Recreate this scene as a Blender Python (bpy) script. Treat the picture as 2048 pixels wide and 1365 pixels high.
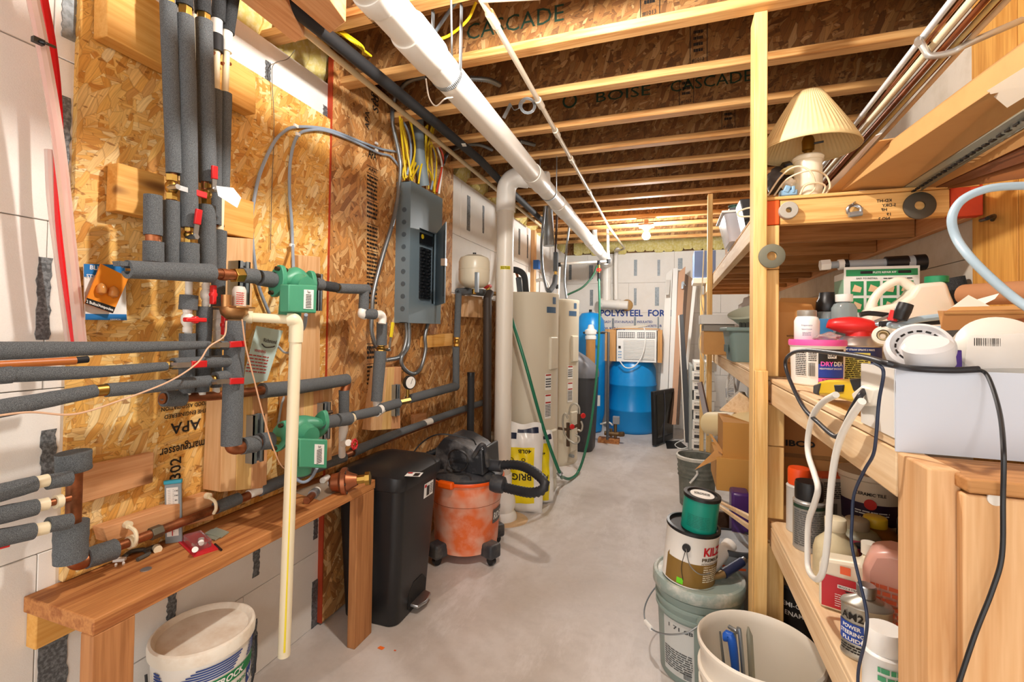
import bpy, bmesh, math, random
from mathutils import Vector as V, Matrix
random.seed(7)
for o in list(bpy.data.objects): bpy.data.objects.remove(o)
SC = bpy.context.scene; COL = SC.collection
# ---------------- camera (solved from the photograph's vanishing points) ----------------
FPX, YAW, PIT, ROL, CY, H = 930.967, .331867, .0180166, .0135473, 642.348, 1.35
_F = V((-math.sin(YAW)*math.cos(PIT), math.cos(YAW)*math.cos(PIT), math.sin(PIT)))
_R = V((math.cos(YAW), math.sin(YAW), 0)); _U = _R.cross(_F)
CR = math.cos(ROL)*_R+math.sin(ROL)*_U; CU = -math.sin(ROL)*_R+math.cos(ROL)*_U
cd = bpy.data.cameras.new('camera'); cam = bpy.data.objects.new('camera', cd); COL.objects.link(cam)
m = Matrix.Identity(4)
for i in range(3): m[i][0], m[i][1], m[i][2] = CR[i], CU[i], -_F[i]
m[0][3], m[1][3], m[2][3] = 0, 0, H
cam.matrix_world = m
cd.sensor_width = 36; cd.lens = FPX*36/2048; cd.shift_y = (CY-682.5)/2048; cd.clip_start = .02
SC.camera = cam
CAMP = V((0, 0, H))
def P(px, py, x=None, y=None, z=None):
    d = _F+CR*((px-1024)/FPX)-CU*((py-CY)/FPX)
    t = x/d.x if x is not None else y/d.y if y is not None else (z-H)/d.z
    return CAMP+d*t
def PW(px, py, w): return CAMP+(_F+CR*((px-1024)/FPX)-CU*((py-CY)/FPX))*w      # at a given depth
def mm(p): return (V(p)-CAMP).dot(_F)/FPX          # metres per pixel at a point
# ---------------- light ----------------
w = bpy.data.worlds.new('world'); SC.world = w; w.use_nodes = True
w.node_tree.nodes['Background'].inputs[0].default_value = (1, .97, .94, 1); w.node_tree.nodes['Background'].inputs[1].default_value = 1.75
SC.view_settings.view_transform = 'Standard'; SC.view_settings.look = 'None'; SC.view_settings.gamma = 1
SC.view_settings.use_curve_mapping = False; SC.view_settings.exposure = 0.68
def lamp(name, loc, power, color, radius):
    l = bpy.data.lights.new(name, 'POINT'); l.energy = power; l.color = color; l.shadow_soft_size = radius
    o = bpy.data.objects.new(name, l); COL.objects.link(o); o.location = loc; return o
lamp('bulb_light_near', (-.35, 1.22, 2.43), 50, (1, .95, .88), .035)
lamp('bulb_light_far', (-.26, 4.95, 2.33), 165, (1, .97, .93), .05)
lamp('fill_light_behind', (.1, -1.2, 2.2), 18, (1, .96, .92), .12)  # unseen fill lamp added behind the camera to soften the shadows
# ---------------- materials ----------------
def srgb(h):
    if not isinstance(h, str): return (*h, 1)
    c = [int(h[i:i+2], 16)/255 for i in (0, 2, 4)]
    return (*[x/12.92 if x <= .04045 else ((x+.055)/1.055)**2.4 for x in c], 1)
class N:
    def __init__(s, name):
        s.m = bpy.data.materials.new(name); s.m.use_nodes = True; s.t = s.m.node_tree; s.n = s.t.nodes; s.b = s.n['Principled BSDF']; s.l = s.t.links
    def add(s, typ, **k):
        n = s.n.new(typ)
        for a, v in k.items():
            if a.startswith('i_'): n.inputs[a[2:].replace('_', ' ')].default_value = v
            else: setattr(n, a, v)
        return n
    def link(s, a, b): s.l.new(a, b)
    def coord(s, scale=(1, 1, 1), rot=(0, 0, 0), rnd=True):
        tc = s.add('ShaderNodeTexCoord'); mp = s.add('ShaderNodeMapping'); mp.inputs['Scale'].default_value = scale; mp.inputs['Rotation'].default_value = rot
        s.link(tc.outputs['Object'], mp.inputs[0])
        if rnd:
            oi = s.add('ShaderNodeObjectInfo'); mu = s.add('ShaderNodeMath', operation='MULTIPLY'); mu.inputs[1].default_value = 37.
            s.link(oi.outputs['Random'], mu.inputs[0]); s.link(mu.outputs[0], mp.inputs['Location'])
        return mp.outputs[0]
    def ramp(s, fac, stops):
        r = s.add('ShaderNodeValToRGB'); e = r.color_ramp.elements
        while len(e) < len(stops): e.new(.5)
        for q, (p, c) in zip(e, stops): q.position = p; q.color = srgb(c) if isinstance(c, str) else c
        s.link(fac, r.inputs[0]); return r.outputs[0]
    def mix(s, fac, a, b, mode='MIX'):
        x = s.add('ShaderNodeMix', data_type='RGBA', blend_type=mode)
        for sock, v in ((x.inputs[0], fac), (x.inputs[6], a), (x.inputs[7], b)):
            if isinstance(v, (int, float)): sock.default_value = v
            elif isinstance(v, tuple): sock.default_value = v
            elif isinstance(v, str): sock.default_value = srgb(v)
            else: s.link(v, sock)
        return x.outputs[2]
    def noise(s, vec, scale, detail=3, rough=.5):
        n = s.add('ShaderNodeTexNoise'); n.inputs['Scale'].default_value = scale; n.inputs['Detail'].default_value = detail; n.inputs['Roughness'].default_value = rough
        s.link(vec, n.inputs['Vector']); return n.outputs[0]
    def bump(s, h, st, dist=.002):
        b = s.add('ShaderNodeBump'); b.inputs['Strength'].default_value = st; b.inputs['Distance'].default_value = dist
        s.link(h, b.inputs['Height']); s.link(b.outputs[0], s.b.inputs['Normal'])
MC = {}
def mat(col, rough=.5, metal=0, speck=0, sscale=300, spcol=None, dirt=0, dcol='6b5a48', bump=0, trans=0, alpha=1, emit=0, sub=0):
    key = (col, rough, metal, speck, sscale, spcol, dirt, dcol, bump, trans, alpha, emit, sub)
    if key in MC: return MC[key]
    n = N('m_%s_%d' % (col, len(MC))); b = n.b
    b.inputs['Base Color'].default_value = srgb(col); b.inputs['Roughness'].default_value = rough; b.inputs['Metallic'].default_value = metal
    c = srgb(col)
    if speck or dirt or bump:
        vec = n.coord()
        if speck:
            f = n.noise(vec, sscale, 2, .6); f2 = n.ramp(f, [(.42, (0, 0, 0, 1)), (.62, (speck, speck, speck, 1))]); c = n.mix(f2, c, spcol or 'ffffff')
        if dirt:
            g = n.noise(vec, 9, 5, .65); g2 = n.ramp(g, [(.45, (0, 0, 0, 1)), (.7, (dirt, dirt, dirt, 1))]); c = n.mix(g2, c, dcol)
        if not isinstance(c, tuple): n.link(c, b.inputs['Base Color'])
        if bump: n.bump(n.noise(vec, sscale, 3, .6), bump, .002)
    if trans: b.inputs['Transmission Weight'].default_value = trans; b.inputs['IOR'].default_value = 1.35
    if alpha < 1: b.inputs['Alpha'].default_value = alpha
    if sub: b.inputs['Subsurface Weight'].default_value = sub; b.inputs['Subsurface Scale'].default_value = .02
    if emit: b.inputs['Emission Color'].default_value = srgb(col); b.inputs['Emission Strength'].default_value = emit
    MC[key] = n.m; return n.m
def osb(name, cols, dark='5a3210', seam=1.0, s=1.0, rots=(.35, 2.2, 1.3, -.45, 2.8)):
    n = N(name); cur = None; hgt = None
    for k, (rot, sx) in enumerate(zip(rots, (1, 1.25, .9, 1.35, .85))):
        R = {'ShaderNodeVectorRotate': 1}
        tc = n.add('ShaderNodeTexCoord'); oi = n.add('ShaderNodeObjectInfo'); cb = n.add('ShaderNodeVectorMath', operation='MULTIPLY_ADD')
        n.link(tc.outputs['Object'], cb.inputs[0]); cb.inputs[1].default_value = (1, 1, 1)
        mu = n.add('ShaderNodeMath', operation='MULTIPLY'); mu.inputs[1].default_value = 37.; n.link(oi.outputs['Random'], mu.inputs[0]); n.link(mu.outputs[0], cb.inputs[2])
        # all boards stand in y-z or x-z planes: fold x into y so one rotation about x serves both
        sp = n.add('ShaderNodeSeparateXYZ'); n.link(cb.outputs[0], sp.inputs[0])
        ad = n.add('ShaderNodeMath', operation='ADD'); n.link(sp.outputs[0], ad.inputs[0]); n.link(sp.outputs[1], ad.inputs[1])
        cx = n.add('ShaderNodeCombineXYZ'); n.link(ad.outputs[0], cx.inputs[0]); n.link(sp.outputs[2], cx.inputs[1]); cx.inputs[2].default_value = k*3.3
        vr = n.add('ShaderNodeVectorRotate', rotation_type='Z_AXIS'); vr.inputs['Angle'].default_value = rot; n.link(cx.outputs[0], vr.inputs[0])
        wn = n.add('ShaderNodeTexNoise'); wn.inputs['Scale'].default_value = 5; n.link(vr.outputs[0], wn.inputs['Vector'])
        wv = n.add('ShaderNodeVectorMath', operation='MULTIPLY_ADD'); wv.inputs[1].default_value = (.05, .05, 0); n.link(wn.outputs['Color'], wv.inputs[0]); n.link(vr.outputs[0], wv.inputs[2])
        ms = n.add('ShaderNodeVectorMath', operation='MULTIPLY'); ms.inputs[1].default_value = (13*sx*s, 46*sx*s, 1); n.link(wv.outputs[0], ms.inputs[0])
        vo = n.add('ShaderNodeTexVoronoi', voronoi_dimensions='2D'); vo.inputs['Scale'].default_value = 1; n.link(ms.outputs[0], vo.inputs['Vector'])
        ve = n.add('ShaderNodeTexVoronoi', voronoi_dimensions='2D', feature='DISTANCE_TO_EDGE'); ve.inputs['Scale'].default_value = 1; n.link(ms.outputs[0], ve.inputs['Vector'])
        sc = n.add('ShaderNodeSeparateColor'); n.link(vo.outputs['Color'], sc.inputs[0])
        c = n.ramp(sc.outputs[0], [(i/(len(cols)-1), q) for i, q in enumerate(cols)])
        ed = n.ramp(ve.outputs['Distance'], [(0, (1, 1, 1, 1)), (.07, (0, 0, 0, 1))])
        gs = n.add('ShaderNodeVectorMath', operation='MULTIPLY'); gs.inputs[1].default_value = (14, 260, 1); n.link(wv.outputs[0], gs.inputs[0])
        gr = n.noise(gs.outputs[0], 1, 2); c = n.mix(n.ramp(gr, [(.35, (.0, 0, 0, 1)), (.75, (.35, .35, .35, 1))]), c, dark)
        c = n.mix(n.mix(1.0, ed, (.42*seam, .42*seam, .42*seam, 1), 'MULTIPLY'), c, dark)
        if cur is None: cur = c; hgt = sc.outputs[1]
        else:
            k2 = n.add('ShaderNodeMath', operation='GREATER_THAN'); k2.inputs[1].default_value = .56; n.link(sc.outputs[1], k2.inputs[0])
            cur = n.mix(k2.outputs[0], cur, c)
            hm = n.add('ShaderNodeMix', data_type='FLOAT'); n.link(k2.outputs[0], hm.inputs[0]); n.link(hgt, hm.inputs[2]); n.link(sc.outputs[0], hm.inputs[3]); hgt = hm.outputs[0]
    sp_ = n.noise(n.coord((26, 26, 60)), 1, 2, .7); cur = n.mix(n.ramp(sp_, [(.64, (0, 0, 0, 1)), (.7, (.75, .75, .75, 1))]), cur, dark); n.link(cur, n.b.inputs['Base Color']); n.b.inputs['Roughness'].default_value = .7; n.bump(hgt, .35, .0015); return n.m
def wood(name, c1, c2, axis='y', knots=True, rough=.68, dark='6a3d16'):
    n = N(name); sc = {'x': (1.2, 24, 24), 'y': (24, 1.2, 24), 'z': (24, 24, 1.2)}[axis]; kc = {'x': (3, 11, 11), 'y': (11, 3, 11), 'z': (11, 11, 3)}[axis]
    v = n.coord(sc); g = n.noise(v, 1, 4, .6); v2 = n.coord(tuple(q*6 for q in sc)); g2 = n.noise(v2, 1, 2, .5)
    c = n.ramp(g, [(.3, c2), (.5, c1), (.62, c2), (.7, c1)]); c = n.mix(n.ramp(g2, [(.45, (0, 0, 0, 1)), (.75, (.45, .45, .45, 1))]), c, c2)
    if knots:
        vk = n.add('ShaderNodeTexVoronoi'); vk.inputs['Scale'].default_value = .55; n.link(n.coord(kc), vk.inputs['Vector'])
        kd = n.ramp(vk.outputs['Distance'], [(0, (1, 1, 1, 1)), (.06, (.75, .75, .75, 1)), (.11, (.15, .15, .15, 1)), (.2, (0, 0, 0, 1))]); c = n.mix(kd, c, dark)
    n.link(c, n.b.inputs['Base Color']); n.b.inputs['Roughness'].default_value = rough; n.bump(g2, .15, .001); return n.m
OSB1 = osb('osb_yellow', rots=(.9, 2.5, 1.5, -.1, 2.0), s=1.45, cols=['eab256', 'f6c874', 'dea046', 'fadb96', 'cf8c36', 'f2be64', 'fde8b2'], dark='8a5218')
OSB2 = osb('osb_brown', rots=(1.3, 1.9, 1.6, .9, 2.3), cols=['c68a4a', 'dda05c', 'ac7038', 'ecbc7e', '98602e', 'd49c5a', 'f2cc94'], dark='5e3418', s=1.05)
OSB3 = osb('osb_joist', rots=(.9, 2.3, 1.5, -.3, 1.9), cols=['8a5a2c', '9c6a36', '7a4c22', 'b0824c', '66401c', '92622e', 'c09664'], dark='3c2410', s=1.25)
WX = wood('pine_x', 'e6ba74', 'c8904a', 'x'); WY = wood('pine_y', 'e2b070', 'c98f4c', 'y'); WZ = wood('pine_z', 'ecc684', 'd8a860', 'z')
WLX = wood('flange_x', 'e2b070', 'c08444', 'x', False); PY = wood('fir_y', 'dea878', 'c98c58', 'y'); PZ = wood('fir_z', 'dca676', 'c98a58', 'z')
BY = wood('yellowpine_y', 'e6b060', 'd2933c', 'y'); BZ = wood('yellowpine_z', 'e4b988', 'd09c66', 'z')
RY = wood('bench_y', 'c4864c', '965628', 'y', False, dark='3a1c0c'); RZ = wood('bench_z', 'bd8350', 'a0683a', 'z')
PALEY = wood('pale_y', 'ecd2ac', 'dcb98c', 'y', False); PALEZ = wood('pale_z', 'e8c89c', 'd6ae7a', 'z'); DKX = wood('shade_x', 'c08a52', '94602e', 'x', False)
FOAM = mat('464a4d', .95, speck=.55, sscale=800, spcol='8d9296', bump=.5)
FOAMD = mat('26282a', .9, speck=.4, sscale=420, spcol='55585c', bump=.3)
ICF = mat('ece8e2', .85, speck=.12, sscale=500, spcol='c8c2ba', dirt=.12, dcol='cabfae', bump=.2)
COP = mat('a86a48', .45, .9, dirt=.9, dcol='5c3a26'); BRASS = mat('b8924a', .35, 1, dirt=.3, dcol='5f4a20'); STEEL = mat('b8bcc0', .35, 1)
GALV = mat('a4acb2', .45, .8, dirt=.3, dcol='70767a'); PVC = mat('eeebe4', .35); CPVC = mat('ece0c0', .4); RED = mat('c01a1e', .4); REDB = mat('d8282a', .35)
GREEN = mat('4a9c7a', .4, dirt=.15, dcol='2c6048'); BLACK = mat('16171a', .4); BLKM = mat('1e1f22', .7); WHITE = mat('f2f2ee', .5); CARD = mat('c49257', .85, dirt=.2, dcol='a8763e')
CARDD = mat('a87440', .85); GREY = mat('6e7980', .45); DARK = mat('0a0a0b', .6); WIREY = mat('e8c81c', .45); WIREB = mat('93a2b4', .5); ORANGE = mat('ec7034', .5, speck=.75, sscale=7, spcol='e8b8a0', dirt=.5, dcol='f0c8b4')
LETK = mat('1c1814', .8); LETR = mat('b42a20', .7); LETB = mat('1a3f8e', .7); LETG = mat('128048', .6); PAPER = mat('e9e9e6', .8)
# ---------------- mesh builder ----------------
def frame(d):
    d = V(d).normalized(); a = V((0, 0, 1)) if abs(d.z) < .9 else V((1, 0, 0))
    u = a.cross(d).normalized(); return u, d.cross(u)
def catmull(pts, k=6):
    pts = [V(p) for p in pts]
    if len(pts) < 3: return pts
    q = [pts[0]*2-pts[1]]+pts+[pts[-1]*2-pts[-2]]; out = []
    for i in range(1, len(q)-2):
        a, b, c, d = q[i-1:i+3]
        for j in range(k):
            t = j/k; out.append(.5*((2*b)+(c-a)*t+(2*a-5*b+4*c-d)*t*t+(3*b-a-3*c+d)*t**3))
    return out+[pts[-1]]
class G:
    def __init__(s): s.v = []; s.f = []; s.mi = []; s.cur = 0
    def mt(s, i): s.cur = i; return s
    def face(s, idx): s.f.append(idx); s.mi.append(s.cur)
    def poly(s, pts): b = len(s.v); s.v += [V(p) for p in pts]; s.face(list(range(b, b+len(pts)))); return s
    def box(s, x0, x1, y0, y1, z0, z1, M=None):
        b = len(s.v); p = [V((x, y, z)) for z in (z0, z1) for x, y in ((x0, y0), (x1, y0), (x1, y1), (x0, y1))]
        s.v += [M @ q for q in p] if M else p
        for f in ((3, 2, 1, 0), (4, 5, 6, 7), (0, 1, 5, 4), (1, 2, 6, 5), (2, 3, 7, 6), (3, 0, 4, 7)): s.face([b+i for i in f])
        return s
    def prism(s, pts, vec):
        b = len(s.v); n = len(pts); vec = V(vec); s.v += [V(p) for p in pts]+[V(p)+vec for p in pts]
        s.face(list(range(b+n-1, b-1, -1))); s.face(list(range(b+n, b+2*n)))
        for i in range(n): j = (i+1) % n; s.face([b+i, b+j, b+n+j, b+n+i])
        return s
    def ring(s, c, u, w, r, n, ph=0):
        b = len(s.v); s.v += [c+u*(r*math.cos(ph+2*math.pi*i/n))+w*(r*math.sin(ph+2*math.pi*i/n)) for i in range(n)]; return b
    def tube(s, pts, r, n=14, k=6, cap=True, sm=True, closed=False):
        rs = r if isinstance(r, (list, tuple)) else [r]*len(pts)
        if sm and len(pts) > 2:
            np_ = catmull(pts, k); rr = []
            for i in range(len(pts)-1):
                for j in range(k): rr.append(rs[i]+(rs[i+1]-rs[i])*j/k)
            rs = rr+[rs[-1]]; pts = np_
        pts = [V(p) for p in pts]; u = None; prev = None
        for i, p in enumerate(pts):
            d = (pts[min(i+1, len(pts)-1)]-pts[max(i-1, 0)])
            if d.length < 1e-9: d = V((0, 0, 1))
            d.normalize()
            if u is None: u, w = frame(d)
            else:
                u = u-d*u.dot(d)
                u = u.normalized() if u.length > 1e-6 else frame(d)[0]
                w = d.cross(u)
            b = s.ring(p, u, w, rs[i], n)
            if prev is not None:
                for j in range(n): k2 = (j+1) % n; s.face([prev+j, prev+k2, b+k2, b+j])
            elif cap: s.face([b+j for j in range(n-1, -1, -1)])
            prev = b
        if cap: s.face([prev+j for j in range(n)])
        return s
    def cyl(s, a, b, r, r2=None, n=20, cap=True): return s.tube([a, b], [r, r if r2 is None else r2], n, cap=cap)
    def lathe(s, o, prof, n=32, ax=(0, 0, 1), M=None, sx=1, sy=1, cap=True):
        o = V(o); ax = V(ax).normalized(); u, w = (V((1, 0, 0)), V((0, 1, 0))) if abs(ax.z) > .999 else frame(ax); prev = None
        for i, (r, z) in enumerate(prof):
            b = len(s.v)
            for j in range(n):
                a = 2*math.pi*j/n; q = o+u*(r*sx*math.cos(a))+w*(r*sy*math.sin(a))+ax*z; s.v.append(M @ q if M else q)
            if prev is not None:
                for j in range(n): k = (j+1) % n; s.face([prev+j, prev+k, b+k, b+j])
            elif cap: s.face([b+j for j in range(n-1, -1, -1)])
            prev = b
        if cap: s.face([prev+j for j in range(n)])
        return s
    def grid(s, fn, nu, nv, th=0):
        b = len(s.v)
        for j in range(nv+1):
            for i in range(nu+1): s.v.append(V(fn(i/nu, j/nv)))
        for j in range(nv):
            for i in range(nu): a = b+j*(nu+1)+i; s.face([a, a+1, a+nu+2, a+nu+1])
        return s
    def make(s, name, mats, parent=None, label=None, cat=None, group=None, kind=None, bevel=0, sharp=38, flat=False, solid=0, seg=2):
        xs = [p.x for p in s.v]; ys = [p.y for p in s.v]; zs = [p.z for p in s.v]
        o = V(((min(xs)+max(xs))/2, (min(ys)+max(ys))/2, min(zs)))
        me = bpy.data.meshes.new(name); me.from_pydata([tuple(p-o) for p in s.v], [], s.f)
        for mt_ in (mats if isinstance(mats, (list, tuple)) else [mats]): me.materials.append(mt_)
        me.polygons.foreach_set('material_index', s.mi)
        if not flat:
            me.polygons.foreach_set('use_smooth', [True]*len(me.polygons)); me.set_sharp_from_angle(angle=math.radians(sharp))
        me.update(); ob = bpy.data.objects.new(name, me); COL.objects.link(ob)
        if parent is not None: ob.parent = parent; ob.location = o-WL[parent.name]
        else: ob.location = o
        WL[ob.name] = o
        if bevel: b = ob.modifiers.new('bevel', 'BEVEL'); b.width = bevel; b.segments = seg; b.limit_method = 'ANGLE'; b.angle_limit = math.radians(40)
        if solid: b = ob.modifiers.new('solid', 'SOLIDIFY'); b.thickness = solid
        tag(ob, label, cat, group, kind); return ob
WL = {}
def tag(o, label=None, cat=None, group=None, kind=None):
    for k, v in (('label', label), ('category', cat), ('group', group), ('kind', kind)):
        if v: o[k] = v
    return o
def thing(name, label, cat, loc, group=None, kind=None):
    o = bpy.data.objects.new(name, None); o.empty_display_size = .05; COL.objects.link(o); o.location = loc; WL[o.name] = V(loc); return tag(o, label, cat, group, kind)
def dup(root, dloc, label=None, group=None):
    def cp(o, par):
        c = o.copy(); COL.objects.link(c); c.parent = par; WL[c.name] = WL[o.name]+V(dloc)
        for ch in [q for q in bpy.data.objects if q.parent == o]: cp(ch, c)
        return c
    r = cp(root, None); r.location = root.location+V(dloc)
    if label: r['label'] = label
    if group: r['group'] = group
    return r
_fc = {}
def textmesh(s, bold=0):
    if (s, bold) in _fc: return _fc[(s, bold)]
    c = bpy.data.curves.new('t', 'FONT'); c.body = s; c.size = 1; c.align_x = 'CENTER'; c.align_y = 'CENTER'; c.offset = bold; c.resolution_u = 2
    o = bpy.data.objects.new('t', c); me = bpy.data.meshes.new_from_object(o)
    vs = [(v.co.x, v.co.y) for v in me.vertices]; fs = [list(p.vertices) for p in me.polygons]
    bpy.data.objects.remove(o); bpy.data.meshes.remove(me); bpy.data.curves.remove(c); _fc[(s, bold)] = (vs, fs); return vs, fs
def addtext(g, s, fn, u, v, size, wid=None, bold=.012, rot=0, flip=False, shear=0):
    vs, fs = textmesh(s, bold)
    if not vs: return
    w0 = max(p[0] for p in vs)-min(p[0] for p in vs); sx = (wid/w0 if wid else size); b = len(g.v); c, sn = math.cos(rot), math.sin(rot)
    for x, y in vs:
        x = (x+shear*y)*sx*(-1 if flip else 1); y *= size; g.v.append(V(fn(u+x*c-y*sn, v+x*sn+y*c)))
    for f in fs: g.face([b+i for i in f])
def planemap(o, du, dv, off=.001):
    o, du, dv = V(o), V(du).normalized(), V(dv).normalized(); n = du.cross(dv)*off; return lambda u, v: o+du*u+dv*v+n
def cylmap(M, rad, ph, off=.001):
    def f(u, v):
        r = (rad(v) if callable(rad) else rad)+off; a = ph+u/r; return M @ V((r*math.cos(a), r*math.sin(a), v))
    return f
def patch(g, fn, u0, u1, v0, v1, nu=8, nv=1): g.grid(lambda a, b: fn(u0+(u1-u0)*a, v0+(v1-v0)*b), nu, nv)
def textlines(g, fn, u0, u1, v0, v1, n, rnd=random, hh=.5):      # rows of tiny unreadable print, as broken bars
    dv = (v1-v0)/n
    for i in range(n):
        u = u0; v = v1-dv*(i+.5)
        while u < u1-.001:
            L = min(rnd.uniform(.06, .3)*(u1-u0), u1-u); patch(g, fn, u, u+L*.85, v-dv*hh/2, v+dv*hh/2, 2); u += L
def barcode(g, fn, u0, u1, v0, v1):
    u = u0
    while u < u1: q = random.uniform(.015, .05)*(u1-u0); patch(g, fn, u, u+q, v0, v1, 1); u += q+random.uniform(.02, .05)*(u1-u0)
# ================= setting =================
XF, XW, XR, YB, ZC = -1.514, -1.496, .955, 6.90, 2.497      # foam face, OSB face, right wall, back wall, joist underside
def concrete():
    n = N('concrete'); v = n.coord(rnd=False)
    a = n.noise(v, 1.6, 6, .6); b = n.noise(v, 12, 6, .7); c = n.ramp(a, [(.3, 'b8aea4'), (.5, 'cdc6c0'), (.7, 'dad6d4')])
    c = n.mix(n.ramp(b, [(.45, (0, 0, 0, 1)), (.75, (.35, .35, .35, 1))]), c, 'a8a09a'); s = n.noise(n.coord((1, .35, 1), (0, 0, .2), False), 3.2, 8, .75)
    c = n.mix(n.ramp(s, [(.52, (0, 0, 0, 1)), (.62, (.4, .4, .4, 1))]), c, 'e8e4e2'); n.link(c, n.b.inputs['Base Color'])
    n.link(n.ramp(a, [(.3, (.35, .35, .35, 1)), (.7, (.6, .6, .6, 1))]), n.b.inputs['Roughness']); n.bump(b, .12, .003); return n.m
G().box(XF-.15, XR+.15, -2.2, YB+.2, -.1, 0).make('floor', concrete(), kind='structure')
# left wall: concrete forms in courses of foam blocks
wl = G().box(XF-.15, XF-.012, -2.2, YB+.15, 0, 2.48).make('wall_left', mat('b8b2a8', .9), kind='structure')
wb = G().box(XF-.1, XR+.1, YB+.012, YB+.15, 0, 2.48).make('wall_back', mat('b8b2a8', .9), kind='structure')
wr = G().box(XR+.012, XR+.15, -2.2, YB+.15, 0, 2.48).make('wall_right', mat('b8b2a8', .9), kind='structure')
ZS = [0, .334, .765, 1.181, 1.612, 2.043, 2.476]
for r in range(6):
    z0, z1 = ZS[r]+.0012, ZS[r+1]-.0012
    ys = [-2.2]+[(1.345 if r % 2 == 0 else .735)+1.22*k for k in range(-2, 6)]+[YB]
    ys = sorted(y for y in ys if -2.2 <= y <= YB)
    for a, b in zip(ys, ys[1:]):
        if b-a > .05: G().box(XF-.05, XF, a+.001, b-.001, z0, z1).make('foam_block', ICF, wl, bevel=.0015, seg=1)
    xs = sorted([XF]+[x for x in [(-1.2 if r % 2 else -.6)+1.22*k for k in range(-1, 3)] if XF < x < XR]+[XR])
    for a, b in zip(xs, xs[1:]):
        if b-a > .05: G().box(a+.001, b-.001, YB, YB+.05, z0, z1).make('foam_block', ICF, wb, bevel=.0015, seg=1)
    for a, b in zip(ys, ys[1:]):
        if b-a > .05: G().box(XR, XR+.05, a+.001, b-.001, z0, z1).make('foam_block', mat('d9cfc0', .9, dirt=.4, dcol='b7a88e', bump=.3), wr, bevel=.0015, seg=1)
# exposed web strips in the foam: (px0, px1, ytop, ybot, plane)
STR = mat('56595c', .5, .3, speck=.5, sscale=120, spcol='9aa0a4', bump=.6)
SIL = mat('90979c', .55, .5, speck=.5, sscale=60, spcol='5d6262', bump=.8)
def wstrip(x0, x1, t, b, m_=STR):
    p = P(x0, (t+b)/2, x=XF); q = P(x1, (t+b)/2, x=XF); zt = P((x0+x1)/2, t, x=XF).z; zb = P((x0+x1)/2, b, x=XF).z
    n = 14; g = G(); J = [random.uniform(-.003, .003) for _ in range(2*n+2)]
    pts = [(XF-.004, p.y+J[i], zb+(zt-zb)*i/n) for i in range(n+1)]+[(XF-.004, q.y+J[n+i], zt-(zt-zb)*i/n) for i in range(n+1)]
    g.prism(pts[::-1], (.0065, 0, 0)).make('web_strip', m_, wl)
for a in [(125, 152, -30, 80, SIL), (120, 139, 193, 383), (72, 101, 515, 680), (81, 111, 860, 950), (77, 133, 1262, 1420), (334, 351, 1180, 1238), (506, 518, 1100, 1153),
          (502, 513, 1242, 1348), (627, 635, 1035, 1078), (623, 641, 1160, 1257), (530, 541, 123, 166), (646, 654, 212, 238), (934, 940, 392, 462), (965, 968, 412, 467),
          (1037, 1040, 458, 510), (1054, 1056, 470, 517)]: wstrip(*a)
def bstrip(x0, x1, t, b):
    p = P(x0, t, y=YB); q = P(x1, b, y=YB); g = G()
    g.box(p.x, q.x, YB-.003, YB+.004, q.z, p.z)
    k = int((p.z-q.z)/.035)
    for i in range(k): z = q.z+(i+.5)*.035; g.box(p.x+.008, q.x-.008, YB-.006, YB-.001, z-.006, z+.006, Matrix.Translation((0, 0, 0)))
    g.make('web_strip', SIL, wb)
for a in [(1268, 1274, 520, 552), (1315, 1320, 520, 552), (1356, 1365, 517, 538), (1178, 1186, 531, 558), (1268, 1273, 577, 611), (1310, 1318, 575, 612), (1180, 1186, 580, 612),
          (1224, 1228, 637, 658), (1268, 1272, 634, 652), (1315, 1318, 634, 658), (1138, 1143, 530, 560)]: bstrip(*a)
# printed words on the back wall foam
def bw(s, x0, x1, yt, yb_, m_=LETB, name='lettering', bold=.02):
    p = P(x0, yt, y=YB); q = P(x1, yb_, y=YB); g = G(); fn = planemap((0, YB, 0), (1, 0, 0), (0, 0, 1), .0015)
    addtext(g, s, fn, (p.x+q.x)/2, (p.z+q.z)/2, (p.z-q.z)/.72, q.x-p.x, bold); g.make(name, m_, wb)
bw('POLYSTEEL  FORMS', 1200, 1352, 621, 634, bold=.03); bw('EASY', 1207, 1222, 642, 647); bw('STAY-IN-PLACE', 1229, 1267, 642, 647); bw('INSULATED', 1274, 1305, 642, 647)
bw('CONCRETE', 1287, 1313, 650, 655); bw('B', 1319, 1323, 650, 655); bw('800-977-3676', 1204, 1250, 655, 662)
# yellow batts over the wall tops
INS = mat('d9c877', .95, speck=.5, sscale=40, spcol='f0e8c0', dirt=.4, dcol='b09a4c', bump=1)
def batt(x0, x1, y0, y1, z0, z1, n, name='insulation_batt', axis='y', mt_=INS):
    g = G(); L = (y1-y0) if axis == 'y' else (x1-x0); st = L/n
    for i in range(n):
        a = (y0 if axis == 'y' else x0)+i*st; bz = random.uniform(-.02, .02)
        g.lathe((0, 0, 0), [(.0, -.5), (.42, -.46), (.5, -.3), (.5, .3), (.42, .46), (0, .5)], 10, (0, 1, 0) if axis == 'y' else (1, 0, 0), sx=1, sy=1,
                M=Matrix.Translation(((x0+x1)/2, a+st/2, (z0+z1)/2+bz) if axis == 'y' else (a+st/2, (y0+y1)/2, (z0+z1)/2+bz)) @ Matrix.Diagonal(((x1-x0)*random.uniform(.9, 1.25), st*1.1, (z1-z0)*1.1, 1) if axis == 'y' else (st*1.1, (y1-y0)*1.2, (z1-z0)*1.1, 1)))
    o = g.make(name, mt_, wl if axis == 'y' else wb, kind='stuff'); return o
batt(XF-.14, XF-.02, .9, 1.78, 2.485, 2.76, 7); batt(XF-.13, XF+.01, 3.15, 6.8, 2.482, 2.75, 26); batt(-1.4, .9, YB-.06, YB+.02, 2.482, 2.76, 18, axis='x')
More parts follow.
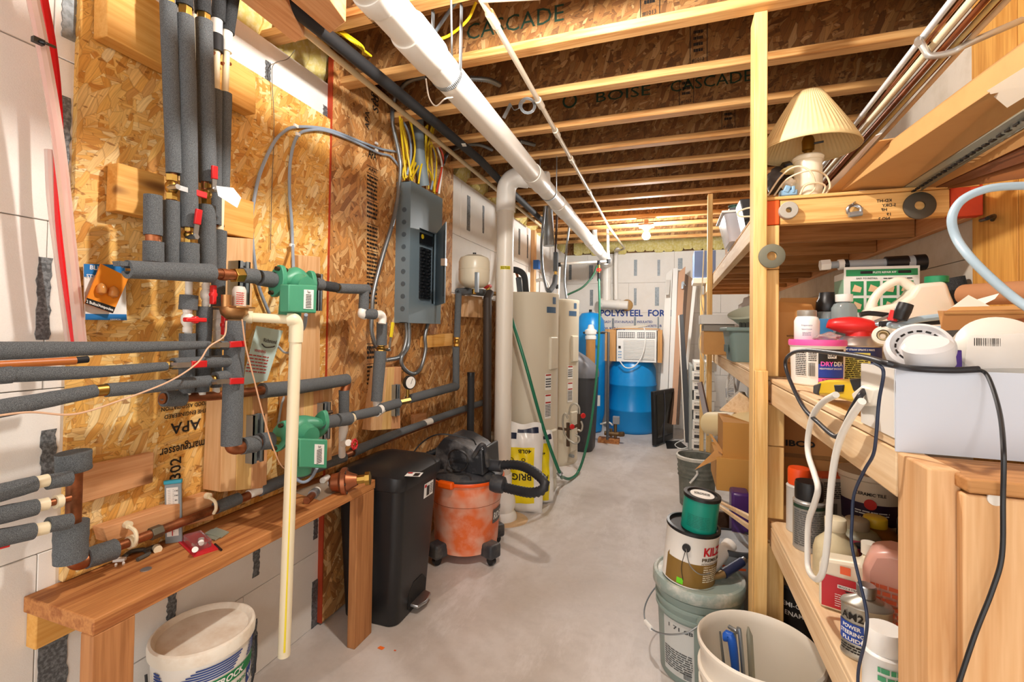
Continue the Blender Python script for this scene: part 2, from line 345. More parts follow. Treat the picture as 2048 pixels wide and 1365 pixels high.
# ceiling: subfloor on I-joists
ce = G().box(XF-.16, XR+.16, -2.2, YB+.2, ZC+.28, ZC+.31).make('ceiling', OSB3, kind='structure')
FL = wood('flange_bottom', 'dca266', 'c38446', 'x', False)
TXT = mat('1e3a2a', .9); NB = 0
JY = [1.819+.383*k for k in range(-10, 14)]
for k, y in enumerate(JY):
    if y < -2.1 or y > 6.2: continue
    j = G().box(XF-.14, XR+.14, y-.006, y+.006, ZC+.03, ZC+.26).make('i_joist', OSB3, ce)
    G().box(XF-.14, XR+.14, y-.03, y+.03, ZC, ZC+.036).make('bottom_flange', WLX, j, bevel=.003, seg=1)
    G().box(XF-.14, XR+.14, y-.03, y+.03, ZC+.25, ZC+.28).make('top_flange', WLX, j)
    fn = planemap((0, y-.006, ZC), (1, 0, 0), (0, 0, 1), .0012); g = G()
    if k == 10: p = P(1028, 35, y=y); addtext(g, 'CASCADE', fn, p.x, .13, .1, P(1125, 20, y=y).x-P(932, 45, y=y).x, .0)
    if k == 12:
        p, q, o_ = P(1245, 190, y=y), P(1420, 165, y=y), P(1140, 203, y=y); addtext(g, 'BOISE', fn, p.x, p.z-ZC, .08, P(1300, 180, y=y).x-P(1192, 198, y=y).x, .0); addtext(g, 'CASCADE', fn, q.x, q.z-ZC, .085, P(1503, 155, y=y).x-P(1340, 178, y=y).x, .0); g.grid(lambda a, b: fn(o_.x+(.03+.012*b)*math.cos(a*6.283), o_.z-ZC+(.03+.012*b)*math.sin(a*6.283)), 20, 1)
    if g.v: g.make('lettering', TXT, j)
    g = G(); xx = (-.09, .1, .06, .3, .55)[k % 5]
    patch(g, fn, xx-.035, xx-.032, .04, .25, 1); patch(g, fn, xx+.035, xx+.038, .04, .25, 1); addtext(g, '#1013', fn, xx, .06, .022, .05); addtext(g, '#1013', fn, xx, .225, .022, .05); textlines(g, fn, xx-.02, xx+.02, .09, .2, 4)
    if y < 4: g.make('grade_stamp', LETK, j)
# rim board above the left wall (behind the joist ends)
G().box(XF-.17, XF-.142, -2.2, YB, 2.48, ZC+.28).make('rim_board', OSB3, ce)
G().box(XR+.142, XR+.17, -2.2, YB, 2.48, ZC+.28).make('rim_board', OSB3, ce)
G().box(XF-.14, XR+.14, YB+.06, YB+.09, 2.48, ZC+.28).make('rim_board', OSB3, ce)
# OSB sheets on the left wall
def L(px, py, off=0): return P(px, py, x=XW+off)
y0 = L(146, 500).y; y1 = L(653, 700).y; zt = L(600, 201).z
G().box(XF, XW, y0, y1-.003, .676, zt).make('wall_left_sheathing', OSB1, wl)
s2 = G().box(XF, XW+.006, y1, 2.36, .01, 2.62).make('wall_left_sheathing', OSB2, wl)
G().box(XF, XW+.0075, y1-.006, y1-.0005, .01, 2.60).make('painted_edge', mat('b23c18', .6, dirt=.3, dcol='8a3a1c'), wl)
G().box(XF, XW+.002, 2.364, 3.0, .01, 2.62).make('wall_left_sheathing', OSB2, wl)
G().box(XF, XW+.002, 3.004, 4.22, .01, 1.60).make('wall_left_sheathing', OSB2, wl)
# grade stamps printed on the sheets
def wtext(lines, px, py, h, off=.0085, rot=0, mt_=LETK, wid=None, nm='grade_stamp', flip=False):
    c = L(px, py, off); g = G(); fn = planemap(c, (0, 1, 0), (0, 0, 1), .0005)
    n = len(lines); sg = 1
    for i, s in enumerate(lines):
        t = s[0]; sz = s[1]; vv = s[2]; ww = s[3] if len(s) > 3 else None; addtext(g, t, fn, -vv*math.sin(rot), vv*math.cos(rot), sz, ww, .012, rot, flip)
    g.make(nm, mt_, wl)
# upside-down stamp on the yellow sheet
wtext([('APA', .05, 0, .1), ('THE ENGINEERED', .018, -.04, .14), ('WOOD ASSOCIATION', .018, -.065, .16), ('RATED SHEATHING', .02, -.1, .13), ('SIZED FOR SPACING', .016, -.13, .13), ('Smartguesser', .04, .07, .16), ('EXPOSURE 1', .02, -.2, .12)], 372, 852, 1, .0015, math.pi)
wtext([('302', .05, 0, .07)], 352, 938, 1, .0015, 1.57)
fnv = planemap((XW+.0065, 0, 0), (0, 1, 0), (0, 0, 1), .0006)
g = G()
for (py0, py1) in [(300, 322), (338, 345), (352, 400), (405, 440), (452, 500), (505, 560), (565, 610), (690, 720), (730, 770), (780, 830), (840, 860)]:
    a, b = P(745, py0, x=XW+.007), P(745, py1, x=XW+.007); yc = a.y
    if py1-py0 < 25: addtext(g, 'APA' if py0 > 600 else 'APA', fnv, yc, (a.z+b.z)/2, (a.z-b.z)*1.1, .07, .03)
    else: textlines(g, fnv, yc-.045, yc+.045, b.z, a.z, max(3, int((a.z-b.z)/.02)))
    patch(g, fnv, yc-.05, yc+.05, a.z+.004, a.z+.007, 1)
for px, py, s, sz in [(735, 240, 'APA', .05), (752, 208, 'Std', .07), (747, 190, 'APA', .05), (752, 492, 'THIS SIDE UP', .018), (742, 700, '24/16', .03)]:
    a = P(px, py, x=XW+.007); addtext(g, s, fnv, a.y, a.z, sz, None, .015, 1.57 if sz > .04 else 0)
g.make('grade_stamp', LETK, wl)
# ================= left wall: blocks, pipes, pumps =================
def block(name, q, off, thick, m_, label=None, par=None, cat='block', grp=None, bev=.003):
    """q: four corners (px) of the front face on the plane XW+off, clockwise from top left"""
    pts = [L(x, y, off) for x, y in q]
    return G().prism(pts, (-thick, 0, 0)).make(name, m_, par, label, cat if label else None, grp, bevel=bev, seg=2)
WB = [('upper long pine board across the pipe wall behind the highest pipes', [(215, -75), (512, 153), (512, 229), (213, 71)], .06, .055, BY),
      ('middle long pine board behind the upright pipes at lever height', [(236, 325), (508, 404), (508, 479), (232, 421)], .05, .045, BY),
      ('upright pink-brown stud behind the upper green pump inlet', [(452, 474), (507, 478), (503, 660), (447, 662)], .05, .045, BZ),
      ('upright stud behind the upper green pump outlet', [(598, 510), (641, 514), (640, 772), (596, 772)], .045, .04, BZ),
      ('small pine block on the wall carrying a copper pipe clamp under the grey panel', [(856, 672), (907, 667), (905, 692), (855, 696)], .06, .055, BY),
      ('pine block under the beige expansion tank', [(929, 592), (965, 594), (965, 636), (927, 634)], .07, .06, BZ),
      ('weathered low board on the yellow sheathing left of the thermometer', [(163, 936), (309, 905), (306, 966), (165, 1008)], .03, .025, PY),
      ('low pine board with pipe clamps behind the thermometer', [(205, 1057), (428, 986), (428, 1040), (213, 1085)], .05, .045, PY),
      ('short pine offcut on the wall above the long low pipe', [(829, 830), (854, 826), (853, 848), (828, 852)], .03, .025, PY)]
for l_, q, off, th, m_ in WB: block('wall_block', q, off, th, m_, l_)
def studs(q, n, off, th, label):
    t = thing('stud_pack', label, 'wood blocks', L(q[3][0], q[3][1], 0))
    (a, b, c, d) = q
    for i in range(n):
        f0, f1 = i/n, (i+1)/n; lx = lambda p, r, f: (p[0]+(r[0]-p[0])*f, p[1]+(r[1]-p[1])*f)
        block('stud', [lx(a, b, f0), lx(a, b, f1), lx(d, c, f1), lx(d, c, f0)], off, th, (BZ, WZ, PZ)[i % 3], par=t, bev=.0025)
studs([(447, 800), (536, 788), (534, 976), (440, 985)], 3, .085, .08, 'three short studs side by side behind the lower pump inlet')
studs([(590, 780), (665, 776), (664, 925), (586, 935)], 4, .085, .08, 'four short studs side by side behind the lower green pump')
studs([(762, 737), (803, 734), (801, 858), (745, 862)], 3, .07, .065, 'short pine studs behind the pipe right of the lower pump')
# unistrut channels
def strut(px, t, b, hw, off, label):
    a, c = L(px, t, off), L(px, b, off); w_ = hw*mm(a); g = G()
    g.box(XW+.04, a.x, a.y-w_, a.y-w_*.8, c.z, a.z); g.box(XW+.04, a.x, a.y+w_*.8, a.y+w_, c.z, a.z)
    g.box(a.x-.004, a.x, a.y-w_, a.y-w_*.3, c.z, a.z); g.box(a.x-.004, a.x, a.y+w_*.3, a.y+w_, c.z, a.z); g.box(a.x-.024, a.x-.02, a.y-w_*.8, a.y+w_*.8, c.z, a.z)
    g.make('strut_channel', GALV, None, label, 'bracket', 'galvanised strut channels')
for a in [(490, 523, 610, 13, .1, 'galvanised strut channel left of the upper pump'), (641, 548, 622, 7, .1, 'galvanised strut channel right of the upper pump'), (519, 830, 925, 13, .12, 'galvanised strut channel left of the lower pump'),
          (655, 806, 880, 10, .12, 'galvanised strut channel right of the lower pump'), (797, 770, 832, 7, .1, 'galvanised strut channel by the gauge')]: strut(*a)
RNG = mat('1c6d52', .4)
class Run:
    """one pipe run: a thing with sleeves, fittings and valves as its parts, laid on planes off metres from the wall"""
    def __init__(s, label, px, py, off=.13, name='insulated_pipe', cat='pipe', group=None): s.off = off; s.t = thing(name, label, cat, L(px, py, off), group)
    def p(s, q): return L(q[0], q[1], q[2] if len(q) > 2 else s.off)
    def tube(s, name, pts, hw, m_, n=18, k=6, sm=True):
        ps = [s.p(q) for q in pts]; r = [h*mm(p) for h, p in zip(hw if isinstance(hw, (list, tuple)) else [hw]*len(ps), ps)]
        return G().tube(ps, r, n, k, sm=sm).make(name, m_, s.t)
    def sleeve(s, pts, hw, m_=None):
        ps = [s.p(q) for q in pts]; r = [h*mm(p) for h, p in zip(hw if isinstance(hw, (list, tuple)) else [hw]*len(ps), ps)]
        if len(ps) > 2: P2 = catmull(ps, 5); R2 = [r[0]+(r[-1]-r[0])*i/(len(P2)-1) for i in range(len(P2))]
        else: P2 = [ps[0].lerp(ps[1], i/8) for i in range(9)]; R2 = [(r[0]+(r[1]-r[0])*i/8) for i in range(9)]
        # an open slit-foam tube: outer skin, end ring set in, slight lumps
        R2 = [q*(1+random.uniform(-.02, .02)) for q in R2]; g = G(); d0 = (P2[0]-P2[1]).normalized(); d1 = (P2[-1]-P2[-2]).normalized()
        g.tube([P2[0]-d0*.004, P2[0]-d0*.004, P2[0]]+P2[1:-1]+[P2[-1], P2[-1]-d1*.004, P2[-1]-d1*.004][:3], [R2[0]*.55, R2[0]*.55, R2[0]]+R2[1:-1]+[R2[-1], R2[-1]*.55, R2[-1]*.55], 22, sm=False)
        return g.make('foam_sleeve', m_ or FOAM, s.t, sharp=60)
    def nut(s, a, b, hw, m_=None, name='fitting', n=6): 
        A, B = s.p(a), s.p(b); r = hw*mm(A); return G().cyl(A, B, r, n=n).make(name, m_ or BRASS, s.t, bevel=.0012)
    def valve(s, a, b, hw, piv, tip, m_=None, lever='red', dz=.03):
        A, B = s.p(a), s.p(b); r = hw*mm(A); d = (B-A); g = G()
        g.cyl(A, A+d*.25, r*.95, n=6); g.lathe(A+d*.25, [(r*.6, 0), (r*.95, d.length*.12), (r*1.05, d.length*.25), (r*.95, d.length*.38), (r*.6, d.length*.5)], 16, d); g.cyl(A+d*.75, B, r*.95, n=6)
        v = g.make('valve_body', m_ or BRASS, s.t)
        if piv:
            p0 = L(piv[0], piv[1], s.off+dz); p1 = L(tip[0], tip[1], s.off+dz+.008); ax = (p1-p0); ln = ax.length; ax.normalize(); side = ax.cross(V((1, 0, 0))).normalized(); nx = V((1, 0, 0))
            def bar(f0, f1, w_, t_, lift=0): q = [p0+ax*ln*f+side*w_*sg+nx*lift for f, sg in ((f0, -1), (f1, -1), (f1, 1), (f0, 1))]; return G().prism(q, nx*t_)
            bar(0, .5, .007, .003).make('lever', STEEL, v); G().cyl(p0-nx*.03, p0+nx*.008, .008, n=6).make('stem_nut', STEEL, v)
            bar(.45, 1, .0095, .008, -.002).make('lever_grip', RED if lever == 'red' else mat('e6cf1e', .4), v, bevel=.002)
    def tvalve(s, c, hw, hh, m_=None, vert=True, hx=0):
        a = s.p((c[0], c[1]-hh)); b = s.p((c[0], c[1]+hh)); r = hw*mm(a); d = b-a; g = G(); W_ = CPVC if m_ is None else m_
        g.lathe(a, [(r*.8, 0), (r*.8, d.length*.2), (r*.65, d.length*.22), (r*1.05, d.length*.38), (r*1.1, d.length*.5), (r*1.05, d.length*.62), (r*.65, d.length*.78), (r*.8, d.length*.8), (r*.8, d.length)], 20, d)
        mid = (a+b)/2; g.cyl(mid, mid+V((r*1.5, 0, 0)), r*.6); v = g.make('valve_body', PVC, s.t)
        k = mid+V((r*1.5, 0, 0)); e = V((0, 1, 0)) if not vert else V((0, 0, 1)); g = G(); g.cyl(k, k+V((.016, 0, 0)), r*.7); g.box(-.007, .011, -r*.42, r*.42, -r*2.0, r*2.0, Matrix.Translation(k+V((.006, 0, 0))) @ (Matrix.Rotation(0 if vert else math.pi/2, 4, 'X')))
        g.make('t_handle', REDB, v, bevel=.003)
# --- upright pipes at the upper left
r = Run('leftmost of the tall upright insulated pipes, with red lever valve', 340, 530)
r.tube('pipe', [(336, -20), (349, 345), (343, 402), (343, 530)], 7, COP, sm=False); r.nut((335, -6), (336, 9), 13); r.sleeve([(337, 8), (350, 348)], [15, 15]); r.sleeve([(343, 403), (343, 528)], [15, 15])
r.valve((343, 350), (343, 400), 11, (352, 374), (412, 392)); 
r = Run('second tall upright insulated pipe with a red lever pointing up', 375, 530, .15)
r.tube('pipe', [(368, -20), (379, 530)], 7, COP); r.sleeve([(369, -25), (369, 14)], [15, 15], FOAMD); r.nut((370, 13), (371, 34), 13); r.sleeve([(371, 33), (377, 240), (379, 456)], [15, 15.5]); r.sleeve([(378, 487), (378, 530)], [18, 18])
r.valve((379, 456), (379, 486), 10, (390, 474), (397, 419))
r = Run('third tall upright insulated pipe, its valve carrying a white paper tag', 415, 535, .14)
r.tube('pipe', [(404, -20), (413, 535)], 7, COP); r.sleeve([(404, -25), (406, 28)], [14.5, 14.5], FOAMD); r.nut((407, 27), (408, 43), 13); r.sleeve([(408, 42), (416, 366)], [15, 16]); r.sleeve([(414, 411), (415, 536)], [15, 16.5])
r.valve((412, 368), (412, 409), 10, (428, 380), (428, 332))
g = G(); a = [L(432, 372, .19), L(466, 376, .2), L(482, 396, .2), L(474, 416, .21), L(436, 392, .19)]; g.prism(a, (.0012, 0, 0)); tg = g.make('paper_tag', WHITE, r.t, 'white paper valve tag')
g = G(); fn = planemap(L(452, 386, .2065), L(474, 400, .21)-L(440, 380, .2), V((0, 0, 1)), .001); barcode(g, fn, -.012, .012, -.012, .008)
r = Run('thin cream pipe with white couplings and black tape, behind the third upright', 432, 640, .1)
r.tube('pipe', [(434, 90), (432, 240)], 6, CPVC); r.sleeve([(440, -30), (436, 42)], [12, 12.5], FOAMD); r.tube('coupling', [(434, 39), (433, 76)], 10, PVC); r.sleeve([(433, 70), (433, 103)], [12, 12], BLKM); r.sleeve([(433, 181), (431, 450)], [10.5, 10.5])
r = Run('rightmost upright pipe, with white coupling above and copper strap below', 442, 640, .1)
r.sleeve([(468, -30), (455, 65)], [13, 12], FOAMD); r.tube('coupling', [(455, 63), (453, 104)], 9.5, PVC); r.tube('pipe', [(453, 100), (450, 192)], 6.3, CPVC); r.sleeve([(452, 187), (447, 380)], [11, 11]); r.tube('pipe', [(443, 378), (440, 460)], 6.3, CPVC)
r.sleeve([(440, 462), (435, 634)], [12.5, 12.5])
for x, y in ((452, 127), (432, 106), (438, 451)): r.tube('copper_strap', [(x-9, y), (x+9, y+1)], 3.4, COP, 8)
r = Run('bare cream pipe running between two upright insulated pipes', 385, 600, .06, 'cream_pipe'); r.tube('pipe', [(390, 30), (384, 460)], 4.5, CPVC)
r = Run('short upright foam sleeve stub left of the tall pipes with a copper ring', 306, 522, .14); r.sleeve([(306, 391), (306, 471)], [15.5, 16]); r.tube('pipe', [(306, 468), (307, 490)], 13, COP); r.sleeve([(307, 484), (307, 524)], [17.5, 17.5])
# --- lower cream pipes with red tee handles
r = Run('cream pipe with a white ball valve and a level red handle', 376, 780, .13, 'valved_pipe'); r.tube('pipe', [(378, 560), (374, 790)], 6.5, PVC); r.sleeve([(378, 591), (376, 620)], [16, 16]); r.tvalve((375, 640), 10.5, 25, vert=False); r.sleeve([(375, 667), (373, 786)], [14.5, 13.5])
r = Run('cream pipe with white ball valve and upright red handle under the header pipe', 410, 780, .13, 'valved_pipe'); r.tube('pipe', [(413, 560), (404, 790)], 6.5, PVC); r.tvalve((412, 590), 9.5, 22); r.sleeve([(410, 614), (403, 784)], [14, 13.5])
r = Run('cream pipe with scribbled white ball valve and upright red handle nearest the thick riser', 436, 780, .12, 'valved_pipe'); r.tube('pipe', [(434, 620), (432, 790)], 6.5, PVC); r.tvalve((434, 650), 10, 21); r.sleeve([(433, 690), (432, 775)], [10, 10])
# --- header with open foam end and upper pump line
r = Run('large header sleeve with an open end feeding the upper green pump', 330, 560, .19, 'header_pipe')
a, b = L(254, 539, .19), L(423, 547, .19); ra, rb = 18.5*mm(a), 19*mm(b); g = G(); ax = (b-a).normalized(); u = V((1, 0, 0)); w_ = ax.cross(u)
for (q0, q1) in ((ra, rb),):
    prev = None; prof = [(a, ra*.55), (a, ra), (a.lerp(b, .3), ra*1.0), (a.lerp(b, .6), (ra+rb)/2), (b, rb), (b, rb*.4)]; prof = [(a+ax*.06, ra*.52)]+prof
    for c, rr in prof:
        s0 = len(g.v); g.v += [c+u*(rr*math.cos(t))+w_*(rr*math.sin(t)) for t in [.25+(2*math.pi-.5)*i/24+math.pi for i in range(25)]]
        if prev is not None:
            for i in range(24): g.face([prev+i, prev+i+1, s0+i+1, s0+i])
        prev = s0
g.make('foam_sleeve', FOAM, r.t, solid=.003, sharp=50); g = G(); g.prism([L(240, 522, .2), L(282, 527, .2), L(283, 534, .2), L(243, 532, .2)], (-.03, 0, 0)).make('foam_flap', FOAM, r.t)
r.tube('pipe', [(420, 547), (472, 551)], 10.5, COP); r.tube('joint', [(441, 549), (452, 550)], 12, COP); r.nut((466, 551), (484, 551), 15); r.sleeve([(483, 551), (511, 553)], [15, 15]); r.nut((508, 553), (520, 554), 8); r.sleeve([(518, 556), (546, 560)], [16, 16])
r.sleeve([(628, 568), (643, 570)], [12, 12]); r.sleeve([(643, 571), (671, 575)], [10, 10], FOAMD); r.nut((668, 575), (678, 576), 7); r.sleeve([(676, 577), (734, 579)], [10, 10]); r.sleeve([(728, 573), (728, 600), (727, 619)], [9.5, 10]); r.tube('elbow', [(727, 617), (723, 628), (730, 632)], 8, PVC, 14)
r.sleeve([(726, 628), (750, 629, .21)], [10, 10.5]); r.tube('elbow', [(748, 630, .21), (760, 629, .21), (765, 636, .21), (764, 648, .21)], 8, PVC, 14)
r = Run('right-hand upright insulated pipe with a yellow lever valve below the pump outlet', 757, 815, .17); r.sleeve([(764, 645), (763, 691)], [10.5, 10.5]); r.valve((763, 689), (762, 704), 9, (778, 700), (785, 645), lever='yellow'); r.sleeve([(761, 703), (753, 803)], [12, 11]); r.tube('tee', [(753, 800), (756, 818)], 8, PVC, 14)
# --- middle copper line
r = Run('copper line crossing the wall into a thick foam sleeve with an elbow down', 520, 790, .12, 'copper_pipe'); r.tube('pipe', [(345, 797), (445, 791), (525, 781)], 9, COP); r.tube('open_end', [(324, 798), (352, 797)], 11, COP)
r.sleeve([(327, 798), (366, 797)], [16, 16]); r.sleeve([(524, 782), (600, 774), (693, 760)], [15.5, 13.5]); r.tube('elbow', [(688, 760), (693, 767), (689, 784)], 9, COP); r.sleeve([(688, 781), (688, 826)], [10, 10])
r.tube('orange_pipe', [(-40, 732), (150, 722)], 8, mat('c87436', .4)); r.tube('cap', [(142, 722), (175, 719)], 7, BLKM)
# --- three long sleeves reaching toward the camera, and the thick riser
r = Run('thick upright riser joining the three long level pipes', 470, 890, .21, 'riser_pipe'); r.sleeve([(471, 642), (467, 760), (463, 890)], [18, 19]); r.tube('elbow', [(462, 878), (464, 893), (472, 897), (487, 895)], 12.5, COP)
r.sleeve([(484, 893), (512, 888)], [16.5, 16.5]); r.nut((510, 888), (520, 887), 11, COP, n=16); r.sleeve([(518, 884), (540, 882)], [17, 17]); r.nut((537, 880), (556, 882), 9)
r.sleeve([(642, 846), (670, 842)], [13, 13]); r.nut((668, 842), (676, 840), 7); r.sleeve([(674, 841), (698, 838)], [13, 13]); r.tube('coupling', [(696, 838), (706, 836)], 9, CPVC); r.sleeve([(705, 833), (756, 822)], [9.5, 9.5]); r.tube('tee', [(752, 826), (764, 818)], 9, PVC, 14)
r.sleeve([(762, 817), (796, 807)], [9.5, 9.5]); r.nut((795, 806), (818, 801), 6.5)
r = Run('uppermost of the three long level foam-covered pipes, with red lever', 0, 700, .21); r.sleeve([(-60, 704), (200, 697), (418, 690)], [21, 9.5]); r.valve((416, 691), (440, 691), 8, (432, 691), (488, 688)); r.sleeve([(438, 691), (470, 692)], [9, 9])
r = Run('middle of the three long level foam-covered pipes, with red lever', 0, 752, .21); r.sleeve([(-60, 757), (22, 750)], [17, 17]); r.sleeve([(18, 750), (200, 744), (332, 733)], [16, 10]); r.valve((330, 731), (352, 730), 8.5, (355, 731), (412, 728)); r.sleeve([(345, 728), (465, 722)], [11.5, 12.5])
r = Run('lowest of the three long level foam-covered pipes, with red lever', 0, 818, .21); r.sleeve([(-60, 829), (80, 803), (190, 782)], [21, 14]); r.tube('coupling', [(186, 783), (214, 780)], 12, BRASS, 16); r.sleeve([(212, 781), (330, 771), (418, 762)], [14, 12]); r.valve((416, 762), (436, 759), 9, (434, 764), (486, 762)); r.sleeve([(430, 757), (466, 752)], [13, 13])
# --- pipe to gauge and expansion tank
r = Run('insulated pipe rising from the pressure gauge to the expansion tank', 860, 790, .12); r.sleeve([(817, 799), (912, 773)], [9, 8.5]); r.sleeve([(911, 776), (912, 768), (912, 694)], [7, 7]); r.valve((913, 693), (914, 674), 6, None, None); r.sleeve([(914, 675), (917, 588)], [6.5, 6.5]); r.sleeve([(916, 584), (940, 583), (968, 586)], [7.5, 7.5])
r.nut((966, 586), (990, 588), 5); r.nut((976, 588), (976, 574), 5); r.tube('stopcock', [(970, 574), (980, 573)], 4, REDB, 8)
g = G(); c = L(816, 765, .15); g.lathe(c-V((0, 0, 0)), [(.036, 0), (.038, .004), (.038, .02), (.034, .022)], 28, (1, -.35, 0)); ga = thing('pressure_gauge', 'round dial pressure gauge standing on the pipe beside the grey panel conduits', 'gauge', c-V((0, 0, .1)))
g.make('case', BLACK, ga); ax = V((1, -.35, 0)).normalized(); g = G(); g.lathe(c+ax*.0222, [(.001, 0), (.032, 0), (.032, .0006)], 28, ax).make('dial', WHITE, ga); G().tube([c+ax*.024+V((0, 0, -.008)), c+ax*.024+V((.004, .01, .02))], .001, 6).make('needle', BLACK, ga); G().cyl(c-V((0, 0, .038)), c-V((0, 0, .1)), .009, n=8).make('stem', BRASS, ga)
# --- low long pipe near the bench
r = Run('long low pipe along the wall behind the bench, partly foam covered', 480, 1000, .07); r.tube('pipe', [(231, 1096), (320, 1062), (470, 1003), (720, 900), (960, 810)], [9, 9, 8.5, 7, 5], COP)
r.sleeve([(172, 1118), (229, 1099)], [20, 20]); r.tube('elbow', [(146, 1100), (148, 1120), (160, 1126), (178, 1118)], 14, COP); r.nut((300, 1070), (322, 1061), 13, mat('6f6a5c', .5, .8)); r.nut((256, 1087), (268, 1082), 13, CPVC, 'clamp', 16)
r.sleeve([(432, 1016), (477, 998)], [12.5, 12]); r.tube('coupling', [(497, 990), (519, 981)], 9.5, PVC, 14); r.sleeve([(519, 981), (600, 948), (688, 915)], [12.5, 11]); r.sleeve([(705, 905), (780, 873), (848, 848)], [10, 8]); r.tube('coupling', [(847, 848), (862, 843)], 7, PVC, 14); r.sleeve([(861, 842), (930, 818), (978, 802)], [7.5, 6.5])
for x, y in ((263, 1078), (423, 1016)):
    g = G(); c = L(x, y, .075); g.tube([c+V((-.012, -.0, .032)), c+V((.014, 0, .022)), c+V((.02, 0, 0)), c+V((.01, 0, -.018))], .005, 8); g.cyl(c+V((-.024, 0, .036)), c+V((-.01, 0, .036)), .01); g.make('pipe_clip', CPVC, r.t)
r = Run('copper riser with torn foam cuffs at the far left above the bench', 146, 1100, .1, 'copper_riser'); r.sleeve([(147, 905), (148, 942)], [28, 28]); r.tube('pipe', [(150, 925), (146, 1060)], 13, COP); r.sleeve([(143, 1046), (141, 1122)], [28, 27])
for lb, pts, cc in [('upper short foam-covered branch pipe at the far left', [(-25, 993), (70, 968)], (964, 961, 961)), ('middle short foam-covered branch pipe at the far left', [(-25, 1037), (72, 1015)], (1013, 1010, None)), ('lower short foam-covered branch pipe at the far left', [(-25, 1082), (66, 1063)], (1057, 1050, 1047))]:
    r = Run(lb, 30, pts[0][1], .14, 'branch_pipe'); y = pts[1][1]; r.sleeve(pts, [19, 16]); r.tube('coupling', [(68, y-1), (95, y-7)], 12.5, CPVC, 16); r.tube('pipe', [(90, y-6), (140, y-18)], 7, COP)
    if cc[2]: r.sleeve([(95, cc[2]+4), (140, cc[2]-4)], [15, 15])
    else: r.tube('clamp', [(110, y-10), (123, y-13)], 13, CPVC, 16)
    if y != 1015: r.tube('lever_grip', [(-20, y+38), (18, y+28)], 4, REDB, 8)
# --- circulator pumps
def pump(label, vc, off, fl, frr, mx0, my0, mx1, my1):
    c = L(vc[0], vc[1], off); t = thing('circulator_pump', label, 'pump', c-V((0, 0, .1))); k = mm(c); g = G()
    a, b = L(fl[0], fl[1], off), L(frr[0], frr[1], off); ax = (b-a).normalized()
    g.tube([a+ax*.01, a.lerp(c, .5)+V((0, 0, .005)), c+V((0, 0, .02)), c.lerp(b, .5)+V((0, 0, .012)), b-ax*.01], [.02, .026, .036, .028, .02], 20)
    g.lathe(c+V((.0, 0, -.01)), [(.02, -.04), (.042, -.03), (.048, 0), (.044, .03), (.036, .045), (.036, .06)], 28, (1, -.1, -.12)); g.make('volute', GREEN, t)
    for q, sg in ((a, 1), (b, -1)):
        u = V((1, 0, 0)); w_ = ax.cross(u).normalized(); g = G(); pts = []
        for i in range(24):
            th = 2*math.pi*i/24; rr = .034+.024*abs(math.cos(th))**3; pts.append(q+(V((0, 0, 1))*.96+u*.3).normalized()*(rr*math.cos(th))+(u*.96-V((0, 0, 1))*.3).normalized()*(min(rr, .036)*math.sin(th)))
        g.prism(pts, ax*.02*sg).make('flange', GREEN, t, bevel=.002); d = (V((0, 0, 1))*.96+u*.3).normalized()
        for s2 in (-1, 1): G().cyl(q+d*.043*s2-ax*.012, q+d*.043*s2+ax*.035, .008, n=6).make('flange_bolt', mat('5b4634', .5, .8), t)
    # motor can and terminal box
    m0 = L(mx0+4, (my0+my1)/2+4, off+.055); G().lathe(m0+V((.0, .0, -.01)), [(.03, -.055), (.036, -.05), (.038, .05), (.03, .06)], 24, (.2, -.1, 1)).make('motor_can', GREEN, t)
    A = [L(mx0, my0, off+.12), L(mx1, my0+2, off+.12), L(mx1-2, my1, off+.12), L(mx0, my1-3, off+.12)]; bx = G().prism(A, (-.04, 0, 0)).make('terminal_box', GREEN, t, bevel=.004)
    g = G(); ln = [L(mx1-38*(mx1-mx0)/52, my0+22, off+.1212), L(mx1-8, my0+24, off+.1212), L(mx1-10, my1-14, off+.1212), L(mx1-38*(mx1-mx0)/52, my1-16, off+.1212)]; ln = [q for q in ln]
    w0, w1 = mx0+(mx1-mx0)*.52, mx0+(mx1-mx0)*.86; h0, h1 = my0+(my1-my0)*.18, my0+(my1-my0)*.86
    nm = G().prism([L(w0, h0, off+.1205), L(w1, h0+1, off+.1205), L(w1-1, h1, off+.1205), L(w0-1, h1-1, off+.1205)], (.0012, 0, 0)).make('name_plate', PAPER, bx)
    o = L((w0+w1)/2, (h0+h1)/2, off+.122); fn = planemap(o, (0, 1, 0), (0, 0, 1), .0006); ww = (w1-w0)*k*.36; hh = (h1-h0)*k*.42; g = G(); addtext(g, 'Taco', fn, 0, hh*.82, hh*.4, ww*1.2); textlines(g, fn, -ww, ww, -hh, hh*.6, 9); g.make('lettering', LETK, bx)
pump('upper green cast-iron circulator pump with square terminal box', (590, 565), .2, (551, 562), (620, 572), 578, 569, 635, 627)
pump('lower green cast-iron circulator pump nearer the bench', (600, 862), .2, (558, 874), (645, 848), 600, 878, 656, 938)
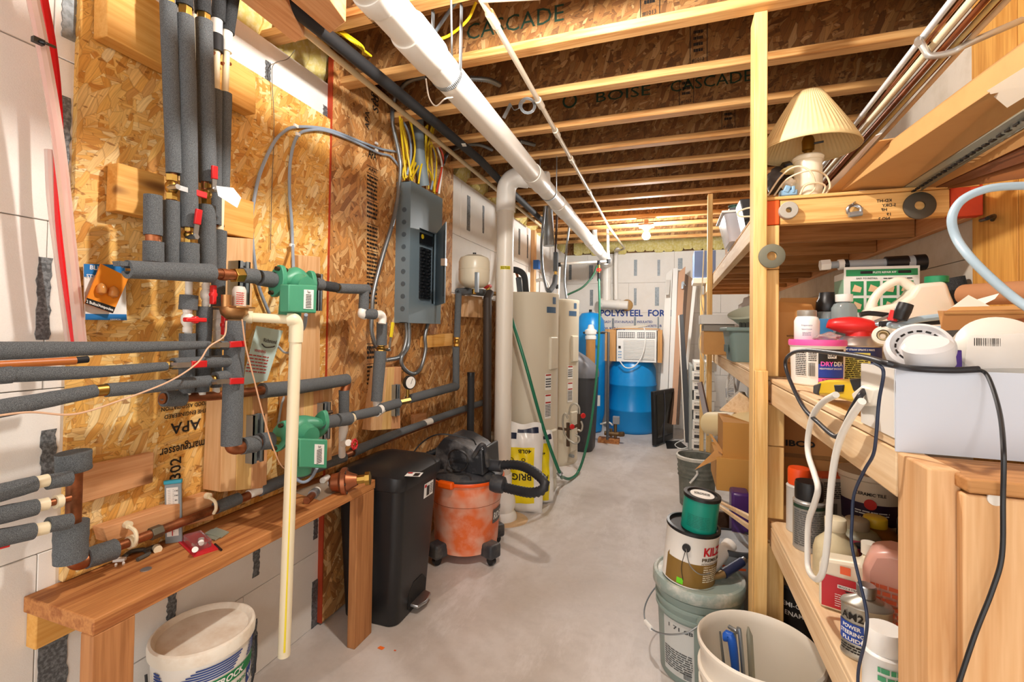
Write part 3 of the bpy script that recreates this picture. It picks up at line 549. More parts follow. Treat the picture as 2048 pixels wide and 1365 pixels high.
# --- hanging drain pipe in front of the bench, with its relief valve
d = thing('drain_pipe', 'cream plastic drain pipe with a yellow stripe hanging down in front of the bench', 'pipe', L(568, 1305, .28))
xb = -1.215; A = L(487, 634, .2); B = P(585, 640, x=xb+.02); C = P(592, 655, x=xb+.025); D = P(568, 1312, x=xb+.02); k1 = mm(C)
G().tube([A, A.lerp(B, .5), B], 9*k1, 16, sm=False).make('pipe', CPVC, d); G().tube([D, C], 12*k1*.95, 18, sm=False).make('pipe', CPVC, d)
G().tube([B-(B-A)*.1, B+V((.003, .0, 0)), C+V((0, 0, .008)), C-V((0, 0, .05))], 13.5*k1, 16).make('elbow', CPVC, d); G().cyl(A, A+(B-A)*.18, 12*k1, n=16).make('adapter', CPVC, d)
sv = (C-D).normalized(); g = G()
for i in range(1): dd = (CAMP-C); dd.z = 0; dd.normalize(); g.tube([D+dd*12*k1*.62+V((.001, 0, 0.02)), C+dd*12*k1*.62-V((0, 0, .05))], .0065, 10, sm=False).make('yellow_stripe', mat('ecd834', .5), d)
t = thing('relief_valve', 'bronze relief valve with a red-lettered tag at the top of the drain pipe', 'valve', L(470, 634, .2)); bz = mat('b98a5a', .4, .9, dirt=.4, dcol='7c5a34')
c = L(468, 620, .2); G().lathe(c, [(.02, -.03), (.036, -.015), (.04, 0), (.04, .008), (.03, .012)], 24).make('body', bz, t); G().box(-.05, .05, -.035, .035, 0, .006, Matrix.Translation(c+V((0, 0, .004)))).make('flange', bz, t, bevel=.004)
G().cyl(L(453, 614, .2), L(453, 590, .2), .014).make('port', bz, t); G().lathe(L(478, 613, .2), [(.02, 0), (.02, .05), (.015, .062), (.004, .064)], 20).make('canister', mat('d8cfc4', .5), t); 
fn = planemap(L(480, 597, .222), (0, 1, 0), (0, 0, 1), .001); g = G(); textlines(g, fn, -.014, .014, -.02, .02, 6); g.make('tag_print', LETR, t)
# --- grey cables, wires
def wire(name, label, pts, r, m_, grp=None, par=None, n=8, k=8, cat='cable', off=.02):
    ps = [q if isinstance(q, V) else L(q[0], q[1], q[2] if len(q) > 2 else off) for q in pts]; return G().tube(ps, r, n, k).make(name, m_, par, label, cat if label else None, grp)
wire('power_cable', 'blue-grey cable arching left from the grey panel, the outer of the pair', [(540, 632), (518, 575), (509, 524), (503, 450), (508, 400), (521, 344), (545, 290), (565, 266), (592, 254), (656, 259), (723, 284), (762, 298), (800, 305)], .0062, WIREB, off=.017)
wire('power_cable', 'blue-grey cable dropping from the arch to the upper pump, the inner of the pair', [(587, 548, .15), (585, 490), (583, 440), (579, 387), (581, 320), (595, 272), (622, 260), (656, 263), (706, 282), (757, 306), (781, 313), (800, 335)], .0062, WIREB, off=.02)
for (x, y), lb_ in (((592, 252), 'upper left on the outer cable arch'), ((596, 269), 'upper left on the inner cable arch'), ((753, 287), 'upper one left of the flex conduit'), ((753, 301), 'lower one left of the flex conduit'), ((584, 491), 'halfway down the inner cable')): G().box(-.004, .004, -.01, .01, -.006, .006, Matrix.Translation(L(x, y, .022))).make('cable_staple', WHITE, None, 'white cable staple, '+lb_, 'clip', 'white cable staples')
wire('pump_cable', 'pale grey cord looping below the upper pump to the lower pump', [(556, 693), (572, 706), (600, 700), (626, 706), (634, 722), (619, 743), (585, 775), (566, 800), (556, 850)], .0045, mat('aab4bc', .5), off=.03)
wire('blue_tube', 'short blue-grey cord bent under the upper pump box', [(612, 630, .2), (608, 655, .12), (598, 665, .05)], .007, WIREB); wire('blue_tube', 'blue-grey cord sagging beneath the lower pump to the bench', [(575, 930, .1), (583, 950, .12), (604, 965, .14), (622, 957, .16), (634, 937, .2)], .006, WIREB)
wire('thin_wire', 'thin beige wire drooping across the three long pipes', [(-20, 834), (61, 825), (148, 829), (236, 803), (337, 764), (394, 727), (418, 694), (448, 673), (453, 642)], .0022, mat('d8b090', .6), off=.275)
wire('thin_wire', 'thin beige wire hanging down from the relief valve past the riser', [(484, 639), (492, 696), (509, 763), (521, 811), (535, 861), (548, 900), (566, 935), (592, 944)], .0022, mat('d8a884', .6), off=.26)
wire('thin_wire', 'thin grey wire dangling over the upper foam wall', [(590, 100), (575, 118), (548, 128), (544, 160), (548, 250), (543, 400), (541, 500)], .0014, mat('6c6458', .6), off=.01)
# red and clear tubing at the far left
wire('red_tube', 'bright red plastic tube bowing down the far left wall', [(80, -40, .06), (86, 0), (101, 84), (112, 180), (117, 300), (120, 430), (131, 540), (153, 690)], .0105, mat('d8121a', .25), cat='tube', off=.05)
wire('clear_tube', 'translucent pink-white tube tied to the red tube at the far left', [(60, -40, .1), (66, 0), (83, 84), (107, 220), (124, 340), (138, 470), (162, 690)], .0125, mat('f4d8cc', .25, trans=.5), cat='tube', off=.09)
wire('clear_tube', 'shorter pale clear tube hanging behind the red tube', [(98, 300), (103, 400), (118, 520), (140, 690)], .0095, mat('f4e0d8', .25, trans=.5), cat='tube', off=.03)
g = G(); g.tube([L(72, 80, .115), L(90, 86, .13), L(109, 94, .09)], .0035, 8); g.box(-.006, .006, -.01, .01, -.006, .006, Matrix.Translation(L(76, 82, .12))); g.make('zip_tie', BLACK, None, 'black zip tie holding the red and clear tubes together', 'tie')
# flexible conduits
def flex(label, pts, r, off=.05, m_=None, name='flex_conduit', par=None):
    ps = catmull([q if isinstance(q, V) else L(q[0], q[1], q[2] if len(q) > 2 else off) for q in pts], 10); ln = sum((a-b).length for a, b in zip(ps, ps[1:])); n = int(ln/(r*.85)); out = []; d = 0; acc = [0]
    for a, b in zip(ps, ps[1:]): acc.append(acc[-1]+(b-a).length)
    j = 0
    for i in range(n*2+1):
        s_ = ln*i/(n*2)
        while j < len(acc)-2 and acc[j+1] < s_: j += 1
        out.append(ps[j].lerp(ps[j+1], (s_-acc[j])/max(1e-9, acc[j+1]-acc[j])))
    return G().tube(out, [r if i % 2 else r*.74 for i in range(len(out))], 12, sm=False).make(name, m_ or mat('8e959a', .4, .8), par, label, 'conduit' if label else None, sharp=80)
flex('long metal flex conduit snaking down the wall left of the grey panel', [(851, 153, .3), (814, 165, .18), (789, 199, .05), (785, 243), (797, 303), (801, 337), (795, 398), (784, 450), (764, 517), (747, 585), (744, 629), (743, 660), (750, 688), (764, 705)], .0125, .05)
flex('metal flex conduit curving left from the panel underside', [(811, 640), (813, 676), (801, 712), (772, 721)], .0125); flex('metal flex conduit dropping straight then looping up to the panel corner', [(818, 640), (817, 690), (803, 715), (806, 735), (824, 748), (841, 737), (851, 700), (850, 673), (858, 640)], .0125, .06)
flex('short metal flex conduit entering the ceiling right of the panel', [(886, 330), (893, 310), (905, 300), (925, 292, .2)], .0125); flex('dark flex conduit stub poking out between joists past the white pipe', [P(940, 157, z=2.55), P(975, 160, z=2.55), P(1000, 170, z=2.56)], .014); flex('dark flex conduit stub further back past the white pipe', [P(1040, 282, z=2.55), P(1070, 290, z=2.55)], .014); flex('dark flex conduit between the joists above the black pipe', [P(925, 288, z=2.52), P(960, 290, z=2.53), P(985, 300, z=2.53)], .012)
# --- breaker panel
pt = thing('breaker_panel', 'tall grey steel electrical breaker panel with its door open', 'electrical panel', V((XW+.05, 2.46, 1.375))); PG = mat('70828c', .4, .1)
y0_, y1_ = 2.275, 2.655; z0_, z1_ = 1.378, 2.18; ry0, ry1 = L(838, 530, .1).y, L(871, 530, .1).y; rz1, rz0 = L(855, 462, .1).z, L(855, 607, .1).z
g = G(); g.box(XW+.006, XW+.04, y0_, y1_, z0_, z1_); g.make('tub', PG, pt)
g = G(); x_ = XW+.1
for a in ((y0_, y1_, z0_, rz0), (y0_, y1_, rz1, z1_), (y0_, ry0, rz0, rz1), (ry1, y1_, rz0, rz1)): g.box(x_-.01, x_, a[0], a[1], a[2], a[3])
for a in ((y0_, y0_+.004, z0_, z1_), (y1_-.004, y1_, z0_, z1_), (y0_, y1_, z0_, z0_+.004), (y0_, y1_, z1_-.004, z1_)): g.box(XW+.04, x_-.01, *a)
g.make('cover', PG, pt); G().box(x_-.03, x_-.022, ry0, ry1, rz0, rz1).make('dead_front', mat('8a9aa4', .4, .3), pt)
for cx_ in (.34, .66):
    for i in range(15 if cx_ < .5 else 15):
        yy = ry0+(ry1-ry0)*cx_; zz = rz0+(rz1-rz0)*(.06+.047*i); br = G().box(x_-.024, x_-.008, yy-.027, yy+.027, zz, zz+.017).box(x_-.008, x_-.002, yy-.006+(.008 if i % 2 else -.008), yy+.006+(.008 if i % 2 else -.008), zz+.004, zz+.013); br.make('breaker', BLACK, pt)
mb = G().box(x_-.024, x_-.006, ry0+.03, ry1-.03, rz0+(rz1-rz0)*.81, rz0+(rz1-rz0)*.95).make('main_breaker', BLACK, pt); G().cyl(V((x_-.006, ry0+.045, rz0+(rz1-rz0)*.9)), V((x_-.004, ry0+.045, rz0+(rz1-rz0)*.9)), .014).make('yellow_sticker', mat('e0c020', .5), mb)
DX = .2; yo = P(890, 536, x=x_+DX).y
dr = G().prism([V((x_+.002, ry1+.006, rz0-.01)), V((x_+DX, yo, rz0-.01)), V((x_+DX, yo, rz1+.01)), V((x_+.002, ry1+.006, rz1+.01))], (0, .012, 0)).make('panel_door', PG, pt, bevel=.002)
G().prism([V((x_+.02, ry1+.004, rz0+.03)), V((x_+DX*.9, ry1+(yo-ry1)*.9-.002, rz0+.03)), V((x_+DX*.9, ry1+(yo-ry1)*.9-.002, rz1-.03)), V((x_+.02, ry1+.004, rz1-.03))], (0, .002, 0)).make('circuit_chart', mat('39424a', .6), dr); G().box(x_+DX-.02, x_+DX+.006, yo-.012, yo+.012, (rz0+rz1)/2-.02, (rz0+rz1)/2+.02).make('door_latch', STEEL, dr)
for i in range(9): G().cyl(V((XW+.06+.0*i, y0_-.002, z0_+.08+i*.07)), V((XW+.06, y0_+.001, z0_+.08+i*.07)), .014, n=14).make('knockout', mat('53616b', .4, .3), pt)
# --- cables fanning out of the ceiling into the panel
CT = [((800, 235), (809, 300), (815, 355)), ((799, 232), (807, 310), (812, 357)), ((801, 240), (812, 290), (822, 352)), ((819, 240), (829, 285), (826, 360)), ((821, 238), (830, 300), (820, 345), (824, 362)), ((874, 228), (850, 285), (830, 330), (818, 358)),
      ((876, 228), (852, 300), (824, 357)), ((852, 252), (850, 300), (841, 340), (837, 368)), ((855, 250), (851, 320), (862, 350), (867, 385)), ((870, 233), (862, 270), (864, 330), (869, 388)), ((873, 233), (860, 300), (866, 350), (871, 388)), ((868, 240), (858, 280), (855, 340), (857, 378)), ((862, 285), (872, 310), (872, 350), (868, 385)), ((803, 238), (815, 300), (806, 345), (809, 360))]
bd = thing('cable_bundle', 'bundle of cables fanning down from the ceiling into the grey panel', 'cables', L(840, 375, .05))
for i, pts in enumerate(CT): G().tube([L(x, y, .035+.045*((i*7) % 5)/5 if j else .1) for j, (x, y) in enumerate(pts)], .0055, 8, 8).make('yellow_cable', WIREY if i % 3 else mat('d8b41a', .5), bd)
for pts, m_, nm in [(((800, 228), (818, 270), (822, 310), (814, 350)), WIREB, 'grey_cable'), (((866, 290), (872, 330), (862, 380)), WIREB, 'grey_cable'), (((874, 285), (886, 312), (883, 340), (873, 385)), mat('d0482a', .5), 'orange_cable'), (((866, 278), (878, 305), (884, 335), (878, 388)), WHITE, 'white_cable')]: G().tube([L(x, y, .06) for x, y in pts], .0065, 8, 8).make(nm, m_, bd)
G().tube([L(836, 230, .05), L(838, 300, .05), L(848, 372, .05)], .034, 20).make('service_conduit', mat('7d8c94', .5), bd)
# --- package pinned to the wall
t = thing('blister_pack', 'blue-headed hardware card pinned to the wall at the left', 'package', L(210, 641, .01)); q = [L(168, 528, .014), L(250, 530, .014), L(254, 641, .014), L(171, 640, .014)]; G().prism(q, (-.004, 0, 0)).make('card', WHITE, t)
for a in ([(168, 528), (250, 530), (250, 556), (168, 554)], [(171, 628), (253, 629), (254, 641), (171, 640)]): G().prism([L(x, y, .0148) for x, y in a], (-.0006, 0, 0)).make('blue_band', mat('1a78c0', .5), t)
fn = planemap(L(188, 536, .0152), (0, 1, 0), (0, 0, 1), .0005); g = G(); addtext(g, 'BLI', fn, 0, 0, .016, bold=.03); addtext(g, 'STIC', fn, -.004, -.024, .013, bold=.03); addtext(g, 'HARMON', fn, .055, -.139, .006, bold=.02); g.make('lettering', mat('e8f0f8', .6), t)
t = thing('bulb_pack', 'orange blister pack of two small bulbs overlapping the blue card', 'package', L(210, 627, .02)); q = [(202, 528), (258, 555), (226, 627), (170, 607)]; G().prism([L(x, y, .03) for x, y in q], (-.004, 0, 0)).make('card', mat('f0901a', .5), t)
G().prism([L(x, y, .0306) for x, y in [(174, 596), (231, 615), (226, 627), (170, 607)]], (-.0003, 0, 0)).make('black_band', BLACK, t)
for x, y in ((203, 579), (227, 585)): c = L(x, y, .035); G().lathe(c-V((0, 0, .016)), [(.001, 0), (.011, .006), (.013, .016), (.009, .028), (.001, .034)], 16).make('bubble', mat('f4b060', .2, trans=.4), t)
fn = planemap(L(200, 612, .0315), L(231, 615, .03)-L(174, 596, .03), V((0, 0, 1)), .0005); g = G(); addtext(g, '2 Bulbs/Ampoules', fn, 0, 0, .011, .066, .02); g.make('lettering', WHITE, t)
t = thing('warning_sheet', 'pale blue instruction bag with red print hanging by the riser', 'paper', L(510, 770, .05)); q = [(513, 652), (566, 662), (534, 762), (489, 770), (491, 740)]; G().prism([L(x, y, .06) for x, y in q], (-.002, 0, 0)).make('sheet', mat('c4dcd8', .4), t)
fn = planemap(L(518, 715, .0625), L(545, 722, .06)-L(495, 715, .06), V((-.0, .22, 1)), .0005); g = G(); addtext(g, 'WARNING', fn, .0, .022, .014, .05, .02); textlines(g, fn, -.045, .045, -.06, .01, 6, hh=.35); g.make('red_print', LETR, t)
g = G(); addtext(g, 'Richmond', fn, .035, .065, .02, .06, .02); g.tube([fn(.0, .05), fn(.02, .04), fn(.05, .045), fn(.06, .05)], .0022, 6); g.make('logo', mat('4a4644', .6), t)
# expansion tank
c = L(948, 577, .19); rt = 31*mm(c); h_ = 66*mm(c); t = thing('expansion_tank', 'beige expansion tank standing on a pipe beside the grey panel', 'tank', c); TK = mat('dcd2ba', .3)
G().lathe(c, [(.02, -.006), (.02, .0), (rt*.6, .006), (rt*.9, h_*.12), (rt, h_*.24), (rt, h_*.55), (rt*1.015, h_*.555), (rt*1.015, h_*.575), (rt, h_*.58), (rt, h_*.8), (rt*.9, h_*.92), (rt*.5, h_*1.0), (.005, h_*1.02)], 40).make('shell', TK, t)
G().cyl(c+V((0, 0, h_*1.0)), c+V((0, 0, h_*1.08)), .012).make('air_valve', BLACK, t); G().cyl(c-V((0, 0, .04)), c, .014).make('stem', BRASS, t)
a = L(954, 545, .31); G().box(-.012, .012, -.012, .012, -.02, .11, Matrix.Translation(a-V((0, 0, .11)))).make('strap_bracket', GALV, t, bevel=.003)
# ================= bench and what stands on it =================
def rrect(x0, x1, y0, y1, r, z, k=5):
    out = []
    for cx_, cy_, a0 in ((x1-r, y1-r, 0), (x0+r, y1-r, 90), (x0+r, y0+r, 180), (x1-r, y0+r, 270)):
        for i in range(k+1): a = math.radians(a0+90*i/k); out.append(V((cx_+r*math.cos(a), cy_+r*math.sin(a), z)))
    return out
def loft(g, rings, cap=True):
    prev = None
    for i, rg in enumerate(rings):
        b = len(g.v); g.v += [V(p) for p in rg]; n = len(rg)
        if prev is not None:
            for j in range(n): k = (j+1) % n; g.face([prev+j, prev+k, b+k, b+j])
        elif cap: g.face([b+j for j in range(n-1, -1, -1)])
        prev = b
    if cap: g.face([prev+j for j in range(n)])
    return g
XB = -1.246
t = thing('workbench', 'long stained wooden bench fixed along the left wall', 'bench', V((-1.37, 1.24, 0)))
G().prism([V((x, y, .634)) for x, y in ((XF+.002, .709), (XB, .709), (XB, 1.778), (XW+.009, 1.778), (XW+.009, y1-.01), (XF+.002, y1-.01))], (0, 0, .039)).make('bench_top', RY, t, bevel=.003)
G().box(XB-.04, XB-.001, 1.655, 1.772, 0, .634).make('leg', RZ, t, bevel=.003); yl = P(270, 1300, x=XB).y
G().box(XB-.045, XB-.001, .709, yl, 0, .634).make('leg', RZ, t, bevel=.003); G().box(XF+.002, XF+.042, .716, y1-.01, .545, .633).make('ledger', BY, t, bevel=.003)
ZBN = .673
def B(px, py, dz=0): return P(px, py, z=ZBN+dz)
# thermometer
b0 = B(348, 1086); k = mm(b0); t = thing('wall_thermometer', 'grey plastic thermometer with a blue cap leaning upright on the bench', 'thermometer', b0)
M = Matrix.Translation(b0) @ Matrix.Rotation(math.radians(38), 4, 'Z') @ Matrix.Rotation(math.radians(-2), 4, 'Y')
hh = 118*k; ww = 14.5*k
G().box(-ww, ww, -.003, .004, 0, hh, M).make('backing', mat('8f9aa0', .4), t, bevel=.002); G().box(-ww*1.08, ww*1.08, -.005, .006, hh, hh+.012, M).make('cap', mat('2aa6c4', .35), t, bevel=.002)
G().box(-ww*.75, ww*.62, -.0045, -.003, hh*.12, hh*.94, M).make('scale', WHITE, t); fn = lambda u, v: M @ V((u, -.0052, v)); g = G()
for i in range(26): zz = hh*(.2+.028*i); patch(g, fn, -ww*.6, -ww*.25, zz, zz+.0007, 1); patch(g, fn, ww*.0, ww*.15, zz, zz+.0007, 1)
for i in range(9): addtext(g, str(120-i*20), fn, ww*.38, hh*(.88-.08*i), .007)
g.make('graduations', LETK, t); G().tube([fn(-ww*.1, hh*.13), fn(-ww*.1, hh*.4)], .0014, 6).make('liquid_column', RED, t)
# small bench items
t = thing('parts_pack', 'red and clear blister pack of white fittings on the bench', 'package', B(385, 1100)); q = [B(352, 1081), B(388, 1116), B(437, 1100), B(405, 1071)]
G().prism(q, (0, 0, .0025)).make('card', mat('c8202c', .4), t); c0 = B(395, 1090); G().prism([B(366, 1084, .002), B(391, 1106, .002), B(424, 1094, .002), B(402, 1074, .002)], (0, 0, .022)).make('clear_blister', mat('e8e0e0', .1, trans=.92), t, bevel=.003)
for x, y in ((390, 1100), (402, 1086)): G().cyl(B(x, y, .004), B(x, y, .022), .008).make('fitting', WHITE, t)
g = G(); [g.prism([B(400+i*12, 1075-i*5, .001+.002*i), B(430+i*12, 1082-i*5, .002), B(450+i*8, 1070-i*4, .002), B(424+i*8, 1060-i*3, .001+.002*i)], (0, 0, .003)) for i in range(2)]; g.make('plastic_bag', mat('c8d0c0', .15, trans=.6), None, 'crumpled clear plastic bag behind the red blister pack', 'bag', kind='stuff')
G().lathe(B(292, 1140), [(.001, 0), (.013, 0), (.013, .002), (.001, .002)], 20).make('steel_knockout', GALV, None, 'small grey metal disc lying on the bench', 'disc')
g = G(); g.tube([B(248, 1115, .006), B(262, 1104, .01), B(290, 1100, .006), B(297, 1108, .006), B(275, 1120, .006)], .006, 8, closed=True); g.tube([B(290, 1102, .008), B(308, 1095, .008)], .008, 8); g.make('pipe_hanger', mat('5c5a54', .6, .5), None, 'dark bent metal pipe hanger on the bench', 'hardware')
G().cyl(B(313, 1096, .008), B(316, 1100, .008), .011).make('plastic_ring', CPVC, None, 'small cream plastic ring beside the thermometer foot', 'ring')
g = G(); g.box(-.014, .014, -.006, .006, .006, .014, Matrix.Translation(B(239, 1127)) @ Matrix.Rotation(.6, 4, 'Z')); g.cyl(B(232, 1133, .0), B(232, 1129, .012), .003); g.cyl(B(247, 1130, .0), B(247, 1126, .012), .003); g.make('anchor_clip', WHITE, None, 'tiny white plastic clip near the left end of the bench', 'clip')
G().tube([B(430, 1089, .003), B(443, 1101, .003)], .003, 8).make('black_pin', BLACK, None, 'short black pin at the front of the bench', 'pin')
# pressure regulator and fittings at the far end of the bench
t = thing('pressure_regulator', 'bronze pressure regulator with a round flange lying on the far end of the bench', 'valve', B(700, 965)); BR = mat('b5714f', .4, .9, dirt=.4, dcol='6e4028'); c = B(700, 962, .045); ax = V((.9, .45, .1)).normalized()
G().lathe(c-ax*.02, [(.02, -.06), (.034, -.05), (.04, -.02), (.055, -.008), (.055, .008), (.04, .01), (.03, .03), (.022, .05)], 28, ax).make('body', BR, t); G().lathe(c+ax*.03, [(.018, 0), (.018, .03), (.028, .032), (.028, .05), (.022, .052)], 8, ax).make('union_nut', BRASS, t)
for i in range(6): th = i*1.047; u, w_ = frame(ax); q = c-ax*.02+u*(.047*math.cos(th))+w_*(.047*math.sin(th)); G().cyl(q-ax*.012, q+ax*.012, .006, n=6).make('bolt', mat('4a4038', .5, .7), t)
G().cyl(c-ax*.085, c-ax*.06, .012, n=8).make('adjusting_screw', GALV, t)
t = thing('copper_fitting', 'copper stub with a white threaded collar on the bench', 'fitting', B(622, 995)); a, b = B(613, 1002, .014), B(634, 982, .014); G().cyl(a, a.lerp(b, .6), .013).make('copper_stub', COP, t); G().cyl(a.lerp(b, .55), a.lerp(b, .85), .019, n=10).make('hex_collar', GALV, t); G().cyl(a.lerp(b, .8), b, .016).make('collar', PVC, t)
G().cyl(B(655, 955, .012), B(645, 962, .012), .013).make('white_cap_fitting', PVC, None, 'small white fitting beside the bronze regulator', 'fitting')
G().prism([B(585, 985), B(640, 1002), B(690, 975), B(650, 962)], (0, 0, .0015)).make('plastic_sheet', mat('c8b49c', .2, trans=.5), None, 'flat clear plastic bag under the fittings on the bench', 'bag')
# red-handled white valve above the low pipe
t = thing('boiler_drain', 'white drain valve with a red wheel handle right of the lower pump', 'valve', L(688, 915, .1)); G().tube([L(690, 840, .17), L(687, 860, .15), L(684, 885, .12), L(684, 912, .09)], [.016, .02, .014, .016], 14).make('pipe', PVC, t); G().tube([L(686, 888, .14), L(697, 886, .2)], .014, 14).make('spout', PVC, t)
c = L(709, 889, .22); ax = V((1, .1, .1)).normalized(); g = G(); u, w_ = frame(ax); ps = [c+u*(.021*math.cos(a*.7854/2))*(1.0 if a % 2 else .86)+w_*(.021*math.sin(a*.7854/2))*(1.0 if a % 2 else .86) for a in range(17)]; g.tube(ps, .0045, 8, sm=False, cap=False)
for i in range(4): g.tube([c, ps[i*4]], .0035, 6)
g.make('wheel_handle', RED, t); G().cyl(c-ax*.03, c+ax*.004, .006).make('stem', BRASS, t)
# ================= floor standing, left to right =================
def wmap(M_): return lambda r, ph: cylmap(M_, r, ph)
def facing(c): return math.atan2(-c[1], -c[0])
# plaster bucket at lower left
c = V((-1.352, 1.062, .06)); t = thing('plaster_bucket', 'white joint-compound bucket with green and blue print under the bench', 'bucket', c); M = Matrix.Translation(c)
rb = lambda v: .116+.018*max(0, min(1, v/.35))
g = G(); g.lathe((0, 0, 0), [(.001, 0), (.114, 0), (.117, .004), (.131, .325), (.134, .326), (.134, .332), (.129, .333)], 48, M=M); g.make('shell', PVC, t, sharp=50)
g = G(); g.lathe((0, 0, 0), [(.131, .325), (.139, .33), (.14, .352), (.137, .362), (.130, .365), (.124, .36), (.119, .35), (.001, .35)], 48, M=M); g.make('lid', mat('f0eadc', .5, dirt=.45, dcol='bf9c74'), t, sharp=50)
ph = facing(c)+.1; fn = cylmap(M, rb, ph)
g = G(); patch(g, fn, -.1, .18, .24, .27, 16); g.make('green_band', LETG, t); fn3 = cylmap(M, rb, ph, .0022); g = G(); addtext(g, 'SHEETROCK', fn3, .03, .255, .026, .15, .03, shear=.2); g.make('lettering', WHITE, t)
g = G(); addtext(g, 'Water-Resistant', fn, .04, .222, .022, .16, .02); g.make('lettering', LETG, t); g = G()
for i in range(6): patch(g, fn, -.09+i*.012, .07+i*.006, .277+i*.007, .281+i*.007, 10); patch(g, fn, -.155, -.105-i*.005, .265+i*.008, .270+i*.008, 5); patch(g, fn, .12+i*.004, .19, .278+i*.007, .282+i*.007, 5)
g.make('blue_stripes', LETB, t); g = G(); patch(g, fn, .125, .19, .185, .235, 5); g.make('blue_panel', LETB, t); g = G(); addtext(g, 'WIN', fn3, .157, .21, .03, .05, .03, rot=.2); g.make('lettering', WHITE, t)
hp = []
for i in range(15): a = math.pi*i/14; th = ph+1.35-2.7*i/14; s_ = math.sin(a); hp.append(M @ V(((.142+.02*s_)*math.cos(th), (.142+.02*s_)*math.sin(th), .3-.19*s_)))
G().tube(hp, .0035, 8).make('handle', BLACK, t)
g = G(); c2 = V((-1.33, 1.09, .03))
g.tube([c2+V((.17*math.cos(a*.35), .17*math.sin(a*.35), .0+.001*a)) for a in range(36)], .026, 10, sm=False); g.make('hose_coil', BLKM, None, 'coil of black hose on the floor under the plaster bucket', 'hose')
# step trash can
t = thing('trash_can', 'black step-on kitchen trash can beside the bench end', 'trash can', V((-1.31, 1.99, 0))); TB = mat('17181b', .42)
def tr(z, e=0, r=.045): f = z/.66; x0, x1, y0, y1 = -1.452-.03*f, -1.165+.035*f, 1.826-.03*f, 2.13+.045*f; return rrect(x0-e, x1+e, y0-e, y1+e, r, z)
loft(G(), [tr(0, -.004), tr(.006), tr(.25), tr(.62)]).make('bin_body', TB, t, sharp=50)
def dome(z, e, r, dz=.02): return [V((p.x, p.y, z+dz*(1-((p.x+1.31)/.2)**2))) for p in tr(.66, e, r)]
loft(G(), [tr(.617, .006), tr(.622, .014, .06), tr(.655, .016, .06), dome(.672, .012, .06), dome(.688, -.02, .06), dome(.692, -.08, .05)]).make('lid', TB, t, sharp=40)
G().prism([V((-1.163, 1.93, 0.03)), V((-1.163, 2.09, 0.03)), V((-1.16, 2.09, .1)), V((-1.16, 2.05, .14)), V((-1.16, 1.97, .14)), V((-1.163, 1.93, .1))], (.004, 0, 0)).make('pedal_recess', DARK, t)
G().prism([V((-1.16, 1.945, .035)), V((-1.12, 1.95, .03)), V((-1.105, 2.01, .028)), V((-1.12, 2.075, .03)), V((-1.16, 2.08, .035))], (0, 0, .014)).make('pedal', STEEL, t, bevel=.004)
def stick(fn, u0, u1, v0, v1, par, nm='sticker'): 
    g = G(); patch(g, fn, u0, u1, v0, v1, 4); g.make(nm, PAPER, par)
    fn2 = lambda u, v: fn(u, v)+(fn(u0, v0)-fn(u0, v0)); return
a = P(848, 945, z=.69); fnl = planemap(P(828, 950, z=.686), (1, .25, 0), (-.25, 1, 0), .0015); g = G(); patch(g, fnl, -.035, .035, -.03, .03, 2); g.make('lid_sticker', PAPER, t)
fnl2 = planemap(P(828, 950, z=.6875), (1, .25, 0), (-.25, 1, 0), .0015); g = G(); patch(g, fnl2, -.0, .025, -.02, .02, 1); g.make('sticker_print', BLACK, t); g = G(); patch(g, fnl2, -.033, -.012, .012, .028, 1); g.make('red_mark', RED, t)
fnf = planemap(V((-1.1352, 2.06, .555)), (0, 1, 0), (.05, 0, 1), .001); g = G(); patch(g, fnf, -.045, .045, -.035, .035, 2); g.make('front_sticker', PAPER, t); fnf2 = planemap(V((-1.134, 2.06, .555)), (0, 1, 0), (.05, 0, 1), .001); g = G(); patch(g, fnf2, -.02, .006, -.028, .02, 1); textlines(g, fnf2, .012, .04, -.025, .025, 6); g.make('sticker_print', BLACK, t); g = G(); patch(g, fnf2, -.042, -.022, .016, .03, 1); g.make('red_mark', RED, t)
# shop vacuum
c = V((-1.17, 2.60, 0)); t = thing('shop_vacuum', 'dusty orange wet-dry shop vacuum with a black lid and ribbed hose', 'vacuum', c); M = Matrix.Translation(c); rv = lambda v: .187+.026*(v-.06)/.4
G().lathe((0, 0, 0), [(.001, .055), (.17, .055), (.184, .06), (.187, .09), (.19, .1), (rv(.32), .335), (rv(.33)+.003, .34), (rv(.45), .455), (.222, .46), (.222, .475), (.2, .478)], 56, M=M).make('drum', ORANGE, t, sharp=40)
G().lathe((0, 0, 0), [(.203, .335), (.207, .337), (.207, .3415), (.203, .343)], 56, M=M, cap=False).make('seam_ring', mat('8e3c20', .6), t)
VB = mat('33353a', .5, dirt=.6, dcol='7d766c'); G().lathe((0, 0, 0), [(.216, .472), (.219, .49), (.2, .51), (.12, .53), (.001, .535)], 48, M=M).make('lid', VB, t)
G().lathe((0, 0, 0), [(.2225, .458), (.226, .462), (.226, .474), (.2225, .478)], 56, M=M, cap=False).make('rim_band', mat('f05a14', .35), t)
hd = [(-.17, .515), (-.155, .64), (-.1, .705), (-.02, .70), (.085, .66), (.12, .63), (.14, .665), (.155, .66), (.165, .52)]
G().prism([c+V((x, -.13-.1*x, z)) for x, z in hd], (0, .26, 0)).make('motor_head', mat('2c2e32', .4, dirt=.8, dcol='808082'), t, bevel=.018, seg=4)
G().tube([c+V((.1, -.14, .62)), c+V((.15, -.15, .69)), c+V((.168, -.13, .67)), c+V((.172, -.1, .56))], .013, 10).make('carry_handle', VB, t)
fa = facing(c); 
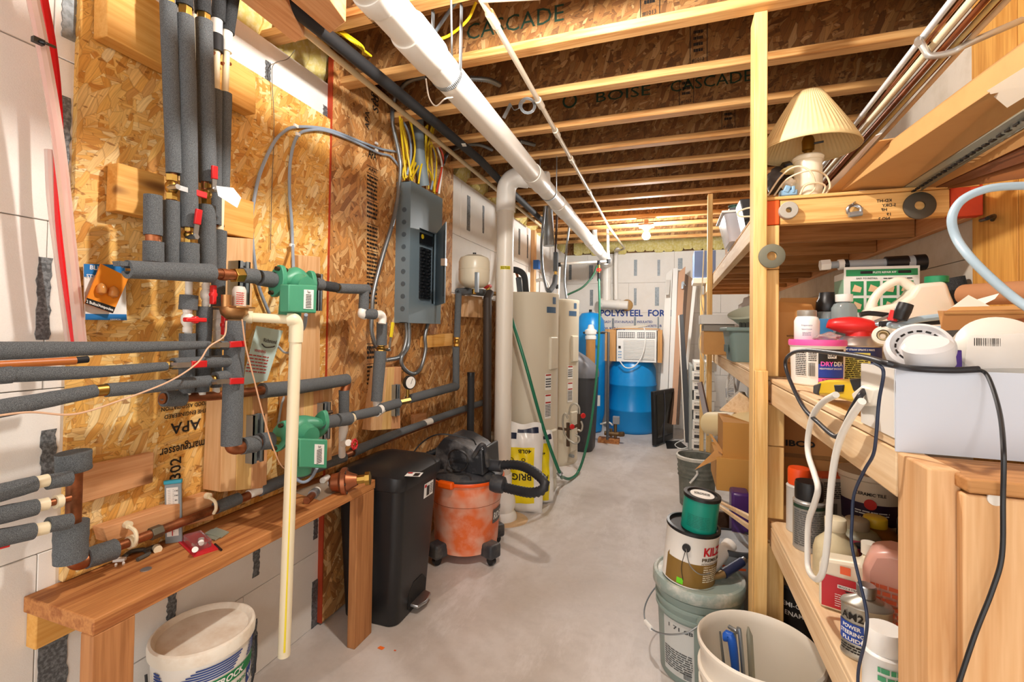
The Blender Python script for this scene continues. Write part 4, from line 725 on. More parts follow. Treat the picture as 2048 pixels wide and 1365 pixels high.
for da, nm in ((.0-.55, 'latch'),): a_ = fa+da; p = M @ V((.228*math.cos(a_), .228*math.sin(a_), .468)); G().box(-.02, .016, -.05, .05, -.02, .022, Matrix.Translation(p) @ Matrix.Rotation(a_, 4, 'Z')).make(nm, mat('f0600f', .35), t, bevel=.012, seg=3)
for dx, dy in ((-.07, -.04), (.0, -.12)):
    q = c+V((dx, dy-.02, .527)); G().tube([q+V((.026*math.cos(i*.628), .026*math.sin(i*.628), 0)) for i in range(11)], .004, 8, sm=False).make('accessory_ring', BLACK, t)
for a_ in (fa+.72, fa+2.1, fa-.85, fa+3.6):
    p = M @ V((.2*math.cos(a_), .2*math.sin(a_), 0)); MM = Matrix.Translation(p) @ Matrix.Rotation(a_, 4, 'Z'); k_ = G().box(-.035, .058, -.043, .043, .045, .125, MM).make('caster_housing', VB, t, bevel=.014, seg=3)
    w0, w1 = MM @ V((.02, -.014, .026)), MM @ V((.02, .014, .026)); G().cyl(w0, w1, .025).make('caster_wheel', BLACK, k_)
fn = cylmap(M, lambda v: rv(v)+.001, fa+.95); g = G(); patch(g, fn, -.02, .1, .22, .3, 8); g.make('badge', mat('5a5450', .5), t); fn = cylmap(M, lambda v: rv(v)+.003, fa+.95); g = G(); addtext(g, 'RIDGID', fn, .045, .26, .055, .12, .03); g.make('lettering', WHITE, t)
hs = [PW(992, 932, 2.72), PW(1024, 930, 2.66), PW(1050, 935, 2.58), PW(1076, 951, 2.48), PW(1090, 968, 2.42), PW(1082, 982, 2.42), PW(1060, 986, 2.46), PW(1032, 981, 2.54), PW(1004, 974, 2.62)]
flex(None, hs, .0275, 0, mat('2b2d31', .5), 'vacuum_hose', t); p = PW(990, 932, 2.72); G().cyl(p+V((-.05, .0, 0)), p+V((.045, .0, -.0)), .033).make('hose_cuff', VB, t); G().lathe(PW(994, 968, 2.62), [(.02, -.04), (.045, -.03), (.05, .0), (.045, .04), (.03, .05)], 20, (1, 0, -.1)).make('hose_port', VB, t)
flex(None, [c+V((-.15, .1, .6)), c+V((-.21, .04, .585)), c+V((-.27, -.05, .56))], .022, 0, mat('2b2d31', .5), 'spare_hose', t)
pc = c+V((.02, -.16, .60)); g = G(); g.tube([PW(822, 912, 2.5), PW(845, 885, 2.52), PW(880, 869, 2.5), PW(940, 878, 2.48), PW(952, 890, 2.45)], .004, 6); g.tube([pc+V((.06*math.cos(i*.45), -.02+.008*math.sin(i), .062*math.sin(i*.45))) for i in range(24)], .004, 6); g.make('power_cord', BLACK, t)
# vent pipe
cv = P(1003, 1037, z=0); kv = mm(P(1003, 700, y=cv.y)); rp = 17*kv; t = thing('vent_pipe', 'tall off-white plastic vent pipe rising from the floor to a big elbow', 'pipe', cv)
zt = P(1003, 400, y=cv.y).z; G().cyl(cv+V((0, 0, .05)), V((cv.x, cv.y, zt)), rp, n=32).make('pipe', mat('e0d9cc', .35), t); G().lathe(cv, [(.11, 0), (.11, .02), (.1, .045), (.085, .06), (.1, .1), (.095, .15), (.07, .2), (rp*1.15, .23), (rp*1.15, .32), (rp, .321)], 36).make('floor_bell', WHITE, t)
e1 = V((cv.x, cv.y, zt)); ea = P(1000, 365, y=cv.y); tp = P(1070, 400, y=cv.y+.02); G().tube([e1-V((0, 0, .09)), e1-V((0, 0, .005)), e1+V((.01, 0, .1)), e1+V((.07, 0, .15)), e1+V((.16, .02, .145))], rp*1.13, 28, 8).make('elbow', PVC, t)
G().tube([e1+V((.13, .01, .148)), e1+V((.27, .03, .12))], rp, 28).make('pipe', PVC, t); G().tube([e1+V((.25, .03, .122)), e1+V((.30, .03, .113))], rp*1.12, 28).make('hub', PVC, t)
fn = cylmap(Matrix.Translation(V((cv.x, cv.y, 0))), rp, facing(cv), .001); g = G(); zy = P(1003, 538, y=cv.y).z; patch(g, fn, -.035, .04, zy-.012, zy+.012, 8); g.make('yellow_sticker', mat('e8d818', .5), t); fn = cylmap(Matrix.Translation(V((cv.x, cv.y, 0))), rp, facing(cv), .002); g = G(); textlines(g, fn, -.03, .036, zy-.01, zy+.01, 2, hh=.5); g.make('sticker_print', LETK, t)
G().lathe(cv, [(.12, 0), (.16, 0), (.15, .004), (.12, .006)], 30, sx=1.2).make('caulk_patch', mat('d8b890', .6, dirt=.4), t)
a = L(942, 880, .2); b = L(942, 746, .2); t = thing('black_pipe', 'upright black plastic pipe behind the vacuum', 'pipe', a-V((0, 0, .3))); G().cyl(V((a.x, a.y, .001)), b, 7.2*mm(a)).make('pipe', BLKM, t); G().cyl(b-V((0, 0, .02)), b+V((0, 0, .003)), 7.8*mm(a)).make('rim', BLACK, t)
a = L(975, 870, .2); b = L(975, 596, .2); G().tube([V((a.x, a.y, .05)), b, b+V((.0, .05, .04))], 8.5*mm(a), 16, sm=False).make('shade_tube', mat('3a2f28', .6), None, 'dark brown upright tube for the shaded strip just left of the tall vent pipe', 'pipe')  # dark tube stands in for the nearer heater's shaded left side
# salt bags
def bag(c, w_, h_, d_, rz, lean, label, yl, txt):
    t = thing('salt_bag', label, 'bag', c, 'water softener salt bags'); M = Matrix.Translation(c) @ Matrix.Rotation(rz, 4, 'Z') @ Matrix.Rotation(lean, 4, 'X')
    def f(u, v, s=1, o=0):
        x = (u-.5)*w_; e = max(0, 1-abs(2*u-1)**2.6)**.55*max(0, (1-abs(2*v-1)**4))**.5; z = v*h_; wr = .006*math.sin(u*19+v*13)+.005*math.sin(v*31-u*7); return M @ V((x*(1-.12*(v > .8)*(v-.8)/.2+.03*math.sin(v*9)), -s*(d_/2*e+o+(wr if e > .2 else 0)), z+.01*math.sin(u*9)*(v > .9)))
    g = G(); g.grid(lambda a, b: f(a, b, 1), 22, 26); g.grid(lambda a, b: f(1-a, b, -1), 22, 26); g.make('sack', mat('eceae6', .25), t, sharp=80)
    g = G(); g.grid(lambda a, b: f(yl[0]+(yl[1]-yl[0])*a, yl[2]+(yl[3]-yl[2])*b, 1, .002), 14, 16); g.make('yellow_print', mat('f0d810', .3), t)
    fn = lambda u, v: f(u, v, 1, .0045); g = G()
    for s, u, v, sz, wd in txt: addtext(g, s, fn, u, v, sz, wd, .02, math.pi)
    g.make('lettering', LETK, t); g = G(); g.grid(lambda a, b: f(.42+.5*a, .9+.05*b, 1, .003), 8, 2); g.grid(lambda a, b: f(.1+.3*a, .83+.07*b, 1, .003), 8, 2); g.make('navy_print', mat('16223e', .4), t); return t
cb = P(1044, 1030, z=0); kb = mm(cb); bag(cb+V((-.03, .05, 0)), 88*kb, 178*kb, .15, .2, -.06, 'nearer white and yellow salt bag standing upside down behind the vent pipe', (.05, .82, .12, .74), [('40LB', .6, .7, .06, .3), ('BRIGHT', .4, .42, .1, .75), ('O', .58, .61, .05, .1), ('O', .3, .61, .05, .1)])
cb = P(1080, 1014, z=0); bag(cb+V((-.03, .06, 0)), 66*kb, 152*kb, .13, .55, -.03, 'further salt bag leaning against the near water heater', (.2, .8, .06, .85), [('PELLET', .5, .4, .08, .5), ('40LB', .5, .72, .05, .3)])
G().lathe(P(972, 905, z=.3)-V((0, 0, .3)), [(.06, .0), (.075, .42), (.09, .425), (.09, .46), (.01, .462)], 20).make('white_jug', mat('e6e2d6', .4), None, 'white jug half hidden left of the vent pipe', 'jug')
# water heaters
HT = mat('d6cdb8', .35)
def heater(c, r, h, label, px):
    t = thing('water_heater', label, 'water heater', c); M = Matrix.Translation(c); f = facing(c)
    G().lathe((0, 0, 0), [(r*.97, 0), (r, .03), (r, .032), (r*1.005, .05), (r*.998, .055), (r*.998, h-.04), (r*1.006, h-.035), (r*1.006, h-.004), (r*.99, h), (.01, h+.01)], 64, M=M).make('tank_jacket', HT, t)
    pa = f+.95
    for z0, z1 in ((h*.62, h*.78), (h*.08, h*.32)):
        fn = cylmap(M, r, pa, 0); g = G()
        MM = M @ Matrix.Rotation(pa, 4, 'Z'); loft(g, [[MM @ V((r-.01+dx, y*s_, (z0+z1)/2+zz*s2)) for y, zz in ((-.055, -(z1-z0)/2), (.055, -(z1-z0)/2), (.055, (z1-z0)/2), (-.055, (z1-z0)/2))] for dx, s_, s2 in ((0, 1, 1), (.018, 1, 1), (.026, .85, .95))]); g.make('access_cover', HT, t, bevel=.004)
    fn = cylmap(M, r, pa-.22, .0015); g = G(); patch(g, fn, -.035, .035, h*.38, h*.5, 4); patch(g, fn, -.035, .035, h*.52, h*.6, 4); g.make('label', WHITE, t); fn = cylmap(M, r, pa-.22, .0028); g = G(); patch(g, fn, -.03, .03, h*.59, h*.597, 3); patch(g, fn, -.03, .03, h*.49, h*.497, 3); patch(g, fn, -.03, .03, h*.455, h*.462, 3); g.make('red_print', LETR, t)
    g = G(); textlines(g, fn, -.03, .03, h*.39, h*.45, 8); textlines(g, fn, -.03, .03, h*.53, h*.58, 4); g.make('label_print', LETK, t)
    g = G(); patch(g, cylmap(M, r, pa-.1, .0015), -.06, .06, h*.9, h*.93, 5); patch(g, cylmap(M, r, pa-.1, .0015), .01, .06, h*.945, h*.98, 3); g.make('maker_badge', mat('3c5a78', .4), t)
    q = M @ V((r*math.cos(f+.75), r*math.sin(f+.75), .1)); d = V((math.cos(f+.75), math.sin(f+.75), 0)); G().cyl(q, q+d*.05, .016).make('drain_valve', GALV, t)
    for da in (.3, 1.6, 2.9, 4.2): q = M @ V((r*.95*math.cos(f+da), r*.95*math.sin(f+da), 0)); G().cyl(q, q+V((0, 0, .03)), .014).make('foot', HT, t)
    return t
c1 = V((-1.185, 3.83, 0)); c2 = V((-1.19, 4.76, 0)); h1 = P(1060, 584, y=3.58).z; h2 = P(1130, 598, y=4.5).z
heater(c1, .272, h1, 'nearer tall beige electric water heater behind the vent pipe', 0); heater(c2, .275, h2, 'further tall beige electric water heater beside the grey softener', 0)
# softener brine tank
c = V((-1.0, 5.32, 0)); t = thing('brine_tank', 'dark grey tapered softener salt tank with a lighter sloping lid', 'tank', c); r = .2
def rr(z, s, sl=0): return [V((c.x+x*s, c.y+y*s, z+sl*(-x))) for x, y in [(q.x, q.y) for q in rrect(-r, r, -r, r, .1, 0, 6)]]
loft(G(), [rr(0, .8), rr(.02, .84), rr(.82, 1.0)]).make('tank_shell', mat('3c3d42', .5), t, sharp=50); loft(G(), [rr(.82, 1.03), rr(.86, 1.04), rr(1.0, .98, .45), rr(1.06, .8, .5), rr(1.08, .5, .3)]).make('lid', mat('6f7178', .45), t, sharp=50)
# blue pressure tank
c = V((-1.05, 6.3, 0)); t = thing('pressure_tank', 'tall blue well pressure tank against the back wall', 'tank', c); BL = mat('1090dc', .3); hb = P(1180, 624, y=6.3).z; r = .2
G().lathe(c, [(.15, 0), (.17, .02), (.17, .12), (r*.9, .16), (r, .24), (r, hb*.55), (r*1.01, hb*.555), (r*1.01, hb*.57), (r, hb*.575), (r, hb*.84), (r*.9, hb*.93), (r*.6, hb*.985), (.01, hb)], 48).make('shell', BL, t); G().cyl(c+V((0, 0, hb)), c+V((0, 0, hb+.03)), .02).make('air_cap', BLACK, t)
fn = cylmap(Matrix.Translation(c), r, facing(c)+.6, .002); g = G(); patch(g, fn, -.03, .03, .36, .5, 3); g.make('label', WHITE, t)
# water filter housing
c = P(1181, 730, y=5.95); k = mm(c); t = thing('filter_housing', 'water filter with a white head and amber see-through bowl', 'filter', c); z_ = P(1181, 680, y=5.95).z; G().cyl(V((c.x, c.y, c.z)), V((c.x, c.y, z_)), 9.5*k).make('bowl', mat('d8a060', .15, trans=.3), t)
G().lathe(V((c.x, c.y, z_)), [(9*k, 0), (11*k, .01), (11*k, .05), (8*k, .06), (12*k, .075), (12*k, .12), (7*k, .14), (5*k, .19), (.01, .195)], 12).make('head', WHITE, t); G().tube([V((c.x-.1, c.y, z_+.09)), V((c.x+.18, c.y, z_+.09))], .013, 8).make('pipe', mat('4a4a4c', .5, .6), t)
# blue barrel
c = V((-.515, 6.56, 0)); rbb = .318; hb = .93; t = thing('plastic_barrel', 'bright blue plastic barrel with two raised hoops by the back wall', 'barrel', c)
G().lathe(c, [(rbb*.9, 0), (rbb*.97, .02), (rbb, .05), (rbb, hb*.3), (rbb*1.02, hb*.31), (rbb*1.02, hb*.33), (rbb, hb*.34), (rbb*.997, hb*.5), (rbb, hb*.66), (rbb*1.02, hb*.67), (rbb*1.02, hb*.69), (rbb, hb*.7), (rbb*.98, hb*.9), (rbb*.9, hb*.97), (rbb*.85, hb), (rbb*.85, hb+.012), (rbb*.8, hb+.012), (rbb*.78, hb-.02), (.01, hb-.02)], 56).make('shell', BL, t)
# window air conditioner
za = hb+.014; p0 = P(1233, 722, y=6.27); p1 = P(1313, 722, y=6.27); zt = P(1270, 661, y=6.27).z; t = thing('air_conditioner', 'white window air conditioner standing on the blue barrel', 'air conditioner', V(((p0.x+p1.x)/2, 6.4, za)))
AX0, AX1 = p0.x, p1.x; G().box(AX0, AX1, 6.29, 6.66, za, zt).make('cabinet', mat('d8d8d4', .4), t, bevel=.006); w_ = AX1-AX0; h_ = zt-za; G().box(AX0, AX1, 6.262, 6.29, za, zt).make('face_panel', mat('efefec', .4), t, bevel=.005)
bx_ = G().box(AX0+w_*.18, AX1-w_*.05, 6.256, 6.262, za+h_*.08, za+h_*.7).make('intake_grille', mat('c9c9c6', .5), t)
for i in range(13): z = za+h_*(.1+.045*i); G().box(AX0+w_*.19, AX1-w_*.06, 6.25, 6.257, z, z+h_*.018).make('slat', mat('f2f2ef', .4), bx_)
for a_, b_ in ((.04, .46), (.52, .96)):
    gr = G().box(AX0+w_*a_, AX0+w_*b_, 6.256, 6.262, za+h_*.76, za+h_*.94).make('outlet_grille', mat('77777a', .5), t)
    for i in range(8): x = AX0+w_*(a_+(b_-a_)*(i+.5)/8); G().box(x-.003, x+.003, 6.248, 6.257, za+h_*.77, za+h_*.93).make('vane', mat('efefec', .4), gr)
    for i in range(3): z = za+h_*(.79+.05*i); G().box(AX0+w_*a_+.004, AX0+w_*b_-.004, 6.250, 6.257, z, z+.006).make('louver', mat('e6e6e3', .4), gr)
G().box(AX0+w_*.05, AX0+w_*.11, 6.255, 6.262, za+h_*.42, za+h_*.5).make('display', BLACK, t); g = G()
for i in range(6): g.box(AX0+w_*(.05+.045*(i % 2)), AX0+w_*(.08+.045*(i % 2)), 6.2575, 6.262, za+h_*(.12+.09*(i//2)), za+h_*(.15+.09*(i//2)))
g.make('buttons', mat('4a90c8', .5), t, kind='stuff')
for x0, x1, lb in ((P(1210, 700, y=6.3).x, AX0-.012, 'left'), (AX1+.012, P(1324, 700, y=6.3).x, 'right')): G().box(x0, x1, 6.3, 6.6, za-.0, zt+.01).make('particle_board', wood('chip_'+lb, 'd8a468', 'c08848', 'z', False), None, 'brown board standing at the %s side of the air conditioner' % lb, 'board')
zt2 = zt+.014; G().box(P(1228, 660, y=6.4).x, P(1320, 660, y=6.4).x, 6.28, 6.6, zt2, zt2+.012).make('top_board', wood('chip_top', 'd8a468', 'c08848', 'x', False), None, 'thin brown board lying on top of the air conditioner', 'board')
g = G(); g.prism([V((AX0-.02, 6.3, zt2+.014)), V((AX1-.25, 6.3, zt2+.014)), V((AX1-.1, 6.3, zt2+.05)), V((AX1-.14, 6.3, zt2+.06)), V((AX0+.1, 6.3, zt2+.035))], (0, .2, 0)); g.make('folded_panel', mat('cfc8b8', .6), None, 'folded pale accordion panel on top of the air conditioner', 'panel')
ps = [P(1288, 655, y=6.3), P(1291, 672, y=6.22), P(1288, 700, y=6.2), P(1279, 722, y=6.2), P(1265, 735, y=6.2), P(1250, 735, y=6.2), P(1239, 722, y=6.23)]
G().tube(ps, .0075, 8).make('power_cord', WHITE, t)
# ceiling drain pipe with couplings and straps
t = thing('drain_main', 'big white plastic drain pipe running the length of the ceiling', 'pipe', P(981, 241, z=2.26)); A = P(700, -75, z=2.27); B_ = P(1212, 519, z=2.26); r = .056
dn = (B_-A).normalized(); ln = (B_-A).length; G().tube([A, B_], r, 36).make('pipe', PVC, t)
def onp(px, py): p = P(px, py, z=2.265); return (p-A).dot(dn)
for s0, s1, rr_ in ((onp(742, -29), onp(765, 3), 1.1), (onp(826, 58), onp(876, 115), 1.13), (onp(1070, 345), onp(1090, 370), 1.08), (onp(1128, 405), onp(1140, 425), 1.08), (onp(1180, 480), onp(1196, 500), 1.12)): G().tube([A+dn*s0, A+dn*(s0+.006), A+dn*(s1-.006), A+dn*s1], [r*(rr_-.03), r*rr_, r*rr_, r*(rr_-.03)], 36, sm=False).make('coupling', PVC, t)
u_, w_ = frame(dn)
for s0, zc_ in ((onp(905, 148), 1), (onp(1108, 384), 1)):
    q = A+dn*s0; g = G(); N_ = 28
    for i in range(N_): 
        a0, a1 = math.pi*(.0+i/N_), math.pi*(i+1)/N_; f_ = lambda a, o, e: q+V((1, 0, 0))*((r*1.02+e)*math.cos(a))-V((0, 0, 1))*((r*1.02+e)*math.sin(a))+dn*o
        g.poly([f_(a0, -.012, .001), f_(a1, -.012, .001), f_(a1, .012, .001), f_(a0, .012, .001)])
    for sg in (1, -1): p = q+V((sg*r*1.02, 0, 0)); g.poly([p+V((0, -.012, 0)), p+V((0, .012, 0)), p+V((0, .012, ZC+.02-p.z)), p+V((0, -.012, ZC+.02-p.z))])
    g.make('hanger_strap', GALV, t, solid=.0012)
fn = lambda u, v: A+dn*(onp(746, 30)+u)+(V((-.75, -.25, -.6)).normalized())*(r+.0015)+w_*0+V((0, 0, 1)).cross(dn)*(-v); g = G(); barcode(g, lambda u, v: fn(u, v), -.03, .03, -.01, .012); g.make('barcode', LETK, t)
# down to the floor stack at the back
t = thing('drain_stack', 'white plastic drain stack dropping at the back wall with a capped cleanout', 'pipe', P(1218, 610, y=6.8)); yy = 6.78; q0, q1 = P(1214, 522, y=yy), P(1217, 608, y=yy); k = mm(q0)
G().tube([B_, B_+V((.0, .05, -.01)), V((q0.x, yy, q0.z-.03)), V((q0.x, yy, q0.z-.1))], [r, r*1.1, 11*k, 9*k], 24).make('elbow', PVC, t); G().cyl(V((q0.x, yy, q0.z)), V((q0.x, yy, q1.z+.02)), 8.5*k, n=24).make('pipe', PVC, t)
for z0, z1 in ((q1.z+.36, q1.z+.43), (q1.z+.06, q1.z+.14)): G().cyl(V((q0.x, yy, z0)), V((q0.x, yy, z1)), 9.5*k, n=24).make('coupling', PVC, t)
a, b = P(1201, 607, y=yy-.02), P(1256, 611, y=yy-.02); G().cyl(a, b, 8.5*k, n=24).make('pipe', PVC, t); G().cyl(a-V((.02, 0, 0)), a+V((.03, 0, 0)), 10.5*k, n=8).make('cleanout_cap', PVC, t); G().cyl(P(1234, 609, y=yy-.02), P(1240, 609, y=yy-.02), 10*k).make('coupling', PVC, t)
G().lathe(P(1254, 611, y=YB-.01), [(.001, 0), (.06, 0), (.085, .004), (.07, .02), (.001, .02)], 18, (0, -1, 0)).make('foam_collar', mat('b9925c', .9, dirt=.5, bump=.8), t)
G().tube([P(1238, 497, y=yy+.03), P(1232, 510, y=yy+.03), P(1232, 600, y=yy+.03)], 4*k, 16).make('vent_riser', PVC, t)
# small trap and supply lines near the far ceiling
t = thing('trap_loop', 'white plastic trap bending up beside the far end of the drain pipe', 'pipe', P(1192, 480, z=2.3)); ps = [P(1203, 452, y=5.6), P(1199, 447, y=5.6), P(1192, 449, y=5.6), P(1189, 460, y=5.6), P(1190, 478, y=5.6), P(1194, 492, y=5.7)]; G().tube(ps, .032, 18).make('pipe', PVC, t)
def cp(name, label, pts, r, m_, cat='pipe', nf=0, par=None, n=12): return G().tube(pts, r, n, sm=len(pts) > 4).make(name, m_, par, label, cat if label else None)
Y5 = 5.3
t = thing('supply_line', 'thin white supply pipe crossing under the far end of the drain', 'pipe', P(1160, 528, y=Y5)); cp('pipe', None, [P(1119, 528, y=Y5), P(1217, 523, y=Y5)], .014, PVC, par=t); cp('pipe', None, [P(1217, 523, y=Y5), P(1215, 455, y=Y5)], .015, PVC, par=t); cp('pipe', None, [P(1119, 528, y=Y5), P(1116, 596, y=Y5)], .016, PVC, par=t)
for x, y in ((1217, 523), (1198, 526), (1119, 530), (1115, 574)): G().cyl(P(x, y-4, y=Y5), P(x, y+4, y=Y5), .022, n=10).make('fitting', BLKM, t)
G().cyl(P(1198, 530, y=Y5), P(1198, 548, y=Y5), .014).make('spigot', BRASS, t); g = G(); c = P(1197, 540, y=Y5-.03); g.tube([c+V((.028*math.cos(i*.628), 0, .012*math.sin(i*.628))) for i in range(11)], .007, 8, sm=False); g.make('wheel_handle', REDB, t)
a, b = P(963, -2, z=2.44), P(1219, 456, z=2.42); t = thing('condensate_line', 'thin white pipe slanting along the ceiling right of the drain pipe', 'pipe', b); G().tube([a, b], .0115, 14).make('pipe', mat('ece0cc', .4), t)
for f in (.02, .2, .3, .42, .62): q = a.lerp(b, f); G().tube([q, a.lerp(b, f+.02)], .0165, 14).make('coupling', mat('ece0cc', .4), t)
G().tube([a, P(1080, -8, z=2.44)], .0115, 12).make('pipe', mat('ece0cc', .4), t)
G().tube([P(1219, 456, z=2.42), P(1249, 497, z=2.42), P(1243, 500, y=6.6), P(1228, 502, y=6.6)], .013, 10, sm=False).make('thin_pipe', mat('cfc4a8', .5), None, 'thin cream pipe running to the back wall left of the bulb', 'pipe')
# black insulated line and cream pipe under the joists at the left
t = thing('black_insulated_line', 'long black foam-covered pipe along the ceiling at the left wall', 'pipe', P(780, 173, z=2.44)); z_ = 2.44
for a, b in (((540, -22), (861, 238)), ((858, 235), (962, 322)), ((960, 320), (1000, 362)), ((1000, 362), (1086, 443))):
    A_, B2 = P(*a, z=z_), P(*b, z=z_); r_ = .0255; G().tube([A_, A_+(B2-A_)*.002, B2-(B2-A_)*.002, B2], [r_*.8, r_, r_, r_*.8], 20, sm=False).make('foam_sleeve', BLKM, t)
G().tube([P(856, 233, z=z_), P(866, 243, z=z_)], .02, 16).make('black_pipe', BLACK, t); fnx = P(928, 290, z=z_-.027); G().box(-.012, .012, -.02, .02, -.0015, .0, Matrix.Translation(fnx) @ Matrix.Rotation(.25, 4, 'Z')).make('white_sticker', WHITE, t)
t = thing('cream_line', 'long thin cream plastic pipe along the ceiling beside the black line', 'pipe', P(808, 219, z=2.45)); A_, B2 = P(518, -12, z=2.45), P(1086, 456, z=2.45); G().tube([A_, B2], .0135, 16).make('pipe', mat('d8c49c', .4), t)
# wood blocks hung under the joists, top left
q = [P(428, -80, z=2.40), P(545, -80, z=2.40), P(609, 66, z=2.40), P(573, 80, z=2.40)]
G().prism([P(455, -20, z=2.41), P(560, -20, z=2.41), P(609, 72, z=2.41), P(590, 86, z=2.41)], (0, 0, .08)).make('joist_block', PY, None, 'wooden blocking under the joists left of the black line', 'beam', bevel=.003)
G().prism([P(545, -30, z=2.41), P(640, -30, z=2.41), P(692, 44, z=2.41), P(660, 67, z=2.41)], (0, 0, .08)).make('joist_block', PY, None, 'wooden blocking under the joists right of the black line', 'beam', bevel=.003)
for i in range(5): wire('yellow_wire', 'yellow cable sagging between joists beside the black line', [P(672+i*3, 62, z=2.52), P(700+i*6, 80+i*3, z=2.47), P(742-i*4, 112-i, z=2.5+.003*i)], .005, WIREY, 'yellow cables above the black line')
wire('yellow_wire', 'yellow cable looping above the big drain pipe', [P(952, 5, z=2.6), P(935, 40, z=2.54), P(900, 70, z=2.52), P(868, 82, z=2.5)], .0055, WIREY); wire('grey_wire', 'grey cable above the big drain pipe', [P(915, 0, z=2.6), P(890, 35, z=2.55), P(868, 68, z=2.5)], .007, mat('6f7a86', .5)); wire('hanging_chain', 'thin grey twisted strap hanging past the drain pipe', [P(902, 0, z=2.48), P(903, 60, z=2.42), P(904, 112, z=2.36)], .004, GALV)
wire('white_string', 'thin white string hanging from the drain pipe strap', [P(852, 158, z=2.2), P(858, 195, z=2.18), P(872, 212, z=2.18), P(890, 198, z=2.18), P(905, 195, z=2.2)], .0025, mat('e8dccc', .7))
# coil of strap
g = G(); c = P(1055, 212, z=2.42); k = mm(c); ps = [c+CR*(k*(11+.15*i)*math.cos(i*.45+2))+CU*(k*(11+.15*i)*math.sin(i*.45+2)) for i in range(46)]; g.tube(ps, .0022, 6, sm=False); g.tube([ps[-1], P(1028, 220, z=2.44), P(1020, 206, z=2.49)], .0022, 6); g.prism([P(1018, 207, z=2.48), P(1024, 210, z=2.48), P(1010, 238, z=2.4), P(1004, 235, z=2.4)], (.001, .001, 0)); g.make('strap_coil', GALV, None, 'coil of perforated metal strap hanging from a joist', 'strap')
# heater top plumbing
t = thing('galvanised_duct', 'short tapered galvanised duct hanging over the near water heater', 'duct', P(1098, 492, y=4.3)); a, b = P(1098, 492, y=4.3), P(1096, 405, y=4.3); G().tube([a, b], [.054, .042], 24).make('duct', GALV, t)
flex('metal flex conduit dropping to the nearer water heater', [P(1100, 320, y=4.2), P(1088, 430, y=4.2), P(1083, 490, y=4.2), P(1086, 545, y=4.15), P(1094, 582, y=4.1)], .014); flex('metal flex conduit dropping to the further water heater', [P(1140, 440, y=4.9), P(1133, 500, y=4.9), P(1129, 560, y=4.85), P(1133, 598, y=4.8)], .014)
t = thing('dark_supply_pipe', 'dark upright pipe with foam dropping to the nearer water heater', 'pipe', P(1112, 590, y=4.1)); cp('pipe', None, [P(1114, 430, y=4.3), P(1111, 505, y=4.3)], .011, mat('4a3426', .5), par=t); G().tube([P(1112, 505, y=4.3), P(1111, 543, y=4.3)], .024, 14).make('foam_sleeve', FOAM, t); G().tube([P(1111, 553, y=4.3), P(1108, 570, y=4.2), P(1098, 584, y=4.05)], .024, 14).make('foam_sleeve', FOAM, t); G().cyl(P(1111, 541, y=4.3), P(1111, 554, y=4.3), .014).make('brass_nut', BRASS, t)
t = thing('heater_supply', 'pair of foam-covered pipes arching into the top of the nearer water heater', 'pipe', P(1040, 584, y=3.7)); ps = [P(1016, 540, y=3.6), P(1034, 541, y=3.62), P(1048, 552, y=3.65), P(1052, 584, y=3.7)]; G().tube(ps, .026, 16).make('foam_sleeve', FOAMD, t); G().tube([P(1016, 536, y=3.75), P(1030, 542, y=3.75), P(1036, 558, y=3.72), P(1038, 585, y=3.7)], .011, 12).make('copper_pipe', COP, t); G().tube([P(1037, 556, y=3.72), P(1040, 585, y=3.7)], .024, 14).make('foam_sleeve', FOAM, t)
G().box(XF+.003, XF+.05, 5.0, 5.07, .0, 2.47).make('wall_stud', BZ, None, 'orange-brown stud fixed to the left wall beyond the water heaters', 'stud', bevel=.003); G().box(XF+.055, XF+.12, 4.92, 4.99, 2.02, 2.12).make('junction_box', mat('2060b0', .4), None, 'small blue electrical box high on the left wall', 'electrical box', bevel=.003)
t = thing('white_duct_bend', 'white pipe arcing over between the water heaters', 'pipe', P(1090, 590, y=4.4)); ps = [P(1072, 562, y=4.5), P(1084, 560, y=4.5), P(1094, 568, y=4.45), P(1100, 590, y=4.4)]; G().tube(ps, .018, 12).make('pipe', PVC, t)
# green garden hose
GH = mat('1c6e50', .35); ps = [P(1000, 560, y=3.4), P(1018, 620, y=3.38), P(1050, 725, y=3.3), P(1088, 860, y=3.4), P(1120, 948, y=3.5), P(1126, 955, z=.09), P(1140, 958, z=.03), P(1156, 945, z=.03), P(1170, 905, z=.2), P(1183, 840, y=4.6), P(1194, 740, y=4.9), P(1199, 640, y=5.15), P(1198, 560, y=Y5-.01), P(1198, 549, y=Y5)]
t = thing('garden_hose', 'green garden hose looping from the far spigot over the floor to the near heater', 'hose', P(1140, 958, z=0)); G().tube(ps, .0125, 12, 10).make('hose', GH, t); G().cyl(P(1198, 562, y=Y5), P(1198, 546, y=Y5), .02, n=12).make('coupling', BLACK, t); G().cyl(P(1117, 944, y=3.5), P(1122, 951, y=3.5), .022, n=10).make('coupling', GALV, t)
wire('dark_green_tube', 'dark green tube curving from the spigot to the far heater', [P(1194, 532, y=Y5), P(1185, 553, y=5.2), P(1165, 575, y=5.1), P(1135, 590, y=5.0)], .011, mat('1d4a34', .4))
